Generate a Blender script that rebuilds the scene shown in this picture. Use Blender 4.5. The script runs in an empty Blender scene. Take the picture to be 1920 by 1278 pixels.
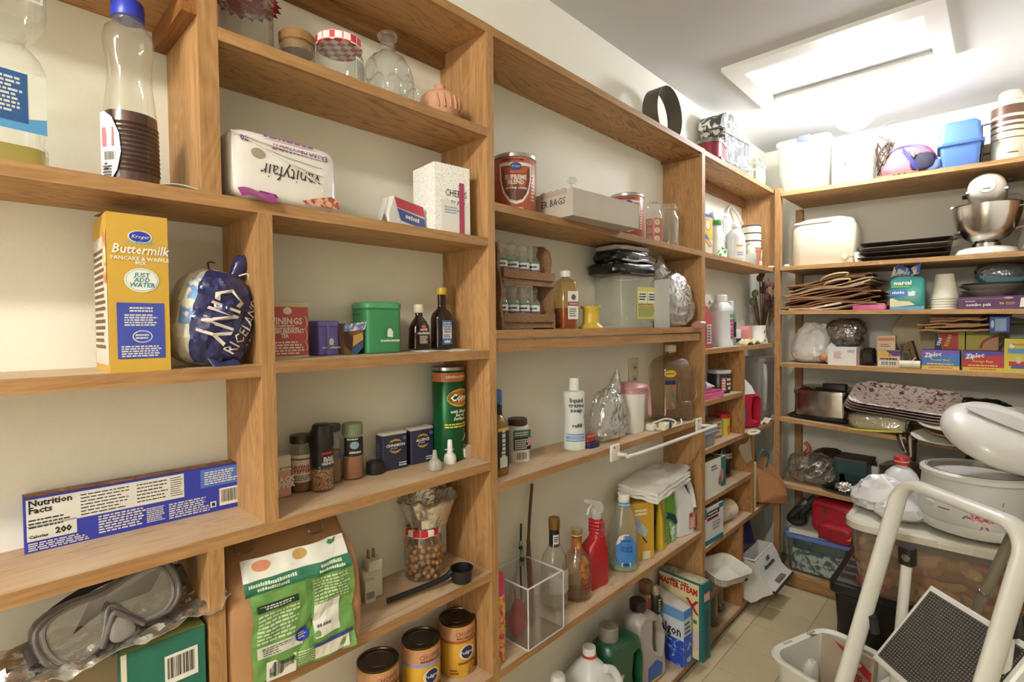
import bpy, math, random
from mathutils import Vector, Matrix, noise
PI = math.pi
scene = bpy.context.scene
COL = scene.collection
random.seed(7)
# ------------------------------------------------------------------ camera
cam_d = bpy.data.cameras.new('camera'); cam = bpy.data.objects.new('camera', cam_d); COL.objects.link(cam)
cam_d.sensor_width = 36; cam_d.lens = 978.246 / 1920 * 36; cam_d.clip_start = .02
_y, _p, _r = math.radians(43.361), math.radians(-1.531), math.radians(-.558)
_f = Vector((-math.sin(_y) * math.cos(_p), math.cos(_y) * math.cos(_p), math.sin(_p)))
_rt = Vector((math.cos(_y), math.sin(_y), 0)); _up = _rt.cross(_f)
_r2 = _rt * math.cos(_r) + _up * math.sin(_r); _u2 = _up * math.cos(_r) - _rt * math.sin(_r)
_m = Matrix((_r2, _u2, -_f)).transposed().to_4x4(); _m.translation = (.86, 0, 1.325)
cam.matrix_world = _m
scene.camera = cam
# ------------------------------------------------------------------ world, exposure
w = bpy.data.worlds.new('world'); scene.world = w; w.use_nodes = True
w.node_tree.nodes['Background'].inputs[0].default_value = (.9, .95, 1, 1)
w.node_tree.nodes['Background'].inputs[1].default_value = .5
vs = scene.view_settings
vs.view_transform = 'Standard'; vs.look = 'None'; vs.gamma = 1; vs.use_curve_mapping = False
vs.exposure = 0.62
scene.cycles.transparent_max_bounces = 48; scene.cycles.max_bounces = 12; scene.cycles.diffuse_bounces = 6
LAMP_BACK, LAMP_NEAR, FILL_POWER = 74, 170, 9
def area(name, loc, rot, sx, sy, power, col):
    d = bpy.data.lights.new(name, 'AREA'); d.shape = 'RECTANGLE'; d.size = sx; d.size_y = sy; d.energy = power; d.color = col
    o = bpy.data.objects.new(name, d); COL.objects.link(o); o.location = loc; o.rotation_euler = rot
    return o
# added fill light in the unseen kitchen behind the photographer, lifting the whole pantry
area('kitchen_fill_light', (1.2, -2.35, 1.35), (PI / 2, 0, 0), 1.3, 1.1, FILL_POWER, (.93, .96, 1))

# ------------------------------------------------------------------ materials
def lin(c): return tuple(((v / 255) / 12.92 if v <= 10 else ((v / 255 + .055) / 1.055) ** 2.4) for v in c)
_mc = {}
def m(rgb, rough=.5, metal=0, coat=0, var=.06, bump=0, bs=60):
    """opaque procedural material: colour varied a little by noise"""
    k = ('m', rgb, rough, metal, coat, var, bump, bs)
    if k in _mc: return _mc[k]
    M = bpy.data.materials.new('paint'); M.use_nodes = True; nt = M.node_tree; b = nt.nodes['Principled BSDF']
    c = tuple(v * .84 for v in lin(rgb))
    tc = nt.nodes.new('ShaderNodeTexCoord'); nz = nt.nodes.new('ShaderNodeTexNoise'); nz.inputs['Scale'].default_value = bs if bump else 14
    nz.inputs['Detail'].default_value = 3
    nt.links.new(tc.outputs['Object'], nz.inputs['Vector'])
    mx = nt.nodes.new('ShaderNodeMix'); mx.data_type = 'RGBA'
    mx.inputs[6].default_value = tuple(v * (1 - var) for v in c) + (1,); mx.inputs[7].default_value = tuple(min(1, v * (1 + var)) for v in c) + (1,)
    nt.links.new(nz.outputs['Fac'], mx.inputs[0]); nt.links.new(mx.outputs[2], b.inputs['Base Color'])
    b.inputs['Roughness'].default_value = rough; b.inputs['Metallic'].default_value = metal; b.inputs['Coat Weight'].default_value = coat
    if bump:
        bp = nt.nodes.new('ShaderNodeBump'); bp.inputs['Strength'].default_value = bump; bp.inputs['Distance'].default_value = .004
        nt.links.new(nz.outputs['Fac'], bp.inputs['Height']); nt.links.new(bp.outputs[0], b.inputs['Normal'])
    _mc[k] = M; return M
def see(rgb, body=.12, refl=1.0, rough=.06, tint=None, bump=0, bs=40):
    """thin clear glass or plastic: see-through, a little milky body colour, fresnel gloss"""
    k = ('s', rgb, body, refl, rough, tint, bump, bs)
    if k in _mc: return _mc[k]
    M = bpy.data.materials.new('clear'); M.use_nodes = True; nt = M.node_tree; nt.nodes.clear()
    N = nt.nodes.new; out = N('ShaderNodeOutputMaterial')
    tr = N('ShaderNodeBsdfTransparent'); tr.inputs[0].default_value = lin(tint or (253, 254, 253)) + (1,)
    df = N('ShaderNodeBsdfDiffuse'); df.inputs[0].default_value = lin(rgb) + (1,)
    tl = N('ShaderNodeBsdfTranslucent'); tl.inputs[0].default_value = lin(rgb) + (1,)
    md = N('ShaderNodeMixShader'); md.inputs[0].default_value = .45; nt.links.new(df.outputs[0], md.inputs[1]); nt.links.new(tl.outputs[0], md.inputs[2])
    m1 = N('ShaderNodeMixShader'); m1.inputs[0].default_value = body; nt.links.new(tr.outputs[0], m1.inputs[1]); nt.links.new(md.outputs[0], m1.inputs[2])
    gl = N('ShaderNodeBsdfGlossy'); gl.inputs['Roughness'].default_value = rough
    fr = N('ShaderNodeLayerWeight'); fr.inputs[0].default_value = .5
    pw = N('ShaderNodeMath'); pw.operation = 'POWER'; pw.inputs[1].default_value = 2.6; nt.links.new(fr.outputs['Facing'], pw.inputs[0])
    mu = N('ShaderNodeMath'); mu.operation = 'MULTIPLY_ADD'; mu.inputs[1].default_value = .62 * refl; mu.inputs[2].default_value = .045 * refl; nt.links.new(pw.outputs[0], mu.inputs[0])
    m2 = N('ShaderNodeMixShader'); nt.links.new(mu.outputs[0], m2.inputs[0]); nt.links.new(m1.outputs[0], m2.inputs[1]); nt.links.new(gl.outputs[0], m2.inputs[2])
    if bump:
        tc = N('ShaderNodeTexCoord'); nz = N('ShaderNodeTexNoise'); nz.inputs['Scale'].default_value = bs; nz.inputs['Detail'].default_value = 2; nz.inputs['Distortion'].default_value = 1.2
        bp = N('ShaderNodeBump'); bp.inputs['Strength'].default_value = bump; bp.inputs['Distance'].default_value = .01
        nt.links.new(tc.outputs['Object'], nz.inputs[0]); nt.links.new(nz.outputs[0], bp.inputs['Height'])
        for s in (gl, df, fr): nt.links.new(bp.outputs[0], s.inputs['Normal'])
    nt.links.new(m2.outputs[0], out.inputs[0]); _mc[k] = M; return M
def pattern(a, b, scale=40, kind='noise', thr=.5, rough=.6, soft=.04, third=None):
    """two-colour blotchy or cellular print"""
    k = ('p', a, b, scale, kind, thr, rough, soft, third)
    if k in _mc: return _mc[k]
    M = bpy.data.materials.new('print'); M.use_nodes = True; nt = M.node_tree; bs = nt.nodes['Principled BSDF']; bs.inputs['Roughness'].default_value = rough
    tc = nt.nodes.new('ShaderNodeTexCoord')
    if kind == 'noise':
        t = nt.nodes.new('ShaderNodeTexNoise'); t.inputs['Scale'].default_value = scale; t.inputs['Detail'].default_value = 4; t.inputs['Distortion'].default_value = .8; o = t.outputs['Fac']
    elif kind == 'dots':
        t = nt.nodes.new('ShaderNodeTexVoronoi'); t.inputs['Scale'].default_value = scale; o = t.outputs['Distance']
    elif kind == 'check':
        t = nt.nodes.new('ShaderNodeTexChecker'); t.inputs['Scale'].default_value = scale; o = t.outputs['Fac']
    else:
        t = nt.nodes.new('ShaderNodeTexWave'); t.inputs['Scale'].default_value = scale; t.bands_direction = kind; o = t.outputs['Fac']
    nt.links.new(tc.outputs['Object'], t.inputs['Vector'])
    r = nt.nodes.new('ShaderNodeValToRGB'); e = r.color_ramp.elements
    e[0].position = max(0, thr - soft); e[1].position = min(1, thr + soft); e[0].color = lin(a) + (1,); e[1].color = lin(b) + (1,)
    if third:
        x = e.new(min(.98, thr + soft + .12)); x.color = lin(third) + (1,)
    nt.links.new(o, r.inputs[0]); nt.links.new(r.outputs[0], bs.inputs['Base Color']); _mc[k] = M; return M
def wood(axis, dark=(116, 78, 44), lite=(180, 138, 92), dust=.45, fig=1.0):
    """oak plywood: contour figure of stretched noise along the grain axis, fine pores, dust on what faces up"""
    k = ('w', axis, dark, lite, dust, fig)
    if k in _mc: return _mc[k]
    M = bpy.data.materials.new('oak'); M.use_nodes = True; nt = M.node_tree; b = nt.nodes['Principled BSDF']; N = nt.nodes.new; K = nt.links.new
    tc = N('ShaderNodeTexCoord'); mp = N('ShaderNodeMapping'); mp.inputs['Scale'].default_value = tuple(1.5 if i == axis else 9 for i in range(3)); K(tc.outputs['Object'], mp.inputs[0])
    n1 = N('ShaderNodeTexNoise'); n1.inputs['Scale'].default_value = 1.5; n1.inputs['Detail'].default_value = 2; n1.inputs['Distortion'].default_value = .6; K(mp.outputs[0], n1.inputs[0])
    mu = N('ShaderNodeMath'); mu.operation = 'MULTIPLY'; mu.inputs[1].default_value = 20; K(n1.outputs[0], mu.inputs[0])
    pp = N('ShaderNodeMath'); pp.operation = 'PINGPONG'; pp.inputs[1].default_value = .5; K(mu.outputs[0], pp.inputs[0])
    m2 = N('ShaderNodeMapping'); m2.inputs['Scale'].default_value = tuple(9 if i == axis else 150 for i in range(3)); K(tc.outputs['Object'], m2.inputs[0])
    n2 = N('ShaderNodeTexNoise'); n2.inputs['Scale'].default_value = 1; n2.inputs['Detail'].default_value = 3; K(m2.outputs[0], n2.inputs[0])
    m3 = N('ShaderNodeMapping'); m3.inputs['Scale'].default_value = tuple(.8 if i == axis else 3 for i in range(3)); K(tc.outputs['Object'], m3.inputs[0])
    n3 = N('ShaderNodeTexNoise'); n3.inputs['Scale'].default_value = 1.3; K(m3.outputs[0], n3.inputs[0])
    a1 = N('ShaderNodeMath'); a1.operation = 'MULTIPLY_ADD'; a1.inputs[1].default_value = .34 * fig; K(pp.outputs[0], a1.inputs[0])
    a0 = N('ShaderNodeMath'); a0.operation = 'MULTIPLY_ADD'; a0.inputs[1].default_value = .6; a0.inputs[2].default_value = .02; K(n2.outputs[0], a0.inputs[0]); K(a0.outputs[0], a1.inputs[2])
    a2 = N('ShaderNodeMath'); a2.operation = 'MULTIPLY_ADD'; a2.inputs[1].default_value = .5; K(n3.outputs[0], a2.inputs[0]); K(a1.outputs[0], a2.inputs[2])
    r = N('ShaderNodeValToRGB'); e = r.color_ramp.elements; e[0].position = .28; e[1].position = .85; e[0].color = lin(dark) + (1,); e[1].color = lin(lite) + (1,); K(a2.outputs[0], r.inputs[0])
    g = N('ShaderNodeNewGeometry'); sp = N('ShaderNodeSeparateXYZ'); K(g.outputs['Normal'], sp.inputs[0])
    st = N('ShaderNodeMath'); st.operation = 'GREATER_THAN'; st.inputs[1].default_value = .8; K(sp.outputs[2], st.inputs[0])
    n4 = N('ShaderNodeTexNoise'); n4.inputs['Scale'].default_value = 9; n4.inputs['Detail'].default_value = 4; K(tc.outputs['Object'], n4.inputs[0])
    s2 = N('ShaderNodeMath'); s2.operation = 'MULTIPLY'; K(st.outputs[0], s2.inputs[0]); K(n4.outputs[0], s2.inputs[1])
    s3 = N('ShaderNodeMath'); s3.operation = 'MULTIPLY'; s3.inputs[1].default_value = dust * 2; K(s2.outputs[0], s3.inputs[0])
    mx = N('ShaderNodeMix'); mx.data_type = 'RGBA'; K(s3.outputs[0], mx.inputs[0]); K(r.outputs[0], mx.inputs[6]); mx.inputs[7].default_value = lin((206, 192, 172)) + (1,)
    K(mx.outputs[2], b.inputs['Base Color']); b.inputs['Roughness'].default_value = .55; b.inputs['Specular IOR Level'].default_value = .3
    bp = N('ShaderNodeBump'); bp.inputs['Strength'].default_value = .12; bp.inputs['Distance'].default_value = .002; K(n2.outputs[0], bp.inputs['Height']); K(bp.outputs[0], b.inputs['Normal'])
    _mc[k] = M; return M
def glow(rgb, s):
    M = bpy.data.materials.new('lamp_glass'); M.use_nodes = True; b = M.node_tree.nodes['Principled BSDF']
    b.inputs['Base Color'].default_value = (.9, .9, .88, 1); b.inputs['Emission Color'].default_value = rgb + (1,); b.inputs['Emission Strength'].default_value = s
    return M
WHITE = m((238, 236, 228), .4); BLACK = m((22, 21, 22), .4); INK = m((28, 27, 30), .6); CREAM = m((232, 224, 200), .5)
RED = m((190, 30, 40), .4); BLUE = m((40, 60, 170), .4); NAVY = m((32, 36, 92), .4); GLASS = see((225, 235, 232), .05, 1.0, .03)
STEEL = m((190, 188, 184), .25, 1); FOIL = m((240, 239, 234), .27, .95, bump=.6, bs=90); PAPER = m((236, 232, 222), .8)
KRAFT = m((176, 128, 84), .8, bump=.25, bs=40); SILVERTXT = m((225, 224, 220), .6)
# ------------------------------------------------------------------ objects
def tag(o, label, cat, group=None):
    o['label'] = label; o['category'] = cat
    if group: o['group'] = group
    return o
def thing(name, label, cat, loc, rz=0, group=None, rx=0, ry=0):
    o = bpy.data.objects.new(name, None); COL.objects.link(o); o.empty_display_size = .02
    o.location = loc; o.rotation_euler = (math.radians(rx), math.radians(ry), math.radians(rz))
    return tag(o, label, cat, group)
def L(name, label, cat, x, y, z, yaw=0, group=None, rx=0, ry=0): return thing(name, label, cat, (x, y, z), 90 + yaw, group, rx, ry)   # on the left shelves, front faces +x
def mk(name, V, F, mat, parent=None, o=(0, 0, 0), rot=(0, 0, 0), sm=35):
    me = bpy.data.meshes.new(name); me.from_pydata([tuple(v) for v in V], [], F)
    if sm: me.shade_smooth(); me.set_sharp_from_angle(angle=math.radians(sm))
    if mat: me.materials.append(mat)
    ob = bpy.data.objects.new(name, me); COL.objects.link(ob); ob.location = o; ob.rotation_euler = tuple(math.radians(a) for a in rot)
    if parent: ob.parent = parent
    return ob
def R(w, d, r, z, ox=0, oy=0, n=4):
    r = min(r, w / 2, d / 2); pts = []
    for cx, cy, a0 in ((w / 2 - r, d / 2 - r, 0), (-w / 2 + r, d / 2 - r, 90), (-w / 2 + r, -d / 2 + r, 180), (w / 2 - r, -d / 2 + r, 270)):
        for i in range(n + 1):
            a = math.radians(a0 + 90 * i / n); pts.append((cx + ox + r * math.cos(a), cy + oy + r * math.sin(a), z))
    return pts
def Cc(r, z, n=24, ox=0, oy=0, sy=1): return [(ox + r * math.cos(2 * PI * i / n), oy + sy * r * math.sin(2 * PI * i / n), z) for i in range(n)]
def loft(p, name, rings, mat, caps=(1, 1), o=(0, 0, 0), rot=(0, 0, 0), sm=35, closed=False):
    n = len(rings[0]); V = [v for r in rings for v in r]; F = []
    for k in range(len(rings) - (0 if closed else 1)):
        k2 = (k + 1) % len(rings)
        for i in range(n):
            j = (i + 1) % n; F.append((k * n + i, k * n + j, k2 * n + j, k2 * n + i))
    if not closed:
        if caps[0]: F.append(tuple(range(n - 1, -1, -1)))
        if caps[1]: F.append(tuple(range((len(rings) - 1) * n, len(rings) * n)))
    return mk(name, V, F, mat, p, o, rot, sm)
def lathe(p, name, prof, mat, n=24, caps=(1, 1), o=(0, 0, 0), rot=(0, 0, 0), sm=35, sy=1): return loft(p, name, [Cc(max(r, .0004), z, n, sy=sy) for r, z in prof], mat, caps, o, rot, sm)
def rbox(p, name, w, d, h, mat, o=(0, 0, 0), r=.004, b=.002, rot=(0, 0, 0), taper=1.0, n=3):
    """box with rounded upright edges and a small bevel; taper scales the top"""
    t = taper; b = min(b, h / 3)
    return loft(p, name, [R(w - 2 * b, d - 2 * b, r, 0, n=n), R(w, d, r, b, n=n), R(w * t, d * t, r, h - b, n=n), R(w * t - 2 * b, d * t - 2 * b, r, h, n=n)], mat, o=o, rot=rot)
def bx(p, name, x0, x1, y0, y1, z0, z1, mat, o=(0, 0, 0), rot=(0, 0, 0)):
    V = [(x, y, z) for z in (z0, z1) for x, y in ((x0, y0), (x1, y0), (x1, y1), (x0, y1))]
    return mk(name, V, [(3, 2, 1, 0), (4, 5, 6, 7), (0, 1, 5, 4), (1, 2, 6, 5), (2, 3, 7, 6), (3, 0, 4, 7)], mat, p, o, rot, 0)
def boxes(p, name, L_, mat, o=(0, 0, 0), rot=(0, 0, 0)):
    V, F = [], []
    for x0, x1, y0, y1, z0, z1 in L_:
        k = len(V); V += [(x, y, z) for z in (z0, z1) for x, y in ((x0, y0), (x1, y0), (x1, y1), (x0, y1))]
        F += [tuple(i + k for i in f) for f in ((3, 2, 1, 0), (4, 5, 6, 7), (0, 1, 5, 4), (1, 2, 6, 5), (2, 3, 7, 6), (3, 0, 4, 7))]
    return mk(name, V, F, mat, p, o, rot, 0)
def crom(P, k=4, closed=False):
    P = [Vector(p) for p in P]; n = len(P); out = []
    for i in range(n if closed else n - 1):
        a, b, c, d = (P[(i - 1) % n], P[i], P[(i + 1) % n], P[(i + 2) % n]) if closed else (P[max(i - 1, 0)], P[i], P[i + 1], P[min(i + 2, n - 1)])
        for j in range(k):
            t = j / k; out.append(.5 * ((2 * b) + (c - a) * t + (2 * a - 5 * b + 4 * c - d) * t * t + (3 * b - a - 3 * c + d) * t ** 3))
    if not closed: out.append(P[-1])
    return out
def tube(p, name, P, r, mat, n=8, k=4, closed=False, sq=1.0, o=(0, 0, 0), rot=(0, 0, 0), ref=None):
    """swept tube; r a number or one radius per control point; sq flattens it; ref fixes the flat direction"""
    Q = crom(P, k, closed) if k > 1 else [Vector(v) for v in P]
    rr = [r] * len(Q) if not isinstance(r, (list, tuple)) else [r[min(int(i / k), len(r) - 1)] * (1 - (i % k) / k) + r[min(int(i / k) + 1, len(r) - 1)] * ((i % k) / k) for i in range(len(Q))]
    rings = []; u = None
    for i, q in enumerate(Q):
        t = ((Q[(i + 1) % len(Q)] - Q[i - 1]) if closed else (Q[min(i + 1, len(Q) - 1)] - Q[max(i - 1, 0)])).normalized()
        if ref is not None: u = Vector(ref)
        elif u is None: u = Vector((0, 0, 1)) if abs(t.z) < .9 else Vector((1, 0, 0))
        u = (u - t * u.dot(t)).normalized(); v = t.cross(u)
        rings.append([tuple(q + (u * math.cos(2 * PI * j / n) + v * math.sin(2 * PI * j / n) * sq) * rr[i]) for j in range(n)])
    return loft(p, name, rings, mat, o=o, rot=rot, closed=closed, sm=50)
def prism(p, name, poly, d, mat, o=(0, 0, 0), rot=(0, 0, 0), sm=40):
    """poly in local x,z extruded from y=-d/2 to d/2"""
    n = len(poly); V = [(x, -d / 2, z) for x, z in poly] + [(x, d / 2, z) for x, z in poly]
    F = [tuple(range(n)), tuple(range(2 * n - 1, n - 1, -1))] + [(j, i, n + i, n + j) for i in range(n) for j in ((i + 1) % n,)]
    return mk(name, V, F, mat, p, o, rot, sm)
def sheet(p, name, nx, ny, f, mat, th=.0008, o=(0, 0, 0), rot=(0, 0, 0), sm=60):
    G = [[Vector(f(i / nx, j / ny)) for i in range(nx + 1)] for j in range(ny + 1)]
    V = [v for r in G for v in r]; k = len(V); W = nx + 1; V += [v - Vector((0, 0, th)) for v in V]; F = []
    for j in range(ny):
        for i in range(nx):
            a = j * W + i; F.append((a, a + 1, a + W + 1, a + W)); F.append((k + a, k + a + W, k + a + W + 1, k + a + 1))
    E = [i for i in range(W)] + [j * W + nx for j in range(1, ny + 1)] + [ny * W + i for i in range(nx - 1, -1, -1)] + [j * W for j in range(ny - 1, 0, -1)]
    for a, b in zip(E, E[1:] + E[:1]): F.append((b, a, k + a, k + b))
    return mk(name, V, F, mat, p, o, rot, sm)
def blob(p, name, w, d, h, mat, seed=0, amp=.12, fr=2.5, sq=2.6, o=(0, 0, 0), rot=(0, 0, 0), nu=28, nv=16, sm=70, prof=None, ridge=0):
    if ridge: nu, nv, sm = max(nu, 44), max(nv, 28), 22
    """crumpled bag: rounded box swollen and creased by noise, flat below; prof(t) scales the girth with height"""
    V = []; F = []; s0 = Vector((seed * 3.7, seed * 1.9, seed * .7))
    for j in range(nv + 1):
        ph = PI * j / nv
        for i in range(nu):
            th = 2 * PI * i / nu; e = 2 / sq
            sg = lambda v: math.copysign(abs(v) ** e, v)
            x = sg(math.cos(th)) * abs(math.sin(ph)) ** e; y = sg(math.sin(th)) * abs(math.sin(ph)) ** e; z = -sg(math.cos(ph))
            q = Vector((x, y, z)); nn = noise.noise(q * fr + s0) * .6 + noise.noise(q * fr * 2.3 + s0) * .4
            if ridge: nn += ridge * 4 * ((.3 - abs(noise.noise(q * fr * 1.3 - s0))) + .6 * (.3 - abs(noise.noise(q * fr * 2.9 + s0))))
            k = 1 + amp * nn; t = (z + 1) / 2; g = prof(t) if prof else 1
            V.append((x * k * g * w / 2, y * k * g * d / 2, max(0, (z * (1 + amp * nn * (.2 + .8 * t)) + 1) * h / 2)))
    for j in range(nv):
        for i in range(nu):
            i2 = (i + 1) % nu; F.append((j * nu + i, j * nu + i2, (j + 1) * nu + i2, (j + 1) * nu + i))
    return mk(name, V, F, mat, p, o, rot, sm)
# ------------------------------------------------------------------ flat print on surfaces
def pl(o, a, b):
    o, a, b = Vector(o), Vector(a).normalized(), Vector(b).normalized(); n = a.cross(b)
    return lambda u, v, e=0: o + a * u + b * v + n * e
def front(d, x=0, z=0): return pl((x, -d / 2, z), (1, 0, 0), (0, 0, 1))
def lface(w, z=0): return pl((-w / 2, 0, z), (0, -1, 0), (0, 0, 1))
def rface(w, z=0): return pl((w / 2, 0, z), (0, 1, 0), (0, 0, 1))
def tface(h): return pl((0, 0, h), (1, 0, 0), (0, 1, 0))
def cyl(r, th=0, sy=1): return lambda u, v, e=0: Vector(((r + e) * math.sin(th + u / r), -(r * sy + e) * math.cos(th + u / r), v))
def rect(p, name, S, u0, u1, v0, v1, mat, e=.0005, nu=1, nv=1):
    V = [S(u0 + (u1 - u0) * i / nu, v0 + (v1 - v0) * j / nv, e) for j in range(nv + 1) for i in range(nu + 1)]; W = nu + 1
    return mk(name, V, [(j * W + i, j * W + i + 1, (j + 1) * W + i + 1, (j + 1) * W + i) for j in range(nv) for i in range(nu)], mat, p, sm=0)
def poly(p, name, S, pts, mat, e=.0006):
    cu = sum(a for a, b in pts) / len(pts); cv = sum(b for a, b in pts) / len(pts); n = len(pts)
    return mk(name, [S(u, v, e) for u, v in pts] + [S(cu, cv, e)], [(i, (i + 1) % n, n) for i in range(n)], mat, p, sm=0)
def oval(p, name, S, cu, cv, ru, rv, mat, e=.0007, n=20): return poly(p, name, S, [(cu + ru * math.cos(2 * PI * i / n), cv + rv * math.sin(2 * PI * i / n)) for i in range(n)], mat, e)
def txt(p, S, s, size, u, v, mat, e=.0009, bold=0, shear=0, rot=0, sx=1, al='CENTER', name='lettering', gap=.8):
    c = bpy.data.curves.new('t', 'FONT'); c.body = s; c.size = size; c.align_x = al; c.align_y = 'CENTER'; c.resolution_u = 1; c.offset = bold * size; c.shear = shear; c.space_line = gap
    ob = bpy.data.objects.new('t', c); me = ob.to_mesh(); ca, sa = math.cos(math.radians(rot)), math.sin(math.radians(rot))
    V = [S(u + (q.co.x * ca * sx - q.co.y * sa), v + (q.co.x * sx * sa + q.co.y * ca), e) for q in me.vertices]
    F = [tuple(q.vertices) for q in me.polygons]; ob.to_mesh_clear(); bpy.data.objects.remove(ob); bpy.data.curves.remove(c)
    return mk(name, V, F, mat, p, sm=0)
def lines(p, S, u0, u1, v0, v1, rows, mat, e=.0008, seed=1, fill=.55, name='fine_print', wl=.12):
    rg = random.Random(seed); V, F = [], []; h = (v1 - v0) / rows
    for r in range(rows):
        u = u0; end = u1 - rg.random() * .25 * (u1 - u0); vb = v1 - (r + 1) * h
        while u < end:
            ln = min((.4 + rg.random()) * wl * (u1 - u0), end - u); k = len(V)
            V += [S(u, vb + h * (1 - fill) / 2, e), S(u + ln, vb + h * (1 - fill) / 2, e), S(u + ln, vb + h * (1 + fill) / 2, e), S(u, vb + h * (1 + fill) / 2, e)]
            F.append((k, k + 1, k + 2, k + 3)); u += ln + .025 * (u1 - u0)
    return mk(name, V, F, mat, p, sm=0)
def words(p, S, n, size, u, v, mat, e=.0009, rot=0, sx=.55, **k):
    """lettering too small to read: one bar of word shapes per line, n the letters per line"""
    V, F = [], []; ca, sa = math.cos(math.radians(rot)), math.sin(math.radians(rot)); rg = random.Random(int(size * 1e5) + sum(n))
    for r, c in enumerate(n):
        w_ = c * size * sx; x = -w_ / 2; y = ((len(n) - 1) / 2 - r) * size * .95
        while x < w_ / 2 - size * .2:
            b = size * rg.choice((.28, .36, .44)); h = size * rg.choice((.25, .25, .36)); q = len(V)
            V += [S(u + X_ * ca - Y_ * sa, v + X_ * sa + Y_ * ca, e) for X_, Y_ in ((x, y - size * .25), (x + b, y - size * .25), (x + b, y + h), (x, y + h))]; F.append((q, q + 1, q + 2, q + 3)); x += b + size * .12
    return mk('lettering', V, F, mat, p, sm=0)
def barcode(p, S, u0, u1, v0, v1, seed=3, e=.0007):
    rect(p, 'barcode_panel', S, u0, u1, v0, v1, PAPER, e - .0002); rg = random.Random(seed); V, F = [], []; w = u1 - u0; u = u0 + .08 * w
    while u < u1 - .1 * w:
        b = w * rg.choice((.012, .02, .035)); k = len(V); V += [S(u, v0 + .18 * (v1 - v0), e), S(u + b, v0 + .18 * (v1 - v0), e), S(u + b, v1 - .1 * (v1 - v0), e), S(u, v1 - .1 * (v1 - v0), e)]
        F.append((k, k + 1, k + 2, k + 3)); u += b + w * rg.choice((.012, .02, .03))
    return mk('barcode', V, F, INK, p, sm=0)
def clone(o, parent=None):
    c = o.copy(); COL.objects.link(c); c.parent = parent
    for ch in list(o.children): clone(ch, c)
    return c
# ================================================================== the room
XW, XR, YB, YN, ZC = -.165, .985, 3.25, -2.4, 2.323
XK, YK = 2.2, -.45     # the pantry opens into a wider kitchen behind the photographer
def struct(o): o['kind'] = 'structure'; return o
WALL = m((248, 245, 232), .75, var=.03, bump=.05, bs=180); CEIL = m((214, 214, 213), .8, var=.02); TRIMW = m((248, 248, 244), .45, var=.02)
struct(bx(None, 'wall_left', XW - .1, XW, YN, YB, 0, ZC, WALL))
struct(bx(None, 'wall_back', XW - .1, XR + .1, YB, YB + .1, 0, ZC, WALL))
struct(boxes(None, 'wall_right', [(XR, XR + .1, YK, YB, 0, ZC), (XR + .1, XK, YK, YK + .1, 0, ZC), (XK, XK + .1, YN, YK + .1, 0, ZC)], WALL))
struct(bx(None, 'wall_front', XW - .1, XK + .1, YN - .1, YN, 0, ZC, WALL))
HX0, HX1, HY0, HY1 = .108, .66, 2.14, 2.5
struct(boxes(None, 'ceiling', [(XW - .1, XK + .1, YN - .1, YK + .1, ZC, ZC + .1), (XW - .1, XR + .1, YK + .1, HY0, ZC, ZC + .1), (XW - .1, XR + .1, HY1, YB + .1, ZC, ZC + .1), (XW - .1, HX0, HY0, HY1, ZC, ZC + .1), (HX1, XR + .1, HY0, HY1, ZC, ZC + .1)], CEIL))
# attic hatch: mitred casing round a loose panel
h = thing('attic_hatch', 'white attic hatch panel framed by mitred casing in the ceiling', 'hatch', (0, 0, ZC))
OX0, OX1, OY0, OY1, T0, T1 = .047, .717, 2.06, 2.575, -.016, 0
for a, b, c, d in (((OX0, OY0), (OX1, OY0), (HX1, HY0), (HX0, HY0)), ((OX1, OY0), (OX1, OY1), (HX1, HY1), (HX1, HY0)), ((OX1, OY1), (OX0, OY1), (HX0, HY1), (HX1, HY1)), ((OX0, OY1), (OX0, OY0), (HX0, HY0), (HX0, HY1))):
    V = [q + (T0,) for q in (a, b, c, d)] + [q + (T1,) for q in (a, b, c, d)]
    mk('casing', V, [(3, 2, 1, 0), (4, 5, 6, 7), (0, 1, 5, 4), (1, 2, 6, 5), (2, 3, 7, 6), (3, 0, 4, 7)], TRIMW, h, sm=0)
bx(h, 'hatch_panel', HX0 - .0, HX1, HY0 - .0, HY1 - .006, .012, .03, TRIMW)
# floor: mortar bed and 20 cm tiles
fl = struct(bx(None, 'floor', XW - .1, XK + .1, YN - .1, YB + .1, -.05, -.003, m((170, 160, 140), .9)))
TILE = [m((210, 192, 154), .45, var=.1), m((216, 198, 160), .45, var=.08), m((204, 186, 148), .45, var=.1)]
_tm = {}
for i in range(-1, 5):
    for j in range(-16, 12):
        x0 = .055 + .2 * i + .002; x1 = x0 + .196; y0 = 1.985 + .2 * (j - 6) + .002; y1 = y0 + .196
        x0 = max(x0, .004); x1 = min(x1, XR)
        if y0 > 2.82 or y0 < -1.2 or x1 - x0 < .02: continue
        y1 = min(y1, 2.85); key = (round(x1 - x0, 3), round(y1 - y0, 3), (i * 5 + j * 3) % 3)
        if key not in _tm:
            t = loft(None, 'tile', [R(key[0], key[1], .002, -.003, n=1), R(key[0], key[1], .002, -.001, n=1), R(key[0] - .004, key[1] - .004, .002, 0, n=1)], TILE[key[2]], caps=(0, 1), sm=0)
            _tm[key] = t.data; t.parent = fl
        else:
            t = bpy.data.objects.new('tile', _tm[key]); COL.objects.link(t); t.parent = fl
        t.location = ((x0 + x1) / 2, (y0 + y1) / 2, 0)
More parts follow.
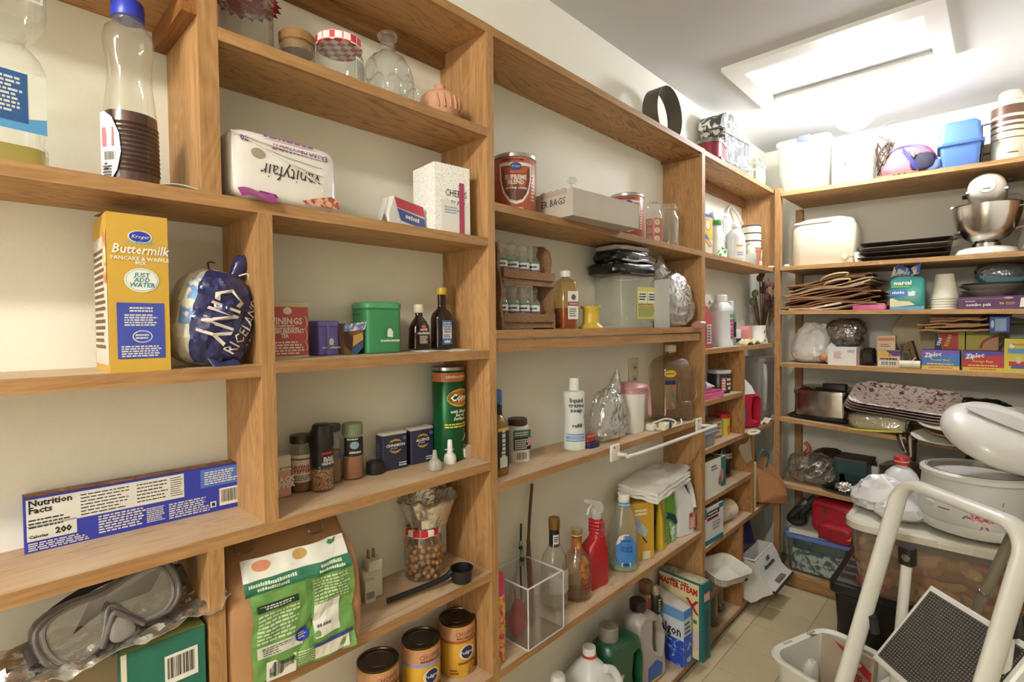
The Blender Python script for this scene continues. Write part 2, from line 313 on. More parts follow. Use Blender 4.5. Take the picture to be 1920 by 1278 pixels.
# duplex outlet on the wall
o = L('wall_outlet', 'small almond wall outlet behind the pitcher shelf', 'outlet', XW, 1.752, 1.145)
rbox(o, 'cover_plate', .07, .006, .115, m((226, 214, 180), .4), (0, -.003, -.057), .004)
for dz in (-.022, .022):
    r_ = rbox(o, 'socket', .03, .004, .028, m((214, 200, 165), .4), (0, -.007, dz - .014), .008)
    boxes(r_, 'slot', [(-.008, -.005, -.0035, -.0018, .01, .02), (.005, .008, -.0035, -.0018, .011, .019)], INK)

# ================================================================== shelving
WY, WZ, WX = wood(1, fig=.5), wood(2, fig=.9), wood(0)
PL_ = wood(1, (82, 50, 24), (182, 140, 92), .45, 3.4)
TH = .0195
def unit(name, label, loc): return thing(name, label, 'shelving', loc)
def shelf(u, x0, x1, y0, y1, zt, mat=PL_, th=TH, name='shelf', tilt=None):
    nose = mat is PL_
    ob = bx(u, name, x0, x1 - (.008 if nose else 0), y0, y1, zt - th, zt, mat)
    if nose: bx(ob, 'nosing', x1 - .008, x1, y0, y1, zt - th, zt, WY)
    if tilt:      # shelf that sags towards one end
        for v in ob.data.vertices: v.co.z += tilt * (v.co.x - x0) / (x1 - x0)
    return ob
def up(u, y0, y1, z0, z1, x0=XW, x1=0, mat=WZ, name='upright'): return bx(u, name, x0 + .001, x1, y0, y1, z0, z1, mat)
P1, P2, P3, PM, PQ = (.250, .277), (.329, .351), (.2465, .268), (.835, .857), (1.994, 2.022)
TOP = 2.013
# --- bay by the door
u1 = unit('shelving_bay', 'oak shelving bay by the door holding pancake mix, tea tins and dog food', (0, 0, 0))
Y0 = -.62
up(u1, Y0 - .022, Y0, 0, TOP); up(u1, *PM, 0, TOP + .0)
up(u1, *P1, 1.529, TOP - TH); up(u1, *P2, 1.014, 1.529 - TH); up(u1, *P3, .757, 1.014 - TH)
shelf(u1, XW, 0, Y0, PM[0], TOP); shelf(u1, XW, 0, Y0, P1[0], 1.834); shelf(u1, XW, 0, P1[1], PM[0], 1.778)
shelf(u1, XW, 0, Y0, PM[0], 1.529); shelf(u1, XW, 0, Y0, P2[0], 1.269); shelf(u1, XW, 0, P2[1], PM[0], 1.273)
shelf(u1, XW, 0, Y0, PM[0], 1.014); shelf(u1, XW, 0, Y0, PM[0], .757); shelf(u1, XW, 0, Y0, PM[0], .5115); shelf(u1, XW, 0, Y0, PM[0], .265); shelf(u1, XW, 0, Y0, PM[0], .04)
bx(u1, 'kick_board', -.03, -.012, Y0, PM[0], 0, .02, WY)
CL = wood(1, (100, 62, 32), (156, 112, 70), 0)
bx(u1, 'cleat', XW + .001, XW + .02, P1[1], PM[0], 1.962, TOP - TH, CL)
bx(u1, 'cleat', XW + .001, -.002, P1[0] - .02, P1[0], 1.784, 1.8145, wood(0, (90, 50, 20), (150, 100, 52), 0))
# --- middle bay
u2 = unit('shelving_bay', 'wide oak middle shelving bay with the white towel rail on its edge', (0, 0, 0))
up(u2, *PQ, 0, TOP)
shelf(u2, XW, 0, PM[1], PQ[0], TOP - .001); shelf(u2, XW, 0, PM[1], PQ[0], 1.614); shelf(u2, XW, 0, PM[1], PQ[0], 1.318)
bx(u2, 'apron', -.022, -.004, PM[1], PQ[0] - .012, 1.2665, 1.294, WY)
shelf(u2, XW, 0, PM[1], PQ[0], .958); shelf(u2, XW, 0, PM[1], PQ[0], .512); shelf(u2, XW, 0, PM[1], PQ[0], .04)
bx(u2, 'kick_board', -.03, -.012, PM[1], PQ[0], 0, .02, WY)
for yy, zz in ((PQ[0] - .018, 1.98), (PQ[0] - .018, 1.585)): bx(u2, 'cleat', XW + .001, -.01, yy, PQ[0], zz, zz + .013, CL)
# --- bay by the corner
u3 = unit('shelving_bay', 'narrow oak corner shelving bay divided into cubbyholes', (0, 0, 0))
PZ = 2.875
shelf(u3, XW, 0, PQ[1], PZ, TOP - .004); shelf(u3, XW, 0, PQ[1], PZ + .01, 1.612); shelf(u3, XW, 0, PQ[1], PZ + .01, 1.229)
shelf(u3, XW, 0, PQ[1], 2.437, 1.022); shelf(u3, XW, 0, PQ[1], PZ + .01, .828); shelf(u3, XW, 0, PQ[1], 2.56, .624); shelf(u3, XW, 0, PQ[1], PZ + .01, .432)
shelf(u3, XW, 0, PQ[1], 2.417, .222); shelf(u3, XW, 0, PQ[1], PZ, .04)
DV = wood(2, (104, 64, 32), (168, 122, 74), .3, 1.8)
up(u3, 2.437, 2.457, .828, 1.229 - TH, mat=DV, name='divider'); up(u3, 2.562, 2.582, .432, .828 - TH, mat=DV, name='divider'); up(u3, 2.417, 2.439, .04, .432 - TH, mat=DV, name='divider')
up(u3, PZ, PZ + .018, 1.612, TOP - .024, name='end_panel')
bx(u3, 'kick_board', -.03, -.012, PQ[1], PZ, 0, .02, WY)
bx(u3, 'cleat', XW + .001, XW + .02, PQ[1], PZ, 1.945, TOP - .024, CL)
# --- unit across the back wall
u4 = unit('shelving_unit', 'deep oak shelving unit across the end wall', (0, 0, 0))
FB, XS, XE = 2.852, .012, .955
bx(u4, 'post', .006, .032, FB + .002, FB + .036, 0, TOP, WZ); bx(u4, 'post', XW + .17, .04, YB - .03, YB - .001, 0, 1.96, WZ); bx(u4, 'post', XE, XE + .024, FB, YB - .002, 0, 1.99, WZ)
SX = wood(0, (126, 88, 50), (196, 156, 106), .3, .8)
for zt, ti in ((1.988, -.02), (1.616, -.015), (1.396, -.02), (1.131, -.008), (.855, -.06), (.52, -.035), (.075, 0)):
    shelf(u4, .033 if zt < 1.9 else .034, XE - .001, FB, YB - .002, zt, SX, tilt=ti)
bx(u4, 'kick_board', .033, XE, FB + .012, FB + .03, 0, .055, WX)
def zb(i, x):   # top of back shelf i at x
    zt, ti = ((1.988, -.02), (1.616, -.015), (1.396, -.02), (1.131, -.008), (.855, -.06), (.52, -.035), (.075, 0))[i]
    return zt + ti * (x - .033) / (XE - .034)
def B(name, label, cat, x, y, i, yaw=0, group=None, dz=0, rx=0, ry=0): return thing(name, label, cat, (x, y, zb(i, x) + dz), yaw, group, rx, ry)   # on the back shelves, front faces -y
# ================================================================== ceiling lamps
def globe(label, x, y, z, r, col, watts):
    t = thing('ceiling_lamp', label, 'lamp', (x, y, ZC))
    lathe(t, 'lamp_holder', [(.05, 0), (.05, -.012), (.035, -.02), (.035, -.03)][::-1], m((235, 235, 230), .4))
    g = lathe(t, 'globe', [(r * math.sin(PI * i / 16), z - ZC - r * math.cos(PI * i / 16)) for i in range(17)], glow(col, watts), 32, sm=180)
    return t
# ================================================================== bay 1: upper left cubby (shelf 1.529)
OIL = see((205, 190, 90), .55, .6, tint=(235, 220, 130)); PET = see((225, 230, 228), .10, 1.2, .08)
t = L('oil_jug', 'large clear plastic cooking oil jug with blue label and little oil left', 'bottle', -.075, .036, 1.529, 8)
loft(t, 'body', [R(w_, d_, r_, z_, n=5) for w_, d_, r_, z_ in ((.086, .07, .02, 0), (.098, .08, .022, .006), (.098, .08, .022, .03), (.092, .075, .022, .036), (.092, .075, .022, .125), (.098, .08, .022, .13), (.09, .074, .022, .145), (.064, .056, .022, .165), (.068, .06, .022, .178), (.096, .08, .018, .188), (.1, .082, .016, .2), (.1, .082, .016, .25), (.09, .075, .02, .262), (.04, .04, .02, .275), (.04, .04, .02, .285))], PET, caps=(1, 0))
loft(t, 'oil', [R(.09, .072, .02, .004, n=5), R(.092, .074, .02, .03, n=5)], OIL)
lathe(t, 'cap', [(.024, .28), (.024, .3), (.022, .302)], m((230, 200, 60), .4))
S = front(.076, 0, 0)
rect(t, 'label', S, -.044, .044, .048, .122, m((232, 232, 220), .5)); rect(t, 'label_panel', S, -.04, .026, .058, .12, m((45, 92, 150), .5), .0008); lines(t, S, -.034, .022, .068, .114, 9, SILVERTXT, .001, 4)
poly(t, 'label_swoosh', S, [(-.044, .048), (.044, .048), (.044, .068), (0, .058), (-.044, .056)], m((90, 160, 215), .5), .0007)
S2 = front(.082)
for ux in (-.028, .012, .036): mk('grip_window', [S2(ux + a * .007, .225 + b * .013, .0006) for a, b in ((-1, -1), (1, -1), (1, 1), (-1, 1), (-.6, -.75), (.6, -.75), (.6, .75), (-.6, .75))], [(0, 1, 5, 4), (1, 2, 6, 5), (2, 3, 7, 6), (3, 0, 4, 7)], m((215, 214, 205), .3), t, sm=0)
t = L('syrup_bottle', 'clear waisted pancake syrup bottle half full of dark syrup, blue cap', 'bottle', -.06, .178, 1.529, -4)
prof = [(.031, 0), (.0335, .004), (.0335, .06), (.032, .1), (.029, .13), (.0265, .155), (.0275, .18), (.0305, .2), (.031, .212), (.028, .224), (.0185, .234), (.0165, .238), (.0165, .246)]
lathe(t, 'body', prof, see((225, 228, 226), .02, 1.1, .04), 32, caps=(1, 0), sy=.85)
lathe(t, 'syrup', [(.03, .002), (.0325, .005), (.0325, .06), (.0315, .1), (.0312, .104)], m((70, 24, 12), .2, coat=.3), 32, sy=.85)
for k in range(11): lathe(t, 'grip_rib', [(.0337 - .0003 * k * .3, .02 + .0065 * k), (.0345 - .0003 * k * .3, .022 + .0065 * k), (.0337 - .0003 * k * .3, .024 + .0065 * k)], m((52, 18, 10), .2, coat=.4), 32, caps=(0, 0), sy=.85)
lathe(t, 'collar', [(.0185, .236), (.019, .239), (.0185, .241)], PET, 24)
lathe(t, 'cap', [(.0195, .241), (.02, .243), (.02, .262), (.0185, .265), (.017, .2655)], m((48, 62, 190), .35), 32)
S = cyl(.0345, -.95, .87)
poly(t, 'label', S, [(-.02, .008), (.005, .008), (.012, .02), (.017, .045), (.015, .07), (.006, .092), (-.006, .1), (-.02, .1)], m((222, 226, 230), .5), .001)
rect(t, 'label_panel', S, -.012, .008, .052, .078, m((205, 120, 130), .5), .0013); barcode(t, S, -.008, .01, .03, .046, 5, .0014); lines(t, S, -.012, .008, .01, .026, 4, INK, .0014, 9)
tag(sheet(None, 'paper_scrap', 8, 3, lambda u, v: (-.012 + .03 * v - .02, .2 + .045 * u, 1.5305 + .004 * math.sin(u * 3) * v), PAPER), 'torn white paper scrap lying at the shelf edge beside the syrup bottle', 'paper')

# ---- glass jars on shelf 1.778
t = L('glass_jar', 'tall faceted glass jar with frilled red lid cover', 'jar', -.085, .35, 1.778)
lathe(t, 'body', [(.034, 0), (.042, .006), (.042, .1), (.036, .112), (.034, .118)], see((215, 228, 224), .1, 1.3, .03), 12, caps=(1, 0), sm=10)
lathe(t, 'lid', [(.04, .11), (.04, .124), (.038, .126)], m((196, 188, 178), .3, 1)); lathe(t, 'lid_cover', [(.05 if i % 2 else .044, .104) for i in (1,)] + [(.043, .114), (.042, .128), (.02, .13)], pattern((170, 30, 46), (225, 205, 200), 60, 'noise', .55), 20)
for k in range(20): a = 2 * PI * k / 20; mk('frill', [(.048 * math.cos(a), .048 * math.sin(a), .106), (.056 * math.cos(a + .1), .056 * math.sin(a + .1), .101), (.048 * math.cos(a + .31), .048 * math.sin(a + .31), .106), (.043 * math.cos(a + .15), .043 * math.sin(a + .15), .114)], [(0, 1, 2, 3)], m((165, 30, 48), .7), t, sm=0)
t = L('glass_jar', 'small round glass pot with cork lid', 'jar', -.07, .43, 1.778)
lathe(t, 'body', [(.026, 0), (.03, .004), (.03, .05), (.028, .053)], see((220, 226, 222), .1, 1.3, .03), 24, caps=(1, 0)); lathe(t, 'contents', [(.027, .004), (.027, .02)], m((205, 190, 165), .8))
lathe(t, 'cork_lid', [(.0275, .04), (.0275, .054), (.0305, .056), (.031, .07), (.028, .073), (.01, .074)], m((150, 112, 66), .9, bump=.8, bs=150))
t = L('glass_jar', 'glass jam jar with red gingham lid and white sticker', 'jar', -.07, .512, 1.778)
lathe(t, 'body', [(.038, 0), (.044, .006), (.045, .06), (.04, .076), (.038, .08)], see((214, 230, 224), .12, 1.3, .03), 28, caps=(1, 0)); rect(t, 'sticker', cyl(.0455, .45), -.012, .02, .01, .055, m((236, 232, 224), .7), nu=6); lines(t, cyl(.0455, .45), -.01, .018, .014, .05, 8, m((150, 145, 135), .7), .001, 6)
lathe(t, 'lid', [(.0425, .078), (.043, .082), (.043, .093), (.041, .0955)], pattern((200, 40, 58), (240, 225, 222), 75, 'check'), 28)
t = L('glass_decanter', 'square glass decanter embossed with circles, open neck', 'decanter', -.072, .622, 1.778, 6)
GD = see((214, 228, 224), .1, 1.4, .02)
loft(t, 'body', [R(w_, w_, r_, z_, n=6) for w_, r_, z_ in ((.08, .02, 0), (.088, .024, .005), (.09, .026, .06), (.086, .034, .08), (.07, .034, .1), (.04, .02, .11), (.03, .015, .116), (.028, .014, .142), (.031, .0155, .144))], GD, caps=(1, 0))
lathe(t, 'lip', [(.015, .142), (.02, .143), (.021, .147), (.019, .151), (.015, .152)], GD, 24, caps=(0, 0))
for S in (front(.09), lface(.09), rface(.09)):
    for (cu, cv) in ((-.022, .03), (.022, .03), (0, .065)):
        tube(t, 'embossed_ring', [S(cu + .018 * math.cos(a * PI / 6), cv + .021 * math.sin(a * PI / 6), 0) for a in range(12)], .002, GD, 6, 1, True)
t = L('clay_jug', 'small pink terracotta handled jug with moulded relief', 'jug', -.065, .752, 1.778, 20)
CLAY = m((214, 160, 128), .8, bump=.15, bs=120)
lathe(t, 'body', [(.024, 0), (.03, .004), (.043, .025), (.046, .042), (.043, .056), (.032, .067), (.016, .073), (.012, .076), (.011, .083), (.013, .086)], CLAY, 28)
tube(t, 'handle', [(.04, -.01, .05), (.052, -.012, .056), (.062, -.013, .048), (.06, -.012, .034), (.046, -.01, .024)], .0055, CLAY, 8)
for k in range(9): a = -1.2 + .3 * k; tube(t, 'relief', [(.046 * math.sin(a), -.046 * math.cos(a), .052), (.0475 * math.sin(a + .06), -.0475 * math.cos(a + .06), .04), (.045 * math.sin(a + .12), -.045 * math.cos(a + .12), .026)], .0025, CLAY, 6, 2)

# ---- shelf 1.529 right part
t = L('napkin_pack', 'white shrink-wrapped napkin pack standing upside down, script lettering', 'napkins', -.048, .382, 1.529, 3, rx=-4)
NP = m((238, 232, 226), .35, coat=.3, bump=.25, bs=30)
blob(t, 'pack', .186, .085, .112, NP, 3, .03, 3, 7, sm=80)
S = pl((0, -.0415, .056), (-1, 0, 0), (0, 0, -1))
txt(t, S, 'vanityfair', .036, -.006, .006, m((58, 46, 42), .6), .002, shear=.25, sx=.78, bold=-.004); txt(t, S, 'EXTRA ABSORBENT', .013, -.022, -.036, m((150, 60, 140), .6), .002, bold=.02, sx=.85); txt(t, S, '80', .014, .07, -.038, m((130, 50, 130), .6), .002, bold=.03); lines(t, S, -.045, .045, -.052, -.046, 1, m((150, 90, 150), .6), .002, 3); oval(t, 'seal', S, .05, -.018, .011, .008, m((170, 155, 130), .5), .002)
poly(t, 'purple_band', S, [(.02, .05), (.06, .05), (.05, .042), (.025, .044)], m((140, 40, 120), .4), .002); poly(t, 'picture', S, [(-.09, .05), (-.03, .052), (-.02, .046), (-.05, .036), (-.075, .03), (-.09, .036)], pattern((150, 70, 52), (205, 160, 130), 70), .002)
sheet(t, 'wrap_flap', 6, 4, lambda u, v: (-.085 + .055 * u, -.045 - .014 * v, .012 - .016 * v + .003 * math.sin(u * 6)), m((150, 50, 125), .3, coat=.4), rot=(0, 0, 0))
for k in range(5): tube(t, 'wrap_crease', [(-.09 + .02 * k, -.043, .1 - .006 * k), (-.03 + .02 * k, -.0445, .092 - .012 * k), (.06, -.0435, .088 - .014 * k)], .0012, NP, 5, 4)
t = L('snack_packet', 'folded foil packet printed red and blue, leaning by the gift box', 'packet', -.075, .654, 1.529, 6)
prism(t, 'pouch', [(-.05, 0), (.05, 0), (.05, .012), (.044, .058), (-.036, .068), (-.05, .03)], .035, m((232, 230, 228), .3, coat=.3, bump=.3, bs=50))
S = front(.036)
poly(t, 'red_print', S, [(-.036, .066), (.043, .057), (.046, .036), (-.03, .046)], m((196, 62, 80), .4)); poly(t, 'blue_print', S, [(-.03, .044), (.046, .032), (.049, .01), (-.02, .02)], m((70, 84, 160), .4)); words(t, S, (5,), .014, .012, .027, WHITE, .001, rot=-8, shear=.3); words(t, S, (12,), .009, .02, .007, INK, .001, rot=-3, shear=.3)
mk('foil_end', [(-.0505, -.018, 0), (-.0505, .018, .0), (-.037, 0, .069), (-.056, -.01, .03)], [(0, 1, 3), (1, 2, 3), (2, 0, 3)], FOIL, t, sm=0)
t = L('gift_box', 'tall white speckled gift box tied with pink ribbon', 'box', -.07, .757, 1.529, -6)
bx(t, 'carton', -.046, .046, -.045, .045, 0, .152, pattern((60, 58, 60), (240, 238, 234), 260, 'dots', .2, .6))
S = front(.09); rect(t, 'plain_panel', S, -.03, .046, .004, .075, m((240, 237, 232), .6)); txt(t, S, 'CHEERS', .021, .008, .09, INK, .0012, sx=.8); txt(t, S, 'to you', .014, .012, .073, INK, .0012, shear=.3); lines(t, S, -.022, .02, .045, .062, 3, m((160, 170, 205), .6), .0012, 2)
rect(t, 'ribbon', S, .016, .029, 0, .116, m((178, 62, 100), .3, coat=.4), .002); rect(t, 'ribbon', tface(.152), .016, .029, -.045, .045, m((178, 62, 100), .3), .001)

# ---- shelf 1.269: pancake mix and rice
t = L('pancake_mix_box', 'tall yellow buttermilk pancake mix carton with blue panel', 'box', -.06, .172, 1.269, -1)
YEL = m((206, 164, 62), .5); bx(t, 'carton', -.0345, .0345, -.058, .058, 0, .214, YEL)
S = front(.116)
oval(t, 'logo', S, .002, .184, .014, .0085, WHITE, .0006); oval(t, 'logo_oval', S, .002, .184, .0125, .0075, BLUE, .0009); txt(t, S, 'Kroger', .007, .002, .184, WHITE, .0012, shear=.3); txt(t, S, 'COMPLETE', .007, .002, .1755, m((120, 190, 220), .5), .001); txt(t, S, 'Buttermilk', .0175, .002, .166, WHITE, .001, bold=.015, shear=.25, sx=.86); txt(t, S, 'PANCAKE & WAFFLE\nMIX', .0072, .002, .151, WHITE, .001, bold=.02)
oval(t, 'badge', S, .003, .125, .02, .0165, m((235, 236, 226), .6), .0006); oval(t, 'badge_ring', S, .003, .125, .0185, .015, m((130, 180, 190), .6), .0008); oval(t, 'badge_face', S, .003, .125, .0178, .0142, m((235, 236, 226), .6), .001); txt(t, S, 'JUST\nADD\nWATER', .0085, .003, .125, m((40, 130, 150), .5), .0013, bold=.02, shear=.15)
rect(t, 'back_panel', S, -.026, .028, .018, .094, m((62, 76, 170), .5), .0006); lines(t, S, -.012, .016, .081, .089, 2, SILVERTXT, .001, 3); lines(t, S, -.018, .02, .062, .079, 5, SILVERTXT, .001, 5); oval(t, 'stamp_ring', S, .002, .048, .0115, .0085, SILVERTXT, .0009); oval(t, 'stamp', S, .002, .048, .0102, .0073, m((62, 76, 170), .5), .0011); lines(t, S, -.006, .01, .044, .052, 2, SILVERTXT, .0013, 8); lines(t, S, -.022, .024, .02, .036, 5, SILVERTXT, .001, 7)
S = lface(.069); rect(t, 'side_panel', S, -.05, .054, .01, .185, m((214, 208, 196), .6)); lines(t, S, -.044, .04, .03, .17, 16, m((120, 90, 60), .6), .001, 11); rect(t, 'side_picture', S, .03, .054, .12, .19, pattern((190, 120, 60), (226, 206, 170), 60), .0008)
mk('top_flap', [(-.034, -.057, .2142), (.034, -.057, .2142), (.034, .05, .222), (-.034, .05, .224)], [(0, 1, 2, 3)], m((170, 126, 84), .7), t, sm=0)
t = L('rice_bag', 'twisted navy and white plastic rice bag closed with wire tie', 'bag', -.058, .262, 1.269, 6, ry=9)
blob(t, 'bag', .115, .09, .152, m((226, 220, 204), .3, coat=.3, bump=.5, bs=35), 5, .1, 2.0, 3.0, ridge=.16, prof=lambda q: 1.02 - .24 * q ** 3)
RB = m((44, 46, 96), .28, coat=.4, bump=.5, bs=45)
def bagskin(u0, u1, v0, v1, name, mat, e):   # a printed area hugging the bag's front
    def f(u, v):
        a = u0 + (u1 - u0) * u; z = v0 + (v1 - v0) * v; k = math.cos(min(1.35, abs(a) / .058)); tt = z / .152
        g = (1 - abs(2 * tt - 1) ** 3.2) ** .31 * (1.02 - .2 * tt ** 4) if 0 < tt < 1 else .3
        return (.0575 * g * math.sin(max(-1.5, min(1.5, a / .045))) * 1.02, -(.045 * g * math.cos(max(-1.5, min(1.5, a / .045))) ** .7 + e + .012 * abs(noise.noise(Vector((a * 40 + z * 18, z * 34, 3)))) + .007 * abs(noise.noise(Vector((a * 90, z * 70, 1))))), z)
    return f
sheet(t, 'navy_print', 26, 34, bagskin(-.036, .05, .004, .148, 'n', None, .004), RB, .0004, sm=25)
sheet(t, 'blue_print', 6, 8, bagskin(-.052, -.03, .06, .13, 'n', None, .003), pattern((110, 150, 205), (228, 222, 206), 60, 'noise', .5), .0004)
SB = lambda u, v, e=0: Vector(bagskin(0, 1, 0, 1, '', None, .0065 + e)(u, v / 1.0))
txt(t, SB, 'CINY', .052, -.006, .08, m((228, 214, 200), .5), .001, bold=.01, rot=-104, sx=.72); txt(t, SB, 'RICELAND', .024, .03, .068, m((226, 220, 206), .5), .001, rot=68, sx=.86)
blob(t, 'gathered_neck', .036, .03, .05, RB, 9, .25, 4, 2.2, o=(.022, -.005, .138), rot=(0, 20, 0), prof=lambda q: .55 + .5 * abs(q - .3))
tube(t, 'wire_tie', [(.03, -.012, .15), (.04, -.02, .155), (.046, -.016, .142), (.052, -.02, .134), (.046, -.024, .13)], .0014, m((225, 222, 210), .4), 6); tube(t, 'wire_tie', [(.0, .01, .14), (-.012, .0, .155), (-.016, -.006, .162), (-.006, -.004, .164)], .0014, m((110, 96, 70), .4, 1), 6)
sheet(t, 'bottom_fin', 6, 4, lambda u, v: (-.012 + .045 * u + .01 * v, -.042 - .012 * v, .012 - .018 * v + .003 * math.sin(u * 9)), RB, .0006)
# ---- shelf 1.273: tea tins and vanilla
t = L('tea_tin', 'rectangular pink red tea tin with white lettering', 'tin', -.118, .402, 1.273)
bx(t, 'tin', -.06, .042, -.04, .04, .003, .098, m((190, 82, 84), .35)); bx(t, 'lid', -.061, .043, -.041, .041, .092, .1, m((206, 196, 150), .3)); bx(t, 'base_rim', -.0605, .0425, -.0405, .0405, 0, .004, m((200, 185, 130), .3))
S = front(.08); CR = m((232, 216, 202), .5); txt(t, S, 'TWININGS', .0165, -.006, .066, CR, .001, bold=.03, sx=.9); oval(t, 'crest', S, .004, .085, .008, .0065, CR); lines(t, S, -.03, .03, .052, .06, 2, CR, .001, 2); txt(t, S, 'ENGLISH BREAKFAST\nTEA', .0105, -.002, .044, CR, .001, bold=.04, sx=.72); lines(t, S, -.035, .035, .006, .031, 5, CR, .001, 6, .6); tube(t, 'scroll_border', [S(.038, .012 + .008 * k, .0008) + Vector((.002 * math.sin(k * 2.2), 0, 0)) for k in range(9)], .0009, CR, 5, 2)
t = L('tea_tin', 'small violet tea tin with white bear emblem', 'tin', -.125, .498, 1.273)
rbox(t, 'tin', .044, .044, .058, m((112, 106, 190), .35), r=.006); rbox(t, 'lid', .0455, .0455, .012, m((122, 116, 202), .35), (0, 0, .056), .006)
S = front(.0445); oval(t, 'emblem_ring', S, .004, .028, .0095, .0095, m((170, 166, 220), .5)); oval(t, 'emblem_field', S, .004, .028, .009, .009, m((112, 106, 190), .35), .0009); poly(t, 'bear_emblem', S, [(-.001, .021), (.007, .02), (.009, .028), (.006, .034), (.001, .033), (-.001, .028)], WHITE, .0012); words(t, S, (11,), .006, .003, .015, WHITE, .0008, bold=.03); rect(t, 'seal_strip', S, -.006, -.001, .0, .066, m((130, 124, 190), .3), .0018)
t = L('foil_packet', 'crumpled gold and blue foil packet between the tea tins', 'packet', -.098, .545, 1.273)
prism(t, 'pouch', [(-.024, .002), (.004, 0), (.018, .014), (.02, .05), (.026, .066), (-.024, .062), (-.026, .03)], .02, m((150, 116, 78), .25, .6, bump=.5, bs=60)); S = front(.021)
poly(t, 'brown_print', S, [(-.024, .02), (-.008, .006), (-.006, .036), (-.018, .046), (-.025, .044)], m((70, 34, 24), .3)); poly(t, 'gold_print', S, [(-.006, .016), (.018, .03), (.016, .044), (-.004, .038)], m((200, 160, 96), .35)); poly(t, 'white_band', S, [(-.024, .046), (.022, .05), (.026, .066), (-.022, .061)], pattern((225, 222, 215), (90, 110, 170), 60), .0008); poly(t, 'blue_print', S, [(-.01, .004), (.003, .0), (.017, .014), (.016, .026), (-.006, .012)], m((52, 92, 150), .3))
t = L('tea_tin', 'tall green tea tin with rounded corners and white bear emblem', 'tin', -.115, .612, 1.273, -4)
GR = m((62, 142, 92), .35); rbox(t, 'tin', .082, .07, .092, GR, r=.01); rbox(t, 'lid', .085, .073, .017, m((84, 162, 112), .35), (0, 0, .09), .011, .004)
S = front(.0715); oval(t, 'emblem_ring', S, .012, .042, .0135, .0135, m((40, 110, 66), .5)); oval(t, 'emblem_field', S, .012, .042, .0128, .0128, GR, .0009); poly(t, 'bear_emblem', S, [(.005, .035), (.017, .033), (.018, .044), (.013, .052), (.007, .051), (.005, .043)], WHITE, .0012); words(t, S, (11,), .0075, .012, .026, WHITE, .0008, bold=.03, shear=.2); lines(t, lface(.084), -.02, .02, .078, .084, 1, m((40, 100, 60), .5), .001, 2)
tag(sheet(None, 'paper_sheet', 8, 4, lambda u, v: (-.118 + .1 * v, .69 + .125 * u - .02 * v, 1.2745 + .0015 * math.sin(u * 7)), PAPER), 'flat white paper sheet under the brown vanilla bottles', 'paper')
DK = see((40, 20, 12), .8, 1.2, .05, (120, 60, 30))
t = L('vanilla_bottle', 'small brown vanilla extract bottle with cream cap', 'bottle', -.1, .712, 1.276)
loft(t, 'body', [R(w_, w_ * .7, .008, z_, n=4) for w_, z_ in ((.042, 0), (.046, .003), (.042, .05), (.034, .062), (.018, .074), (.0175, .086))], DK); lathe(t, 'cap', [(.0105, .083), (.0115, .085), (.0115, .1), (.0105, .102)], m((216, 206, 180), .5), 20)
S = front(.033); rect(t, 'label', S, -.014, .014, .01, .056, m((52, 28, 20), .5), .0006); oval(t, 'label_badge', S, 0, .052, .007, .0035, m((210, 110, 90), .5), .001); words(t, S, (4, 7), .0085, 0, .041, CR, .001, bold=.04); lines(t, S, -.011, .011, .014, .032, 5, CR, .001, 3)
t = L('vanilla_bottle', 'tall dark vanilla bottle with yellow cap and blue label', 'bottle', -.1, .778, 1.276)
loft(t, 'body', [R(w_, w_ * .62, .01, z_, n=4) for w_, z_ in ((.048, 0), (.052, .003), (.052, .07), (.046, .082), (.024, .094), (.021, .102), (.021, .13))], DK); lathe(t, 'cap', [(.0125, .126), (.013, .128), (.013, .14), (.012, .142)], m((190, 160, 50), .35), 20)
S = front(.0325); rect(t, 'label', S, -.013, .016, .01, .066, m((60, 110, 175), .5), .0006); rect(t, 'label_panel', S, -.0115, .0145, .024, .056, m((228, 230, 230), .5), .0009); words(t, S, (7,), .0062, .0015, .06, WHITE, .001, bold=.05); txt(t, S, 'Natural\nVanilla\nBlend', .0078, .0015, .046, m((60, 90, 150), .5), .0012, bold=.03); lines(t, S, -.009, .012, .026, .034, 2, m((60, 90, 150), .5), .0012, 2); poly(t, 'label_crown', S, [(-.006, .014), (.009, .014), (.011, .02), (.005, .0175), (.0015, .022), (-.002, .0175), (-.008, .02)], WHITE, .001)
# ================================================================== bay 1: shelf 1.014
t = L('spaghetti_box', 'long blue pasta carton lying on its side, nutrition panel showing', 'box', -.14, .197, 1.014, -2.5)
PB = m((52, 62, 172), .45); bx(t, 'carton', -.142, .142, -.0145, .0145, 0, .078, PB)
S = front(.029); rect(t, 'nutrition_panel', S, -.139, .052, .036, .075, m((226, 224, 218), .6)); rect(t, 'nutrition_panel', S, -.139, -.085, .016, .038, m((226, 224, 218), .6)); txt(t, S, 'Nutrition\nFacts', .0125, -.137, .064, INK, .001, bold=.03, al='LEFT'); txt(t, S, '200', .012, -.1, .025, INK, .001, bold=.04); txt(t, S, 'Calories', .006, -.137, .022, INK, .001, bold=.03, al='LEFT'); lines(t, S, -.137, -.088, .033, .048, 3, INK, .001, 2, .4); lines(t, S, -.08, -.018, .038, .072, 7, INK, .001, 3, .3); lines(t, S, -.012, .03, .04, .072, 6, INK, .001, 4, .3); lines(t, S, .033, .05, .04, .072, 9, INK, .001, 5, .3); lines(t, S, -.138, -.07, .002, .014, 4, SILVERTXT, .001, 6); lines(t, S, -.06, .0, .006, .034, 7, SILVERTXT, .001, 7); lines(t, S, .0, .025, .006, .03, 8, SILVERTXT, .001, 8); lines(t, S, .03, .09, .004, .03, 7, SILVERTXT, .001, 9)
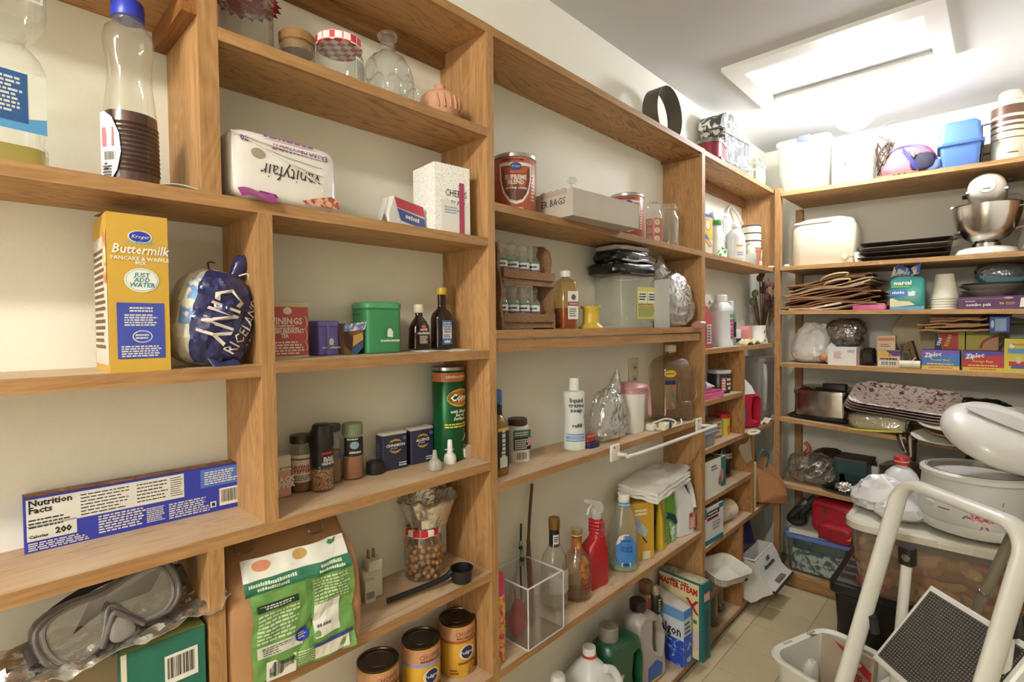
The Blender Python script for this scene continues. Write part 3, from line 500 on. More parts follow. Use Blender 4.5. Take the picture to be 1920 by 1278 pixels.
rect(t, 'info_panel', S, .076, .139, .044, .075, m((80, 120, 200), .5)); lines(t, S, .082, .135, .048, .071, 6, SILVERTXT, .001, 12); barcode(t, S, .104, .139, .008, .038, 4); rect(t, 'recycle_mark', S, .09, .099, .008, .018, WHITE); rect(t, 'recycle_mark', S, .092, .097, .01, .016, INK, .001)
rect(t, 'top_picture', tface(.078), -.14, .14, -.0135, .0135, pattern((60, 40, 30), (170, 90, 50), 40, 'noise', .5, .4, .15, (200, 190, 150)))
t = L('spice_tin', 'salmon and white paper spice tin half hidden by the upright', 'tin', -.12, .394, 1.014)
rbox(t, 'tin', .05, .03, .062, m((222, 160, 140), .5), r=.003); rbox(t, 'upper_band', .0505, .0305, .03, m((226, 216, 194), .5), (0, 0, .048), .003); S = front(.031)
txt(t, S, 'BLACK\nPEPPER', .014, .008, .028, WHITE, .001, bold=.03); txt(t, S, 'ground', .008, .014, .056, INK, .001, shear=.2)
def spice_jar(label, x, y, h, r, lidc, fillc, fill, lidh=.02, yaw=0, grp=None):
    t = L('spice_jar', label, 'jar', x, y, 1.014, yaw, grp)
    lathe(t, 'glass', [(r * .95, 0), (r, .003), (r, h * .72), (r * .8, h * .8), (r * .8, h * .84)], see((220, 222, 214), .08, 1.2, .04), 24, caps=(1, 0))
    lathe(t, 'spice', [(r * .92, .003), (r * .93, h * fill)], m(fillc, .9, bump=.4, bs=200), 24)
    lathe(t, 'lid', [(r * .95, h - lidh - .002), (r * .97, h - lidh), (r * .97, h - .003), (r * .9, h), (r * .3, h)], m(lidc, .4), 24)
    return t
t = spice_jar('glass cayenne pepper jar with cream label and dark brown lid', -.126, .447, .108, .0205, (62, 48, 40), (150, 92, 50), .22, .013, yaw=-24)
S = cyl(.0208, .1); rect(t, 'label', S, -.025, .025, .02, .072, m((226, 214, 198), .6), nu=10); words(t, S, (13,), .0062, 0, .064, m((80, 50, 40), .6), .001, bold=.02); txt(t, S, 'CAYENNE\nPEPPER', .0095, 0, .045, m((170, 40, 50), .6), .001, bold=.03); lines(t, S, -.015, .015, .023, .034, 3, m((120, 90, 80), .6), .001, 3)
t = L('pepper_grinder', 'glass peppercorn grinder with tall black cap', 'grinder', -.1, .476, 1.014, -20)
lathe(t, 'glass', [(.021, 0), (.0225, .003), (.0225, .046), (.021, .05), (.0205, .084)], see((220, 222, 218), .06, 1.2, .03), 28, caps=(1, 0)); lathe(t, 'peppercorns', [(.0205, .003), (.021, .043)], pattern((56, 34, 22), (176, 122, 76), 260, 'dots', .45, .6, .2), 24)
lathe(t, 'sleeve', [(.0212, .046), (.0214, .084)], m((30, 28, 30), .4), 28, caps=(0, 0)); lathe(t, 'cap', [(.0222, .084), (.0228, .086), (.0222, .112), (.018, .118), (.0165, .126), (.014, .128), (.008, .1285)], m((34, 32, 32), .35), 28)
S = cyl(.0216, .15); rect(t, 'brand_strip', S, -.006, .02, .071, .076, RED, nu=4); txt(t, S, 'BLACK\nPEPPER\nGRINDER', .0068, .008, .059, WHITE, .001, bold=.03)
t = spice_jar('plain glass spice jar with black lid behind the pepper grinder', -.132, .513, .118, .019, (40, 38, 36), (140, 104, 70), .55, .012)
rect(t, 'tag', cyl(.0193, .5), -.006, .012, .05, .06, m((60, 90, 170), .5), nu=3)
t = spice_jar('glass spice jar with sage green lid and black label', -.126, .557, .115, .0215, (140, 156, 122), (170, 110, 70), .42, .022, yaw=-28)
S = cyl(.0218, .15); rect(t, 'label', S, -.022, .02, .05, .088, m((26, 30, 32), .5), nu=8); oval(t, 'label_tree', S, 0, .072, .009, .008, m((150, 175, 205), .5), .001); words(t, S, (6,), .0075, .002, .057, WHITE, .001, bold=.03); lines(t, S, -.015, .014, .082, .087, 1, CREAM, .001, 2)
tag(L('loose_cap', 'loose black jar cap lying on the spice shelf', 'cap', -.122, .607, 1.014), 'loose black jar cap lying on the spice shelf', 'cap')
lathe(bpy.data.objects['loose_cap'], 'cap_shell', [(.019, 0), (.0195, .002), (.0185, .024), (.016, .026), (.004, .026)], m((34, 30, 28), .4), 24)
for lab, y, s1, s2 in (('dark navy cinnamon tin with silver lid', .653, 'CINNAMON', 'ground'), ('dark navy allspice tin with silver lid beside the tall green can', .727, 'ALLSPICE', 'ground')):
    t = L('spice_tin', lab, 'tin', -.128, y, 1.014, -4)
    rbox(t, 'tin', .062, .032, .077, m((44, 46, 72), .4), r=.004); rbox(t, 'lid', .0635, .0335, .007, m((196, 186, 178), .35), (0, 0, .076), .005)
    S = front(.0325); GO = m((190, 146, 60), .5); poly(t, 'gold_ornament', S, [(-.016, .06), (-.01, .066), (0, .068), (.01, .066), (.016, .06), (.01, .062), (0, .063), (-.01, .062)], GO); poly(t, 'gold_ornament', S, [(-.016, .044), (-.008, .038), (0, .036), (.008, .038), (.016, .044), (0, .041)], GO); txt(t, S, s1, .0085, .0, .054, WHITE, .001, bold=.03); txt(t, S, s2, .006, -.004, .048, WHITE, .001); oval(t, 'logo', S, .023, .068, .005, .004, m((90, 100, 180), .5)); lines(t, S, .008, .028, .006, .016, 2, SILVERTXT, .001, 4); lines(t, lface(.063), -.006, .006, .02, .06, 6, m((110, 110, 130), .5), .001, 3)
t = L('cleanser_can', 'tall green cleanser can with gold oval emblem beside the navy tins', 'can', -.1, .794, 1.014, -32)
lathe(t, 'can', [(.037, 0), (.0385, .004), (.0385, .21), (.036, .214)], m((24, 92, 52), .22, .45), 32); lathe(t, 'rim', [(.0372, .21), (.0392, .212), (.0392, .219), (.037, .221), (.01, .2195)], STEEL, 32)
S = cyl(.0386, .15); rect(t, 'orange_band', S, -.058, .05, .186, .207, m((196, 112, 60), .35), nu=14); words(t, S, (13,), .01, .02, .197, m((240, 226, 170), .5), .001, bold=.03); oval(t, 'emblem_rim', S, .022, .148, .036, .021, m((214, 186, 60), .35), .0008); oval(t, 'emblem', S, .022, .148, .032, .0175, m((176, 104, 34), .4), .0011); txt(t, S, 'Comet', .022, .024, .148, WHITE, .0015, bold=.04, shear=.2); txt(t, S, 'with Bleach\nfor all\nSurfaces', .0105, .018, .108, WHITE, .001, bold=.02, shear=.25); lines(t, S, -.02, .045, .078, .09, 2, m((220, 210, 80), .5), .001, 3); words(t, S, (6,), .006, -.01, .03, SILVERTXT, .001); tube(t, 'seam_line', [S(-.005, .02, .0005), S(.03, .05, .0005), S(.05, .06, .0005)], .0008, m((120, 190, 140), .4), 5)
t = L('nozzle_tip', 'frosted decorating nozzle tip standing on the spice shelf', 'nozzle', -.045, .708, 1.014)
lathe(t, 'nozzle', [(.013, 0), (.0145, .001), (.0145, .014), (.012, .02), (.006, .026), (.004, .043), (.003, .044)], see((226, 224, 212), .55, .8, .2), 24); lathe(t, 'ring', [(.0165, 0), (.0165, .002), (.015, .003)], see((226, 214, 200), .3), 24)
t = L('nozzle_tip', 'opaque white pointed nozzle cap on the spice shelf', 'nozzle', -.065, .768, 1.014)
lathe(t, 'nozzle', [(.0135, 0), (.0145, .002), (.0145, .012), (.012, .02), (.0065, .024), (.0055, .052), (.004, .054)], m((236, 236, 230), .35), 24)
t = L('bottle_clip', 'small white plastic clip beside the nozzle caps', 'clip', -.075, .822, 1.014, 15)
prism(t, 'clip', [(-.015, .012), (-.012, .004), (-.004, 0), (.008, .0), (.012, .012), (.016, .03), (.006, .028), (-.006, .026), (-.016, .026)], .022, m((226, 222, 214), .4))
# ---- shelf .757
t = L('tissue_carton', 'green and white carton on its side under the swimming goggles', 'box', -.062, .185, .757, 0)
bx(t, 'carton', -.046, .056, -.055, .06, 0, .127, m((36, 110, 92), .5)); bx(t, 'carton_end', -.175, -.046, -.03, .06, 0, .12, m((150, 130, 100), .6)); S = front(.11)
barcode(t, S, .004, .046, .06, .102, 7); lines(t, S, -.034, -.002, .05, .06, 2, SILVERTXT, .001, 3); rect(t, 'cream_edge', S, -.0465, -.04, 0, .127, m((226, 220, 196), .6)); poly(t, 'green_flap', tface(.127), [(-.046, -.055), (.056, -.055), (.056, .06), (-.046, .06)], m((170, 176, 110), .6), .0006)
def foilf(u, v): return (-.2 + .285 * u, -.065 + .135 * v, .134 + .02 * u * u * (1 if u > .5 else .6) + .012 * noise.noise(Vector((u * 7, v * 6, 2))) + .008 * noise.noise(Vector((u * 17, v * 13, 5))) + (.012 if (u < .04 or u > .96) else 0))
t2 = L('foil_sheet', 'crumpled aluminium foil sheet under the diving mask', 'foil', -.06, .19, .757)
sheet(t2, 'foil', 44, 24, foilf, FOIL, .001, sm=30)
t = L('diving_mask', 'clear swimming goggles mask with grey skirt resting on foil', 'goggles', -.04, .147, .896, 2, rx=-14, ry=-15); t.scale = (.82, .82, .86)
def maskring(s, y, k=1):
    P = []
    for a, b in ((-.098, .002), (-.09, -.03), (-.068, -.044), (-.036, -.04), (-.02, -.022), (-.008, .004), (0, .012), (.008, .004), (.02, -.022), (.036, -.04), (.068, -.044), (.09, -.03), (.098, .002), (.092, .03), (.07, .042), (.036, .042), (0, .036), (-.036, .042), (-.07, .042), (-.092, .03)): P.append((a * s, y, b * s * k + .045))
    return crom(P, 2, True)
SK = see((120, 112, 104), .6, .7, .25, (200, 195, 188))
loft(t, 'skirt', [[tuple(q) for q in maskring(1, -.018)], [tuple(q) for q in maskring(1.06, -.012)], [tuple(q) for q in maskring(1.08, .012)], [tuple(q) for q in maskring(.96, .04, .95)]], SK, caps=(0, 0), sm=80)
tube(t, 'frame_rim', maskring(1.0, -.02), .0042, see((150, 144, 142), .45, 1.4, .1, (214, 210, 208)), 8, 1, True)
tube(t, 'frame_rim', maskring(.9, -.021), .0028, m((120, 112, 108), .3), 6, 1, True)
q = maskring(.97, -.02); mk('lens', [tuple(v) for v in q] + [(-.055, -.02, .045), (.055, -.02, .045), (0, -.02, .07)], [(i, (i + 1) % 40, 40 if (i < 12 or i >= 33) else (41 if 12 <= i < 26 and i > 12 else 42)) for i in range(40)], see((214, 206, 190), .34, 1.2, .06), t, sm=0)
tube(t, 'nose_arch', [(-.03, -.022, .004), (-.012, -.03, .03), (0, -.033, .045), (.012, -.03, .03), (.03, -.022, .004)], .005, m((96, 88, 84), .4), 8)
blob(t, 'nose_pocket', .04, .03, .045, see((190, 182, 174), .6, .6, .3), 2, .03, o=(0, -.024, -.002), prof=lambda q: 1.1 - .5 * q)
for s in (-1, 1): rbox(t, 'strap_buckle', .016, .03, .03, m((46, 40, 38), .5), (s * .106, .004, .03), .005)
tube(t, 'strap', [(-.108, .005, .045), (-.08, .05, .075), (0, .07, .085), (.08, .05, .075), (.108, .005, .045)], .008, m((52, 46, 44), .6), 8, sq=.35)
# dog food bag
t = L('dog_food_bag', 'crumpled kraft and green pet food bag clipped shut at the top', 'bag', -.062, .385, .757, -4)
BG = m((178, 132, 90), .75, bump=.35, bs=26)
def bag_rings():
    out = []
    for z, w_, d_, oy in ((0, .212, .125, 0), (.01, .222, .135, 0), (.07, .224, .138, 0), (.13, .22, .13, 0), (.165, .214, .118, .004), (.19, .205, .085, .02), (.212, .2, .05, .03), (.23, .198, .022, .036)):
        ring = R(w_, d_, .012, z, 0, oy, 4); out.append([(x + .004 * noise.noise(Vector((x * 30, y * 30, z * 40))), y + .006 * noise.noise(Vector((x * 22 + 5, y * 30, z * 34))), z + (.0 if z < .02 else .006 * noise.noise(Vector((x * 20, y * 20, z * 20 + 9))))) for x, y, z in ring])
    return out
loft(t, 'bag', bag_rings(), BG, sm=25)
SD = lambda u, v, e=0: Vector((u + .002 * math.sin(v * 70), -(.0725 + .0025 * math.sin(v * 40 + u * 22) + .009 * abs(noise.noise(Vector((u * 16, v * 20, 4)))) + .004 * noise.noise(Vector((u * 40, v * 50, 2)))) - e + (0 if v < .155 else (v - .155) * .95), v))
LG = m((112, 158, 84), .5); rect(t, 'green_panel', SD, -.078, .092, .006, .152, LG, .002, 40, 34); rect(t, 'white_panel', SD, -.084, .088, .166, .194, m((232, 228, 216), .5), .002, 40, 8); rect(t, 'dark_green_band', SD, -.084, .09, .148, .168, m((44, 112, 84), .5), .0026, 40, 6); rect(t, 'green_divider', SD, .008, .016, .006, .15, m((88, 134, 64), .5), .0028, 1, 12)
lines(t, SD, -.07, .0, .07, .115, 8, m((196, 214, 170), .6), .003, 3); lines(t, SD, .02, .085, .1, .145, 8, m((196, 214, 170), .6), .003, 4); rect(t, 'black_strip', SD, -.07, -.005, .118, .13, m((30, 60, 36), .5), .003, 4); lines(t, SD, -.066, -.01, .12, .128, 2, SILVERTXT, .0036, 8); rect(t, 'white_panel', SD, -.07, .0, .046, .066, m((230, 228, 218), .5), .003, 4); lines(t, SD, -.062, -.01, .048, .064, 4, m((120, 130, 110), .6), .0036, 9); oval(t, 'blue_badge', SD, .0, .062, .0115, .0115, BLUE, .004); lines(t, SD, -.007, .007, .056, .068, 3, SILVERTXT, .0046, 2)
rect(t, 'white_panel', SD, .02, .066, .046, .1, m((234, 232, 222), .5), .003, 4, 4); lines(t, SD, .026, .055, .06, .068, 1, m((110, 110, 110), .6), .0036, 5); rect(t, 'blue_strip', SD, .018, .088, .03, .036, m((52, 72, 150), .5), .003, 5); rect(t, 'white_panel', SD, .018, .08, .01, .029, m((222, 214, 200), .5), .0028, 5); barcode(t, SD, -.058, -.012, .004, .036, 8, .0036); lines(t, SD, -.01, .02, .01, .035, 6, m((196, 214, 170), .6), .003, 6)
words(t, SD, (18, 12), .0075, -.04, .158, m((220, 226, 200), .6), .0034, bold=.02); words(t, SD, (9, 11), .0075, .055, .159, m((220, 226, 200), .6), .0034, bold=.02); oval(t, 'bowl_picture', SD, .006, .186, .012, .007, m((190, 150, 84), .6), .003); oval(t, 'food_picture', SD, -.055, .184, .014, .007, m((206, 130, 96), .6), .003); poly(t, 'leaf_picture', SD, [(.055, .188), (.06, .192), (.068, .19), (.074, .194), (.07, .187), (.062, .185)], m((60, 120, 60), .6), .003)
S = lface(.226); rect(t, 'side_print', S, -.03, .05, .004, .13, m((30, 84, 60), .5), .006); rect(t, 'side_print', S, -.02, .05, .08, .118, m((104, 168, 84), .5), .0065)
sheet(t, 'rolled_top', 20, 6, lambda u, v: (-.1 + .2 * u, .045 - .05 * v, .225 + .014 * math.sin(v * 3) + .006 * noise.noise(Vector((u * 9, v * 4, 1)))), BG, .003, sm=30)
for x in (-.07, .05):
    c = rbox(t, 'binder_clip', .034, .03, .02, BLACK, (x, .012, .222), .003)
    tube(c, 'clip_wire', [(-.008, -.012, .006), (-.012, -.022, -.006), (-.01, -.03, -.02), (.01, -.03, -.02), (.012, -.022, -.006), (.008, -.012, .006)], .0014, STEEL, 6)
t = L('plug_adapter', 'white two-pin plug adapter standing on the dog food shelf', 'adapter', -.118, .588, .757, -10)
AD = m((222, 220, 202), .4); rbox(t, 'body', .045, .034, .06, AD, r=.006); rbox(t, 'head', .034, .038, .022, AD, (.004, -.004, .058), .006); boxes(t, 'step', [(-.0225, .0, -.03, -.017, .0, .045)], AD); rect(t, 'rating_label', pl((0, -.0302, 0), (1, 0, 0), (0, 0, 1)), -.02, -.003, .008, .022, m((150, 148, 140), .5))
for x in (-.004, .008): bx(t, 'pin', x - .002, x + .002, -.004, .003, .08, .098, m((170, 140, 90), .3, 1))
t = L('nut_jar', 'round glass jar of hazelnuts with red gingham lid', 'jar', -.11, .722, .757)
lathe(t, 'glass', [(.04, 0), (.043, .004), (.043, .085), (.038, .096), (.038, .1)], see((222, 226, 216), .06, 1.3, .03), 32, caps=(1, 0)); lathe(t, 'lid', [(.04, .098), (.041, .1), (.041, .112), (.039, .114), (.01, .114)], pattern((180, 36, 40), (235, 215, 205), 70, 'check'), 28)
rg = random.Random(4); nut = None; NUT = m((168, 118, 66), .5, var=.25)
for k in range(120):
    z = .01 + .0105 * (k // 17); a = 2.4 * k + rg.random(); r_ = .0345 if k % 17 < 12 else .018
    if nut is None: nut = blob(t, 'nut', .0125, .0125, .0125, NUT, 1, .08, 2, 2, nu=8, nv=6); n_ = nut
    else: n_ = nut.copy(); COL.objects.link(n_)
    n_.location = (r_ * math.cos(a), r_ * math.sin(a), z - .006); n_.rotation_euler = (rg.random() * 3, rg.random() * 3, 0)
t = L('foil_cup', 'crumpled foil pie cup balanced on the nut jar', 'foil', -.108, .735, .872)
def fcup(s): return [[((r_ + .006 * noise.noise(Vector((math.cos(a) * 4, math.sin(a) * 4, z * 60))) + (.01 * noise.noise(Vector((math.cos(a) * 7, math.sin(a) * 7, 3))) if z > .04 else 0)) * math.cos(a), (r_ + .006 * noise.noise(Vector((math.cos(a) * 4, math.sin(a) * 4, z * 60)))) * math.sin(a), z + (.02 * noise.noise(Vector((math.cos(a) * 3, math.sin(a) * 3, 7))) if z > .04 else 0)) for a in [2 * PI * i / 40 for i in range(40)]] for r_, z in s]
loft(t, 'foil', fcup([(.038, 0), (.046, .004), (.05, .022), (.052, .026), (.062, .06), (.07, .066), (.066, .069), (.058, .062), (.047, .028), (.04, .008)]), FOIL, sm=25)
t = L('measuring_scoop', 'long-handled black plastic measuring scoop lying near the nut jar', 'scoop', -.03, .67, .757)
tube(t, 'handle', [(-.085, .02, .012), (-.03, .01, .014), (.04, -.004, .02), (.062, -.008, .03)], [.006, .006, .0065, .007], BLACK, 8); lathe(t, 'bowl', [(.016, 0), (.022, .003), (.025, .028), (.0265, .032), (.024, .031), (.02, .006), (.004, .005)], BLACK, 28, o=(.088, -.012, .0))
# ---- shelf .5115: pet food cans
for k, (x, y, lab, band) in enumerate(((-.085, .8, 'yellow pet food can with orange band against the upright', (176, 92, 58)), (-.08, .69, 'yellow pet food can with pale violet band, middle of three', (150, 150, 196)), (-.085, .583, 'yellow pet food can with brown band, farthest from the upright', (96, 58, 36)))):
    t = L('food_can', lab, 'can', x, y, .5115, -30 + 4 * k, 'pet food cans')
    r_ = .042; lathe(t, 'can', [(r_ - .002, 0), (r_, .003), (r_, .116), (r_ - .001, .118)], m((218, 168, 58), .4), 36); lathe(t, 'lid', [(r_, .119), (r_ + .001, .121), (r_ + .001, .124), (r_ - .003, .124), (r_ - .004, .121), (r_ - .011, .121), (r_ - .012, .1195), (r_ - .02, .1195), (r_ - .021, .121), (.004, .121)], m((96, 88, 78), .3, 1), 36)
    S = cyl(r_ + .0002, .1); rect(t, 'top_band', S, -.13, .13, .088, .116, m((206, 150, 112), .5), nu=36); rect(t, 'colour_band', S, -.13, .13, .081, .088, m(band, .5), .0007, nu=36); txt(t, S, 'CHOPPED', .0155, .012, .102, m((120, 50, 36), .5), .001, sx=.8); words(t, S, (13,), .007, .012, .0925, m((110, 50, 36), .5), .001); oval(t, 'emblem_halo', S, .012, .058, .021, .0165, m((236, 226, 190), .5), .0006); oval(t, 'emblem', S, .012, .058, .0155, .0145, m((34, 42, 96), .5), .0009); txt(t, S, 'Pedigree', .011, .012, .058, WHITE, .0013, bold=.02, sx=.85); words(t, S, (9,), .009, .012, .034, m((110, 60, 30), .5), .001); poly(t, 'food_picture', S, [(.015, .006), (.045, .006), (.046, .03), (.034, .036), (.02, .022)], pattern((120, 50, 28), (200, 130, 80), 120), .0008); lines(t, S, -.03, -.008, .008, .022, 2, m((110, 60, 30), .5), .001, 2)
# ================================================================== bay 2: on top of the unit
t = L('cake_ring', 'dark springform cake ring standing on edge on the unit top', 'cake ring', -.085, 1.84, TOP)
loft(t, 'band', [[(r_ * math.cos(a), y, .1 + r_ * math.sin(a)) for r_, y in ((.1, -.03), (.1, .03), (.0975, .03), (.0975, -.03))] for a in [2 * PI * i / 48 for i in range(48)]], m((92, 86, 74), .4, .5), closed=True, sm=40)
bx(t, 'clasp', .07, .1, -.02, .02, .026, .034, STEEL, rot=(0, 12, 0))
t = L('loaf_tin', 'maroon lidded tin beside the floral gift boxes', 'tin', -.062, 2.22, TOP, 10)
loft(t, 'tin', [R(.15, .1, .04, 0, n=6), R(.156, .106, .042, .004, n=6), R(.156, .106, .042, .07, n=6)], m((146, 36, 58), .35)); loft(t, 'rim', [R(.162, .112, .044, .068, n=6), R(.162, .112, .044, .082, n=6), R(.15, .1, .04, .085, n=6)], m((140, 136, 124), .35, .6)); rect(t, 'base_band', front(.107), -.05, .05, .0, .012, m((180, 160, 110), .4))
FP = pattern((70, 72, 72), (226, 224, 214), 34, 'noise', .52, .6, .03); FP2 = pattern((60, 62, 62), (215, 212, 200), 60, 'noise', .5, .6, .04)
t = L('gift_box', 'black and white floral gift box with dark base near the cake ring', 'box', -.09, 2.44, TOP, -3)
bx(t, 'carton', -.12, .13, -.06, .05, .03, .16, FP); bx(t, 'base', -.118, .128, -.058, .048, 0, .03, m((110, 100, 88), .5)); bx(t, 'lid', -.124, .134, -.064, .054, .15, .175, FP2); rect(t, 'lid_band', front(.128), -.124, .13, .15, .158, m((90, 92, 88), .5), .001)
t = L('gift_bag', 'patterned black and white domed parcel on the floral gift box', 'box', -.095, 2.4, TOP + .176)
prism(t, 'dome', [(-.11, 0)] + [(-.11 * math.cos(PI * i / 10), .012 + .07 * math.sin(PI * i / 10)) for i in range(11)] + [(.11, 0)], .1, FP, sm=60)
t = L('wire_basket', 'white plastic basket with slatted sides and looped handle', 'basket', -.075, 2.72, TOP)
WB = m((228, 222, 204), .5); bx(t, 'bottom', -.05, .05, -.05, .05, 0, .006, WB)
for k in range(7):
    x = -.055 + .018 * k; boxes(t, 'slat', [(x, x + .006, -.056, -.05, .0, .09)], WB)
for k in range(5): boxes(t, 'slat', [(.05, .056, -.045 + .02 * k, -.039 + .02 * k, 0, .09)], WB)
boxes(t, 'rim', [(-.062, .062, -.062, -.05, .088, .098), (-.062, .062, .05, .062, .088, .098), (-.062, -.05, -.05, .05, .088, .098), (.05, .062, -.05, .05, .088, .098)], WB); bx(t, 'back_panel', -.055, .055, .05, .055, 0, .09, WB)
tube(t, 'handle', [(-.05, -.055, .09), (-.045, -.05, .125), (0, -.045, .14), (.045, -.05, .125), (.05, -.055, .09)], .004, WB, 8); tube(t, 'cord', [(.04, -.06, .08), (.03, -.066, .03), (.01, -.07, .002), (.0, -.072, -.002)], .0025, WB, 6)
# ---- shelf 1.614
def coffee(label, x, y, yaw):
    t = L('coffee_can', label, 'can', x, y, 1.614, yaw, 'ground coffee cans'); r_ = .057; OR = m((186, 98, 72), .4)
    lathe(t, 'can', [(r_ - .002, 0), (r_, .003), (r_, .138), (r_ - .002, .142)], OR, 40); lathe(t, 'rim', [(r_ - .003, .14), (r_ + .001, .142), (r_ + .001, .15), (r_ - .004, .153), (.02, .153)], m((190, 190, 186), .3, .7), 40)
    S = cyl(r_ + .0003, -.15); rect(t, 'white_band', S, -.045, .045, .118, .126, m((232, 228, 220), .5), nu=14); poly(t, 'shield_edge', S, [(-.044, .12), (.044, .12), (.043, .085), (.034, .05), (.018, .027), (0, .021), (-.018, .027), (-.034, .05), (-.043, .085)], m((232, 228, 220), .5), .0008)
    poly(t, 'shield', S, [(-.037, .114), (.037, .114), (.036, .084), (.029, .054), (.016, .034), (0, .029), (-.016, .034), (-.029, .054), (-.036, .084)], m((110, 60, 44), .5), .0014); oval(t, 'logo', S, 0, .116, .014, .0095, m((52, 72, 160), .5), .002); txt(t, S, 'Kroger', .0075, 0, .116, WHITE, .0026, shear=.3); txt(t, S, 'SUPREME\nBLEND', .0155, 0, .082, m((236, 226, 214), .5), .002, bold=.03, sx=.88); txt(t, S, 'GROUND COFFEE', .0068, 0, .061, m((236, 226, 214), .5), .002, bold=.03); rect(t, 'roast_strip', S, -.022, .022, .098, .103, OR, .002, 6); lines(t, S, -.02, .02, .008, .015, 1, m((240, 210, 190), .5), .0012, 3); lines(t, S, .042, .056, .03, .1, 8, m((240, 210, 190), .5), .0012, 4); lines(t, S, -.035, .03, .13, .136, 1, m((90, 40, 30), .5), .0012, 5)
    return t
coffee('orange and brown coffee can beside the upright', -.082, 1.012, -34); coffee('orange and brown coffee can behind the long cardboard tray', -.082, 1.572, -44)
t = L('cardboard_tray', 'long grey cardboard box overhanging the shelf, handwritten bags', 'box', -.018, 1.245, 1.614, -4)
CB = m((196, 186, 174), .8); bx(t, 'carton', -.14, .16, -.07, .085, .0, .072, CB); S = lface(.28); txt(t, S, 'ER BAGS', .026, .0, .042, m((50, 44, 44), .7), .001, sx=.9, shear=.1); mk('torn_edge', [(-.1405, -.05 + .012 * k, .072 + (.005 if k % 2 else .001)) for k in range(9)] + [(-.1405, .046, .06), (-.1405, -.05, .06)], [tuple(range(11))], m((180, 168, 156), .9), t, sm=0)
tube(t, 'seam_tape', [(.16, -.0705, .0), (.16, -.0705, .072)], .0012, m((178, 166, 154), .8), 5, 1)
t = L('glass_cruet', 'small clear glass cruet standing on the cardboard box', 'cruet', -.06, 1.235, 1.687)
lathe(t, 'glass', [(.014, 0), (.016, .003), (.016, .03), (.006, .04), (.005, .05), (.014, .06), (.01, .07), (.002, .072)], see((226, 232, 228), .12, 1.2, .03), 20)
t = L('flower_jar', 'tall glass tumbler printed with pink flowers', 'glass', -.075, 1.752, 1.614, -62)
lathe(t, 'glass', [(.026, 0), (.029, .004), (.029, .11), (.024, .125), (.022, .135), (.026, .15), (.018, .158)], see((224, 214, 206), .2, 1.2, .04), 24); S = cyl(.0295, .1)
rect(t, 'pink_print', S, -.04, .04, .01, .098, see((196, 90, 92), .75, .5, .3), nu=10)
for cv in (.025, .054, .083):
    for cu in (-.02, .008): oval(t, 'flower', S, cu, cv, .01, .011, m((226, 206, 170), .5), .001, 10); oval(t, 'flower_eye', S, cu, cv, .004, .0045, m((206, 170, 80), .5), .0015, 8)
t = L('glass_bottle', 'clear glass storage bottle with glass stopper at the shelf end', 'bottle', -.066, 1.852, 1.614)
lathe(t, 'glass', [(.032, 0), (.035, .004), (.035, .115), (.026, .13), (.024, .142), (.03, .147), (.03, .153), (.026, .156), (.027, .162), (.022, .168), (.004, .17)], see((214, 226, 220), .12, 1.3, .03), 28); S = cyl(.0353, 0)
for cu, cv in ((.0, .03), (.014, .045), (-.012, .018), (.02, .02)): oval(t, 'red_dot', S, cu, cv, .003, .004, m((206, 60, 70), .5), .0008, 8)
# ---- shelf 1.318: spice rack
t = L('spice_rack', 'two-tier dark wooden spice rack with scalloped side', 'rack', -.085, 1.036, 1.318)
RK = wood(1, (92, 64, 42), (150, 114, 80), 0, .8)
for x, mir in ((-.104, 1), (.1, 1)):
    prism(t, 'side_panel', [(-.04, 0), (.035, 0), (.035, .03), (.028, .06), (.035, .09), (.03, .13), (.02, .16), (.024, .19), (.018, .215), (-.005, .232), (-.04, .236)], .009, RK, o=(x, 0, 0), rot=(0, 0, -90))
for z in (.012, .124):
    bx(t, 'rack_shelf', -.098, .104, -.03, .036, z, z + .007, RK); prism(t, 'front_rail', [(-.1 + .204 * i / 20, z + .03 + .002 * math.sin(i * 1.6)) for i in range(21)] + [(.104, z + .008), (-.1, z + .008)], .007, RK, o=(0, -.032, 0)); bx(t, 'lower_rail', -.1, .104, -.0355, -.0285, z - .008, z + .0, RK)
CK = m((170, 132, 88), .9); rg = random.Random(2)
for row, z in enumerate((1.337, 1.449)):
    for k in range(4):
        s = L('spice_bottle', 'small stoppered spice bottle on the %s rack tier, %s' % (('lower', 'upper')[row], ('beside the oak upright', 'second from the oak upright', 'third from the oak upright', 'against the scalloped rack side')[k]), 'bottle', -.083, .958 + .042 * k, z, -38, 'spice bottles in the wooden rack')
        lathe(s, 'glass', [(.018, 0), (.02, .003), (.02, .05), (.016, .06), (.0105, .066), (.0105, .076), (.014, .08), (.0145, .09), (.011, .096), (.003, .097)], see((226, 226, 218), .16, 1.2, .03), 20); lathe(s, 'contents', [(.0175, .003), (.018, .02 + .022 * rg.random())], m(((150, 130, 90), (120, 96, 60), (190, 180, 150), (110, 110, 70))[(k + row) % 4], .9, bump=.5, bs=220), 16)
        S = cyl(.0202, 0); rect(s, 'label', S, -.019, .019, .03, .046, m((232, 228, 224), .6), nu=8); rect(s, 'green_stripe', S, -.019, .019, .046, .051, m((58, 148, 130), .6), nu=8); rect(s, 'violet_stripe', S, -.019, .019, .0265, .03, m((120, 84, 140), .6), nu=8); lines(s, S, -.012, .012, .033, .042, 1, INK, .0009, k + 3)
t = L('drink_pouch', 'red and white upright snack pouch behind the rack side', 'pouch', -.138, 1.215, 1.318, -20)
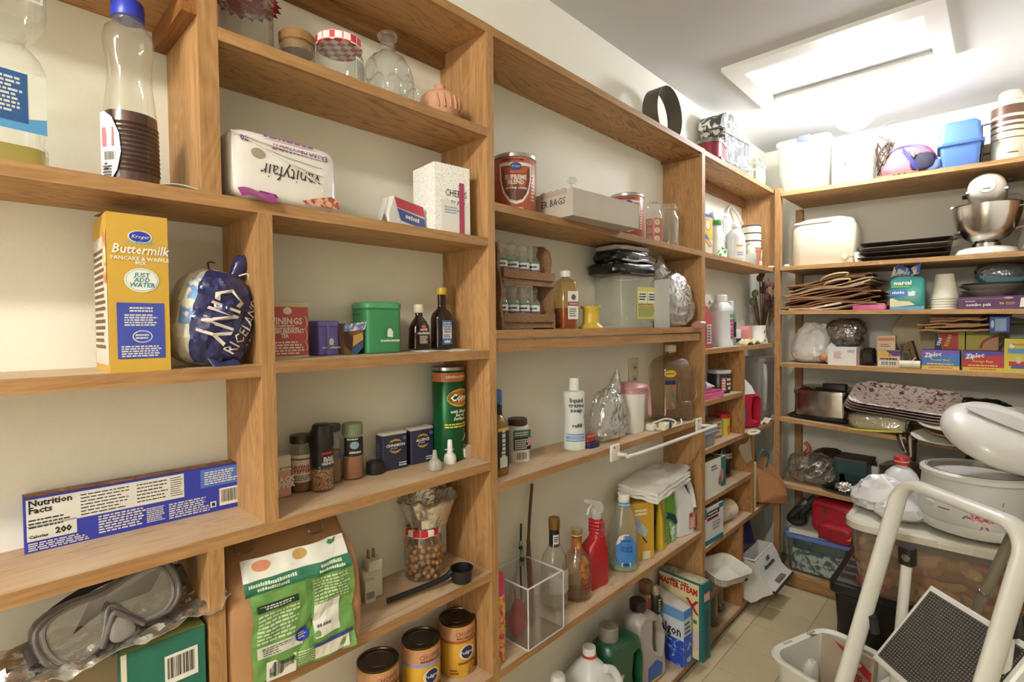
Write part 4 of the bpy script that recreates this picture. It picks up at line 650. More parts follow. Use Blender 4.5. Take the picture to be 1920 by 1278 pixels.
loft(t, 'pouch', [R(.05, .022, .01, 0), R(.052, .03, .012, .01), R(.052, .02, .009, .07), R(.05, .004, .002, .088)], m((200, 76, 76), .4)); S = front(.03); rect(t, 'tilted_card', pl((0, -.015, .062), (.9, 0, -.3), (.3, 0, .9)), -.008, .012, -.006, .008, WHITE); rect(t, 'blue_strip', S, -.024, .02, .034, .043, m((120, 160, 205), .5), .001); oval(t, 'food_picture', S, -.004, .024, .014, .011, m((230, 200, 160), .5), .001); rect(t, 'white_foot', S, -.02, .02, .0, .008, WHITE, .0012)
t = L('vinegar_bottle', 'square clear bottle with red liquid, white cap and label', 'bottle', -.068, 1.21, 1.318, -20)
VB = see((196, 160, 90), .2, 1.2, .05, (246, 232, 196)); loft(t, 'glass', [R(.05, .05, .01, 0), R(.053, .053, .011, .004), R(.053, .053, .011, .13), R(.046, .046, .016, .14), R(.024, .024, .012, .147), R(.024, .024, .012, .153)], VB, caps=(1, 0)); loft(t, 'liquid', [R(.049, .049, .01, .003), R(.05, .05, .01, .06)], m((158, 34, 30), .2, coat=.4)); lathe(t, 'cap', [(.0145, .15), (.015, .152), (.015, .166), (.013, .168)], m((232, 226, 220), .4), 20)
S = front(.054); rect(t, 'label', S, -.009, .026, .028, .108, m((234, 230, 224), .6)); rect(t, 'maroon_band', S, -.009, .026, .066, .078, m((156, 66, 78), .6), .0008); oval(t, 'emblem', S, .01, .091, .008, .008, m((96, 92, 80), .6), .001); lines(t, S, -.005, .02, .034, .06, 4, m((120, 116, 110), .6), .001, 3); words(t, S, (6,), .008, .009, .072, m((230, 200, 196), .6), .0012, bold=.03)
t = L('cookie_press', 'yellow plastic cup with flared base and knobbed rim', 'cup', -.05, 1.312, 1.318)
YP = m((214, 184, 60), .4); lathe(t, 'cup', [(.036, 0), (.038, .003), (.036, .007), (.028, .012), (.0245, .02), (.0245, .056), (.027, .06), (.027, .066), (.024, .067), (.0225, .06), (.022, .01)], YP, 32)
for k in range(4): a = PI / 4 + k * PI / 2; rbox(t, 'knob', .008, .006, .01, YP, (.0265 * math.cos(a), .0265 * math.sin(a), .06), .002)
t = L('cereal_keeper', 'clear hinged plastic bin with yellow instruction sticker', 'bin', -.08, 1.552, 1.318, -12)
BN = see((222, 220, 206), .16, 1.1, .06); loft(t, 'bin', [R(.15, .12, .012, 0), R(.155, .125, .012, .004), R(.165, .132, .012, .165), R(.168, .136, .012, .168), R(.162, .13, .012, .168), R(.15, .12, .01, .006)], BN, caps=(1, 1)); S = front(.131)
rect(t, 'sticker', S, -.01, .09, .03, .135, m((208, 204, 110), .5)); rect(t, 'sticker_panel', S, -.004, .038, .083, .12, m((236, 234, 220), .5), .0008); rect(t, 'sticker_panel', S, .043, .085, .083, .12, m((236, 234, 220), .5), .0008); lines(t, S, .0, .034, .09, .116, 3, INK, .0012, 4); lines(t, S, .047, .08, .09, .116, 3, INK, .0012, 5); lines(t, S, -.004, .085, .074, .08, 1, RED, .001, 6); lines(t, S, -.004, .085, .036, .072, 9, m((120, 124, 90), .6), .001, 7)
bx(t, 'open_flap', .072, .08, -.125, -.068, .0, .16, see((206, 206, 202), .4, 1, .1))
t = L('bin_liner_pack', 'folded shiny black plastic bags piled on the clear bin', 'bags', -.08, 1.54, 1.488, -6)
BB = m((18, 16, 16), .25, coat=.2, bump=.4, bs=22); blob(t, 'lower_fold', .22, .15, .045, BB, 3, .12, 2.5, 5, ridge=.1); blob(t, 'upper_fold', .2, .13, .05, BB, 6, .14, 2.5, 4, o=(.005, 0, .036), ridge=.1); blob(t, 'grey_lining', .18, .12, .018, m((178, 168, 158), .3, coat=.3, bump=.4, bs=30), 8, .15, 3, 5, o=(.0, .0, .082)); tube(t, 'silver_edge', [(-.08, -.062, .05), (-.03, -.07, .046), (.03, -.068, .052), (.1, -.06, .048)], .004, m((190, 186, 182), .2, .6), 6)
CBAG = see((236, 236, 230), .28, 5, .16, bump=.6, bs=30)
t = L('plastic_bag', 'rumpled clear plastic bag slumped at the end of the shelf', 'bag', -.072, 1.865, 1.318, -10)
blob(t, 'bag', .23, .14, .22, CBAG, 4, .14, 2.2, 2.6, ridge=.16, prof=lambda q: 1.08 - .5 * q ** 1.5); blob(t, 'bag_peak', .1, .06, .1, CBAG, 7, .2, 2.5, 2.2, o=(-.055, 0, .17), prof=lambda q: 1.1 - .8 * q); blob(t, 'pink_corner', .06, .05, .03, see((226, 160, 150), .5, 1.4, .15, bump=.8), 2, .2, o=(.1, -.062, -.006))
# ---- shelf .958
t = L('spray_can', 'blue capped aerosol can half hidden by the upright', 'can', -.13, .972, .958)
lathe(t, 'can', [(.022, 0), (.024, .003), (.024, .11), (.022, .118)], m((210, 214, 222), .35), 28); lathe(t, 'cap', [(.0235, .118), (.0245, .12), (.0245, .196), (.022, .2), (.01, .2005)], m((70, 128, 205), .35), 28)
t = L('oil_soap_bottle', 'amber liquid soap bottle with black cap and dark label', 'bottle', -.055, .912, .958)
loft(t, 'bottle', [R(.05, .04, .014, 0), R(.054, .044, .016, .004), R(.054, .044, .016, .13), R(.03, .028, .013, .146), R(.02, .02, .01, .15), R(.02, .02, .01, .154)], see((176, 138, 56), .75, 1, .1, (200, 170, 90))); lathe(t, 'cap', [(.0125, .152), (.0125, .176), (.011, .178)], BLACK, 20); S = front(.0445); rect(t, 'label', S, -.02, .018, .02, .12, m((34, 32, 30), .5)); words(t, S, (7,), .022, .0, .075, m((226, 216, 190), .5), .001, rot=90, bold=.02); rect(t, 'small_label', S, -.014, .012, .022, .048, m((226, 224, 214), .5), .0009); rect(t, 'yellow_strip', S, -.02, .018, .112, .12, m((206, 186, 60), .5), .0009)
t = L('vitamin_jar', 'white jar with brown lid and black, green and pink label', 'jar', -.112, 1.048, .958, -22)
loft(t, 'jar', [R(.056, .05, .015, 0), R(.058, .052, .016, .003), R(.058, .052, .016, .095), R(.05, .046, .02, .1)], m((232, 228, 220), .4)); lathe(t, 'lid', [(.026, .098), (.027, .1), (.027, .115), (.025, .117), (.01, .117)], m((74, 58, 44), .4), 28); S = front(.0525); rect(t, 'label', S, -.025, .027, .034, .088, m((28, 28, 28), .5)); rect(t, 'green_band', S, -.025, .027, .068, .088, m((52, 110, 80), .5), .0008); lines(t, S, -.021, .02, .036, .064, 5, SILVERTXT, .0011, 4); oval(t, 'pink_flower', S, .022, .056, .005, .012, m((226, 150, 170), .5), .0012); barcode(t, S, -.018, .018, .004, .03, 6); lines(t, S, -.02, .022, .072, .084, 2, SILVERTXT, .0011, 8)
t = L('cream_soap_bottle', 'tall waisted white refill bottle of liquid soap with blue stripes', 'bottle', -.072, 1.255, .958, -44); t.scale = (1.06, 1.06, 1.0)
SO = m((222, 226, 220), .35); lathe(t, 'bottle', [(.027, 0), (.0305, .004), (.031, .03), (.0285, .07), (.0275, .1), (.0295, .14), (.031, .165), (.029, .174), (.016, .178), (.0145, .18)], SO, 32, sy=.8); lathe(t, 'cap', [(.0145, .178), (.0148, .18), (.0148, .196), (.0138, .197), (.0138, .212), (.013, .214)], m((236, 236, 232), .4), 24); S = cyl(.0312, 0, .82); IND = m((40, 44, 84), .5); txt(t, S, 'liquid\ncreme\nsoap', .018, .002, .135, IND, .001, bold=.02); txt(t, S, 'refill', .016, .004, .075, IND, .001, bold=.02); rect(t, 'blue_stripe', S, -.03, .03, .034, .045, m((140, 172, 216), .5), .0008, 10); rect(t, 'blue_stripe', S, -.03, .03, .0285, .0315, m((110, 140, 190), .5), .0008, 10); rect(t, 'blue_stripe', S, -.03, .03, .048, .051, m((120, 150, 200), .5), .0008, 10)
t = L('jar_opener', 'red and navy rubber jar opener lying behind the soap', 'opener', -.06, 1.315, .958)
loft(t, 'base', [R(.06, .05, .02, 0, n=6), R(.062, .052, .02, .003, n=6), R(.06, .05, .02, .016, n=6)], m((44, 36, 80), .5)); rbox(t, 'handle', .05, .026, .02, m((180, 60, 52), .5), (-.004, 0, .016), .006); tube(t, 'ridge', [(-.03, -.014, .033), (.02, -.014, .033)], .003, m((196, 76, 62), .5), 6, 1)
t = L('plastic_bag', 'crinkled clear plastic bag standing between soap and pitcher', 'bag', -.07, 1.435, .958)
blob(t, 'bag', .17, .1, .165, CBAG, 11, .16, 2.2, 2.8, ridge=.25, prof=lambda q: 1.05 - .45 * q); blob(t, 'bag_peak', .06, .05, .09, CBAG, 13, .2, 2.5, 2.2, o=(.03, 0, .135), rot=(0, 15, 0), prof=lambda q: 1.1 - .8 * q)
t = L('water_pitcher', 'white plastic pitcher with dusty pink lid and handle', 'pitcher', -.078, 1.592, .958, -6)
PK = m((206, 150, 150), .4); loft(t, 'jug', [R(.07, .068, .025, 0, n=5), R(.075, .073, .026, .004, n=5), R(.086, .083, .03, .14, n=5)], m((238, 236, 230), .4)); loft(t, 'collar', [R(.09, .087, .032, .136, n=5), R(.092, .089, .033, .15, n=5), R(.09, .087, .032, .152, n=5)], PK); loft(t, 'lid', [R(.1, .095, .036, .15, n=5), R(.102, .097, .036, .158, n=5), R(.08, .076, .034, .17, n=5), R(.04, .04, .02, .174, n=5)], PK); tube(t, 'handle', [(.044, -.01, .155), (.07, -.014, .152), (.08, -.015, .13), (.086, -.016, .06), (.084, -.016, .05)], .0085, PK, 8, sq=.7)
t = L('power_cord', 'white cord with cream and blue plug beside the pitcher', 'cord', -.03, 1.7, .958)
tube(t, 'wire', [(-.03, .03, .02), (-.03, -.01, .006), (.02, -.02, .004), (.09, -.015, .004), (.12, .0, .012), (.1, .02, .02), (.05, .02, .022), (.0, .03, .014)], .0035, m((226, 222, 206), .4), 8); tube(t, 'wire', [(-.04, -.015, .004), (.04, -.03, .004), (.11, -.03, .005), (.13, -.02, .02)], .0032, m((226, 222, 206), .4), 8); loft(t, 'plug', [R(.026, .024, .006, 0), R(.03, .028, .008, .004), R(.028, .026, .008, .03)], m((226, 220, 188), .4), o=(-.028, -.025, .015), rot=(0, 90, 0)); loft(t, 'plug_ring', [Cc(.014, 0), Cc(.0155, .003), Cc(.0155, .012), Cc(.013, .015)], m((52, 56, 120), .4), o=(.004, -.025, .015), rot=(0, 90, 0)); rbox(t, 'switch_block', .03, .03, .022, m((232, 228, 214), .4), (-.04, .01, 0), .006)
t = L('juice_jug', 'big smoky brown plastic jug with handle, cream cap and yellow label', 'jug', -.088, 1.905, .958, -30)
JB = see((176, 150, 116), .14, 1.4, .05, (240, 232, 218)); loft(t, 'jug', [R(w_, d_, .03, z_, n=5) for w_, d_, z_ in ((.13, .11, 0), (.145, .125, .005), (.145, .125, .05), (.14, .12, .06), (.14, .12, .15), (.145, .125, .16), (.145, .125, .205), (.12, .1, .235), (.05, .05, .255), (.04, .04, .26), (.04, .04, .272))], JB, caps=(1, 0)); lathe(t, 'cap', [(.021, .266), (.022, .268), (.022, .29), (.02, .292)], m((226, 214, 186), .4), 24); S = front(.125); oval(t, 'yellow_label', S, -.042, .185, .025, .014, m((206, 180, 40), .5)); words(t, S, (8,), .009, -.042, .185, m((150, 60, 40), .5), .0012, bold=.02); S = front(.12); rect(t, 'navy_strip', S, -.066, -.02, .145, .158, NAVY, .004); rect(t, 'clear_label', S, -.066, -.02, .05, .142, see((190, 170, 130), .4, .5, .3), .004)
for k, (cu, cv, c) in enumerate(((-.03, .13, (190, 60, 50)), (-.034, .11, (80, 130, 70)), (-.028, .09, (60, 130, 90)), (-.036, .07, (190, 70, 60)), (-.03, .06, (90, 140, 80)))): oval(t, 'flower_print', S, cu, cv, .006, .008, m(c, .6), .0048, 8)
tube(t, 'handle', [(.06, -.064, .2), (.066, -.068, .15), (.068, -.07, .1), (.05, -.066, .075), (.01, -.064, .072), (-.004, -.063, .09), (-.004, -.063, .15), (.01, -.063, .165)], .009, JB, 8)
t = L('towel_rail', 'white wire towel rail screwed to the shelf edge', 'rail', .001, 1.66, .955)
for x in (-.305, .29): rbox(t, 'bracket', .05, .008, .05, m((232, 228, 216), .4), (x, -.004, -.038), .004); tube(t, 'screw', [(x - .01, -.009, .004), (x - .01, -.0085, .004001)], .004, STEEL, 8, 1)
tube(t, 'rail', [(-.3, -.01, -.018), (-.285, -.03, -.02), (-.25, -.05, -.02), (.3, -.05, -.02), (.325, -.042, -.02), (.325, -.026, -.02), (.3, -.01, -.018)], .006, m((234, 230, 220), .35), 8, 3)
# ================================================================== bay 2: shelf .512
t = L('spray_can', 'pink and yellow patterned aerosol can behind the upright edge', 'can', -.035, .882, .512)
lathe(t, 'can', [(.02, 0), (.022, .003), (.022, .16), (.016, .168)], pattern((206, 50, 110), (226, 196, 60), 40, 'noise', .5, .4, .05, (40, 40, 40)), 24); lathe(t, 'cap', [(.02, .165), (.021, .167), (.021, .208), (.018, .212), (.005, .212)], m((214, 60, 110), .4), 24)
t = L('acrylic_box', 'clear square acrylic box with thick walls at the shelf edge', 'box', -.07, 1.03, .512, 0)
AC = see((230, 226, 228), .05, 1.5, .04)
boxes(t, 'pane', [(-.072, .072, -.072, -.067, .004, .155)], AC); boxes(t, 'pane', [(-.072, .072, .067, .072, .004, .155)], AC); boxes(t, 'pane', [(-.072, -.067, -.067, .067, .004, .155)], AC); boxes(t, 'pane', [(.067, .072, -.067, .067, .004, .155)], AC); bx(t, 'bottom', -.072, .072, -.072, .072, 0, .004, AC)
boxes(t, 'edge_highlight', [(-.072, .072, -.0722, -.0668, .155, .156), (-.072, .072, .0668, .0722, .155, .156), (-.0722, -.0668, -.0668, .0668, .155, .156), (.0668, .0722, -.0668, .0668, .155, .156)] + [(a - .0012, a + .0012, b - .0012, b + .0012, .002, .155) for a in (-.0715, .0715) for b in (-.0715, .0715)] + [(-.072, .072, -.0726, -.0716, .0, .003), (-.0726, -.0716, -.072, .072, 0, .003), (.0716, .0726, -.072, .072, 0, .003)], m((232, 230, 232), .2))  # pale opaque strips paint the highlights along the clear pane edges
t = L('net_bag', 'red mesh bag hanging folded inside the acrylic box', 'bag', -.068, .995, .517)
blob(t, 'mesh', .06, .05, .09, see((206, 64, 60), .62, .4, .4), 4, .14, 2.5, 2.4, prof=lambda q: 1.1 - .6 * q); tube(t, 'drawstring', [(-.012, 0, .08), (-.02, -.01, .105), (-.026, -.012, .13)], .0025, RED, 6)
t = L('skewer_bundle', 'tall brown stick and twig bundle leaning out of the acrylic box', 'sticks', -.1, 1.075, .517)
tube(t, 'stick', [(-.02, -.03, .0), (.03, .03, .15), (.075, .05, .345)], .0045, m((108, 62, 40), .6), 8, 2); tube(t, 'stick', [(-.02, .01, .0), (.0, .03, .12), (.025, .05, .24)], .003, m((60, 48, 40), .7), 6, 2); tube(t, 'stick', [(.0, -.02, .0), (.03, .02, .1), (.045, .04, .19)], .006, m((150, 86, 76), .5), 8, 2)
for k in range(6): blob(t, 'leaf_cluster', .014, .012, .014, m(((110, 150, 120), (60, 46, 40), (150, 190, 160))[k % 3], .7), k, .3, 3, 2, o=(.002 + .004 * math.sin(k), .028, .13 + .012 * k), nu=8, nv=6)
def liquor(label, x, y, r, h, neck, capc, body, liq, lab):
    t = L('spirit_bottle', label, 'bottle', x, y, .512, -45)
    lathe(t, 'glass', [(r * .92, 0), (r, .004), (r, h * .48), (r * .85, h * .58), (r * .5, h * .68), (r * .36, h * .74), (r * .34, h * .95), (r * .4, h * .955), (r * .4, h)], body, 28, caps=(1, 0))
    lathe(t, 'dregs', [(r * .9, .004), (r * .95, h * .06)], liq, 24); return t
t = liquor('tall clear spirit bottle with gold cap and black neck wrap', -.088, 1.175, .04, .255, 0, (150, 116, 60), see((232, 234, 228), .05, 1.6, .03), see((170, 140, 80), .3), None)
lathe(t, 'neck_wrap', [(.0148, .175), (.0158, .178), (.0152, .228)], m((26, 25, 26), .4), 24, caps=(0, 0)); lathe(t, 'cap', [(.0165, .226), (.017, .228), (.017, .256), (.0155, .258)], m((150, 112, 52), .3, .6), 24); rect(t, 'neck_label', cyl(.016, .2), -.008, .01, .185, .212, m((226, 224, 220), .5), nu=3); lines(t, cyl(.016, .2), -.006, .008, .19, .208, 3, INK, .001, 3); rect(t, 'paper_label', cyl(.0403, .5), -.04, .03, .05, .115, see((232, 230, 222), .6, .4, .4), nu=10)
t = liquor('short round brown-tinted spirit bottle with orange neck label', -.072, 1.262, .044, .205, 0, (0, 0, 0), see((216, 200, 170), .07, 1.6, .03, (246, 238, 222)), see((130, 90, 50), .4), None)
lathe(t, 'neck_label', [(.0158, .135), (.016, .14), (.0154, .18)], m((160, 96, 48), .4), 24, caps=(0, 0)); lathe(t, 'neck_ring', [(.0165, .184), (.018, .187), (.0165, .19)], m((206, 160, 60), .3), 24, caps=(0, 0)); oval(t, 'medallion', cyl(.0162, .3), 0, .158, .007, .012, m((190, 130, 60), .4), .0008); lines(t, cyl(.044, .8), -.02, .02, .03, .07, 4, m((150, 60, 50), .6), .001, 3)
t = L('spray_bottle', 'red plastic trigger spray bottle with white head', 'bottle', -.072, 1.355, .512, -8)
RP = m((176, 30, 40), .4, coat=.2); loft(t, 'bottle', [R(.085, .05, .012, 0), R(.088, .053, .014, .004), R(.088, .053, .014, .11), R(.078, .05, .016, .13), R(.05, .044, .016, .15, .012), R(.04, .038, .014, .19, .016), R(.034, .034, .016, .205, .014), R(.028, .028, .013, .212, .012)], RP)
for k in range(4): tube(t, 'grip_ridge', [(.018 - .016, -.02, .2 - .011 * k), (.018 - .026, 0, .2 - .011 * k), (.018 - .016, .02, .2 - .011 * k)], .006, RP, 8, 3)
for k in range(10): tube(t, 'side_groove', [(.006, -.0205 - .0002 * k, .2 - .005 * k), (.03, -.0205 - .0002 * k, .2 - .005 * k)], .0011, m((150, 22, 34), .4), 5, 1)
WS = see((236, 236, 232), .8, .8, .2); lathe(t, 'collar', [(.016, .208), (.017, .21), (.016, .228)], WS, 20, o=(.012, 0, 0)); prism(t, 'spray_head', [(.03, .226), (.032, .246), (.02, .262), (-.02, .276), (-.034, .276), (-.034, .266), (-.012, .256), (-.002, .24), (-.004, .226)], .022, WS); tube(t, 'trigger', [(-.01, 0, .256), (-.024, 0, .244), (-.03, 0, .228)], .004, WS, 6)
S = lface(.089); oval(t, 'picture_label', S, .0, .06, .024, .045, pattern((200, 70, 30), (240, 190, 90), 70), .001); S = front(.054); 
t = L('dish_soap_bottle', 'clear bottle of pale liquid with blue oval label and white cap', 'bottle', -.062, 1.515, .512, -48); t.scale = (1.2, 1.2, 1.06)
lathe(t, 'bottle', [(.036, 0), (.04, .004), (.041, .05), (.041, .1), (.036, .14), (.024, .18), (.0145, .205), (.013, .215)], see((220, 232, 226), .18, 1.2, .04), 28, sy=.75, caps=(1, 0)); lathe(t, 'liquid', [(.037, .004), (.039, .02)], see((170, 216, 196), .6, .5), 24, sy=.75); lathe(t, 'cap', [(.0145, .212), (.0155, .214), (.0155, .236), (.0145, .238)], m((234, 234, 230), .4), 20); lathe(t, 'neck_ring', [(.015, .2), (.018, .203), (.016, .21)], m((120, 180, 215), .4), 20, caps=(0, 0)); S = cyl(.0412, 0, .77); oval(t, 'label', S, 0, .068, .03, .05, m((62, 130, 205), .5), .001); poly(t, 'label_top', S, [(-.03, .085), (-.02, .112), (-.006, .122), (.008, .12), (-.006, .108), (-.02, .09)], m((226, 222, 226), .5), .0014); txt(t, S, 'Simple\nHuney', .013, 0, .075, m((26, 30, 70), .5), .0016, shear=.3); lines(t, S, -.015, .015, .098, .104, 1, INK, .0016, 3); barcode(t, S, -.012, .012, .02, .032, 9, .0018)
def pouch(label, x, y, w_, h_, d_, yaw, top): 
    t = L('coffee_pouch', label, 'pouch', x, y, .512, yaw, 'yellow snack pouches')
    YB_ = m((206, 176, 46), .35, coat=.2, bump=.3, bs=40); loft(t, 'pouch', [R(w_, d_, .008, 0), R(w_ * 1.02, d_ * 1.05, .008, .01), R(w_, d_ * .8, .008, h_ * .7), R(w_ * .98, .006, .002, h_)], YB_); return t
t = L('wipes_box', 'tall yellow printed carton beside the dish soap bottle', 'box', -.085, 1.632, .512, -30)
bx(t, 'carton', -.05, .045, -.045, .045, 0, .2, m((204, 160, 50), .5)); S = front(.09); poly(t, 'blue_picture', S, [(-.035, .11), (.01, .08), (.022, .1), (-.02, .15)], m((170, 190, 205), .5)); lines(t, S, -.03, .02, .155, .18, 2, WHITE, .001, 3); oval(t, 'badge', S, -.016, .13, .012, .014, m((150, 165, 205), .5), .0012); rect(t, 'pale_foot', S, .0, .03, .002, .03, m((220, 216, 190), .5), .001); tube(t, 'violet_stripe', [S(0, .08, .001), S(.016, .06, .001)], .0025, m((70, 60, 120), .5), 6, 1); S = rface(.09); rect(t, 'yellow_side', pl((.045, 0, 0), (0, 1, 0), (0, 0, 1)), -.044, .044, .004, .19, m((206, 184, 56), .5)); oval(t, 'side_mark', pl((.045, 0, 0), (0, 1, 0), (0, 0, 1)), -.01, .12, .004, .02, m((90, 70, 110), .5), .0012)
t = pouch('yellow snack pouch with round green pictures', -.045, 1.742, .055, .175, .03, 10, 0); S = front(.031)
for cv, c in ((.13, (60, 130, 80)), (.105, (60, 120, 90)), (.08, (180, 160, 120)), (.055, (90, 140, 60))): oval(t, 'picture', S, .006, cv * .95, .011, .0095, m(c, .5), .0022); oval(t, 'picture_core', S, .006, cv * .95, .006, .005, m((226, 210, 150), .5), .0028)
words(t, S, (5,), .011, .002, .03, INK, .003, bold=.02)
t = L('green_pouch', 'bright green and teal detergent pouch wedged against the milk jug', 'pouch', -.06, 1.808, .512, -6)
loft(t, 'pouch', [R(.09, .03, .01, 0), R(.092, .034, .01, .01), R(.086, .04, .012, .12), R(.07, .012, .004, .2)], m((122, 190, 70), .4)); S = front(.037); poly(t, 'teal_print', S, [(-.03, .125), (.03, .1), (.042, .07), (.036, .06), (0, .09), (-.03, .1)], m((26, 84, 90), .4), .004); poly(t, 'white_print', S, [(-.01, .085), (.03, .058), (.035, .004), (.005, .004)], pattern((230, 232, 220), (110, 170, 120), 70), .003)
t = L('plastic_jug', 'translucent white gallon jug with red printed label', 'jug', -.082, 1.925, .512, -14)
MJ = m((228, 229, 228), .4); loft(t, 'jug', [R(w_, d_, .025, z_, ox_, n=5) for w_, d_, z_, ox_ in ((.108, .11, 0, 0), (.116, .118, .005, 0), (.116, .118, .1, 0), (.1, .105, .14, 0), (.072, .08, .18, -.005), (.04, .045, .205, -.008), (.034, .034, .21, -.01), (.034, .034, .226, -.01))], MJ); tube(t, 'handle', [(.0, -.035, .2), (.03, -.036, .2), (.046, -.04, .17), (.052, -.048, .12), (.05, -.052, .1)], .011, MJ, 8); S = front(.119); rect(t, 'label', S, .014, .05, .022, .085, m((214, 120, 112), .5)); lines(t, S, .018, .046, .026, .066, 6, WHITE, .001, 4); rect(t, 'blue_mark', S, .016, .03, .07, .08, m((90, 90, 150), .5), .001)
t = L('pad_pack', 'white folded plastic-wrapped pads lying across the pouches', 'packet', -.06, 1.735, .748, 4, ry=-3, rx=5)
PW = m((232, 228, 218), .35, coat=.3, bump=.35, bs=24)
for k in range(3): sheet(t, 'folded_layer', 22, 12, lambda u, v, k=k: (-.155 + .3 * u + .012 * k - .01 * v, -.075 + .145 * v + .006 * k, .009 * k + .006 * noise.noise(Vector((u * 5 + k, v * 4, k))) + .003 * math.sin(u * 5)), PW, .006 if k < 2 else .01)
sheet(t, 'clear_edge', 10, 6, lambda u, v: (.1 + .075 * u, -.06 + .1 * v, .02 + .006 * math.sin(v * 6) + .01 * u), see((232, 230, 224), .4, 1, .15), .001)
# ---- bottom shelf
BZ = .04
t = L('bleach_bottle', 'small white cleaner bottle on the bottom shelf beside the milk jug', 'bottle', -.07, 1.165, BZ)
lathe(t, 'bottle', [(.036, 0), (.04, .004), (.04, .2), (.028, .225), (.016, .235), (.016, .245)], m((230, 230, 222), .4), 24); lathe(t, 'cap', [(.021, .243), (.022, .246), (.022, .272), (.018, .278), (.006, .28)], m((236, 236, 230), .4), 24)
t = L('milk_jug', 'translucent milk jug with white cap, red neck ring and printed letters', 'jug', -.08, 1.335, BZ, -10)
loft(t, 'jug', [R(w_, d_, .028, z_, n=5) for w_, d_, z_ in ((.125, .125, 0), (.14, .14, .006), (.14, .14, .15), (.125, .125, .185), (.08, .08, .225), (.046, .046, .245), (.036, .036, .25), (.036, .036, .262))], MJ); lathe(t, 'cap', [(.02, .256), (.0215, .258), (.0215, .276), (.0195, .279), (.005, .278)], m((232, 230, 224), .4), 24); lathe(t, 'neck_ring', [(.021, .248), (.0235, .25), (.0235, .255), (.021, .257)], m((196, 60, 50), .4), 24, caps=(0, 0)); tube(t, 'handle', [(.02, -.05, .226), (.05, -.055, .21), (.068, -.064, .17), (.07, -.07, .13)], .013, MJ, 8); S = front(.1); words(t, pl((-.03, -.052, .21), (1, 0, 0), (0, .62, .78)), (3,), .016, .0, -.012, INK, .003); rect(t, 'label', front(.141), .02, .055, .1, .16, m((206, 206, 196), .5), .001); lines(t, front(.141), .022, .05, .102, .13, 4, INK, .0016, 4); lines(t, front(.141), .022, .05, .14, .152, 1, RED, .0016, 5)
t = L('detergent_jug', 'dark green liquid detergent jug with moulded handle and grey cap', 'jug', -.088, 1.51, BZ, -6)
DG = m((22, 84, 54), .35, coat=.2)
def jugpoly(): return [(-.1, 0), (.1, 0), (.1, .16), (.085, .225), (.055, .255), (.0, .262), (-.03, .285), (-.075, .285), (-.095, .25), (-.104, .2)]
def holed(t, name, outer, hole, d, mat, bev=.012):
    """jug slab with a handle hole: rings around the hole bridged to the outline, rounded edges"""
    n = 48
    def rs(P): 
        P = [Vector((a, b)) for a, b in P]; c = sum(P, Vector((0, 0))) / len(P); seg = [(P[i], P[(i + 1) % len(P)]) for i in range(len(P))]; tot = sum((b - a).length for a, b in seg); out = []; 
        for k in range(n):
            s = tot * k / n
            for a, b in seg:
                l = (b - a).length
                if s <= l: out.append(a + (b - a) * (s / l)); break
                s -= l
        return out
    O, H = rs(outer), rs(hole); best = min(range(n), key=lambda k: sum((O[i] - H[(i + k) % n]).length for i in range(0, n, 4))); H = H[best:] + H[:best]
    co = sum(O, Vector((0, 0))) / n; ch = sum(H, Vector((0, 0))) / n
    ins = lambda P, c, k: [q + (c - q).normalized() * k for q in P]
    R_ = []
    for P, y in ((ins(H, ch, 0), -d / 2 + bev), (ins(H, ch, -bev * .6), -d / 2), (ins(O, co, bev), -d / 2), (O, -d / 2 + bev), (O, d / 2 - bev), (ins(O, co, bev), d / 2), (ins(H, ch, -bev * .6), d / 2), (H, d / 2 - bev)): R_.append([(q.x, y, q.y) for q in P])
    return loft(t, name, R_, mat, closed=True, sm=45)
holed(t, 'jug', [(-.1, .004), (-.09, 0), (.09, 0), (.1, .004), (.1, .16), (.085, .21), (.05, .235), (-.02, .245), (-.08, .245), (-.1, .21)], [(.035, .06), (.07, .05), (.075, .15), (.06, .175), (.035, .165)], .09, DG, .02)
lathe(t, 'cap', [(.031, .24), (.033, .243), (.033, .282), (.03, .286), (.01, .286)], m((150, 142, 132), .45), 28, o=(-.045, 0, 0)); oval(t, 'heart_mark', front(.091), -.03, .125, .008, .009, m((220, 214, 206), .5), .001); 
t = L('bleach_jug', 'silver grey handled jug with black cap on the bottom shelf', 'jug', -.08, 1.678, BZ, -8)
SG = m((176, 168, 162), .4); holed(t, 'jug', [(-.085, .004), (-.075, 0), (.075, 0), (.085, .004), (.085, .17), (.06, .22), (.02, .255), (-.05, .27), (-.08, .25)], [(.01, .12), (.05, .09), (.062, .16), (.03, .215), (.0, .225)], .08, SG, .018); lathe(t, 'neck', [(.026, .255), (.024, .275)], m((120, 108, 92), .4), 24, o=(-.035, 0, 0)); lathe(t, 'cap', [(.028, .272), (.03, .275), (.03, .302), (.026, .306), (.008, .306)], m((36, 30, 28), .4), 24, o=(-.035, 0, 0)); S = front(.081); poly(t, 'blue_label', S, [(-.03, .02), (.05, .02), (.055, .06), (.02, .085), (-.03, .07)], m((60, 100, 180), .5)); rect(t, 'yellow_strip', S, -.03, .05, .012, .02, m((214, 190, 60), .5), .001)
t = L('glue_bottle', 'orange and black capped spray can standing in front of the water softener', 'can', -.09, 1.782, BZ)
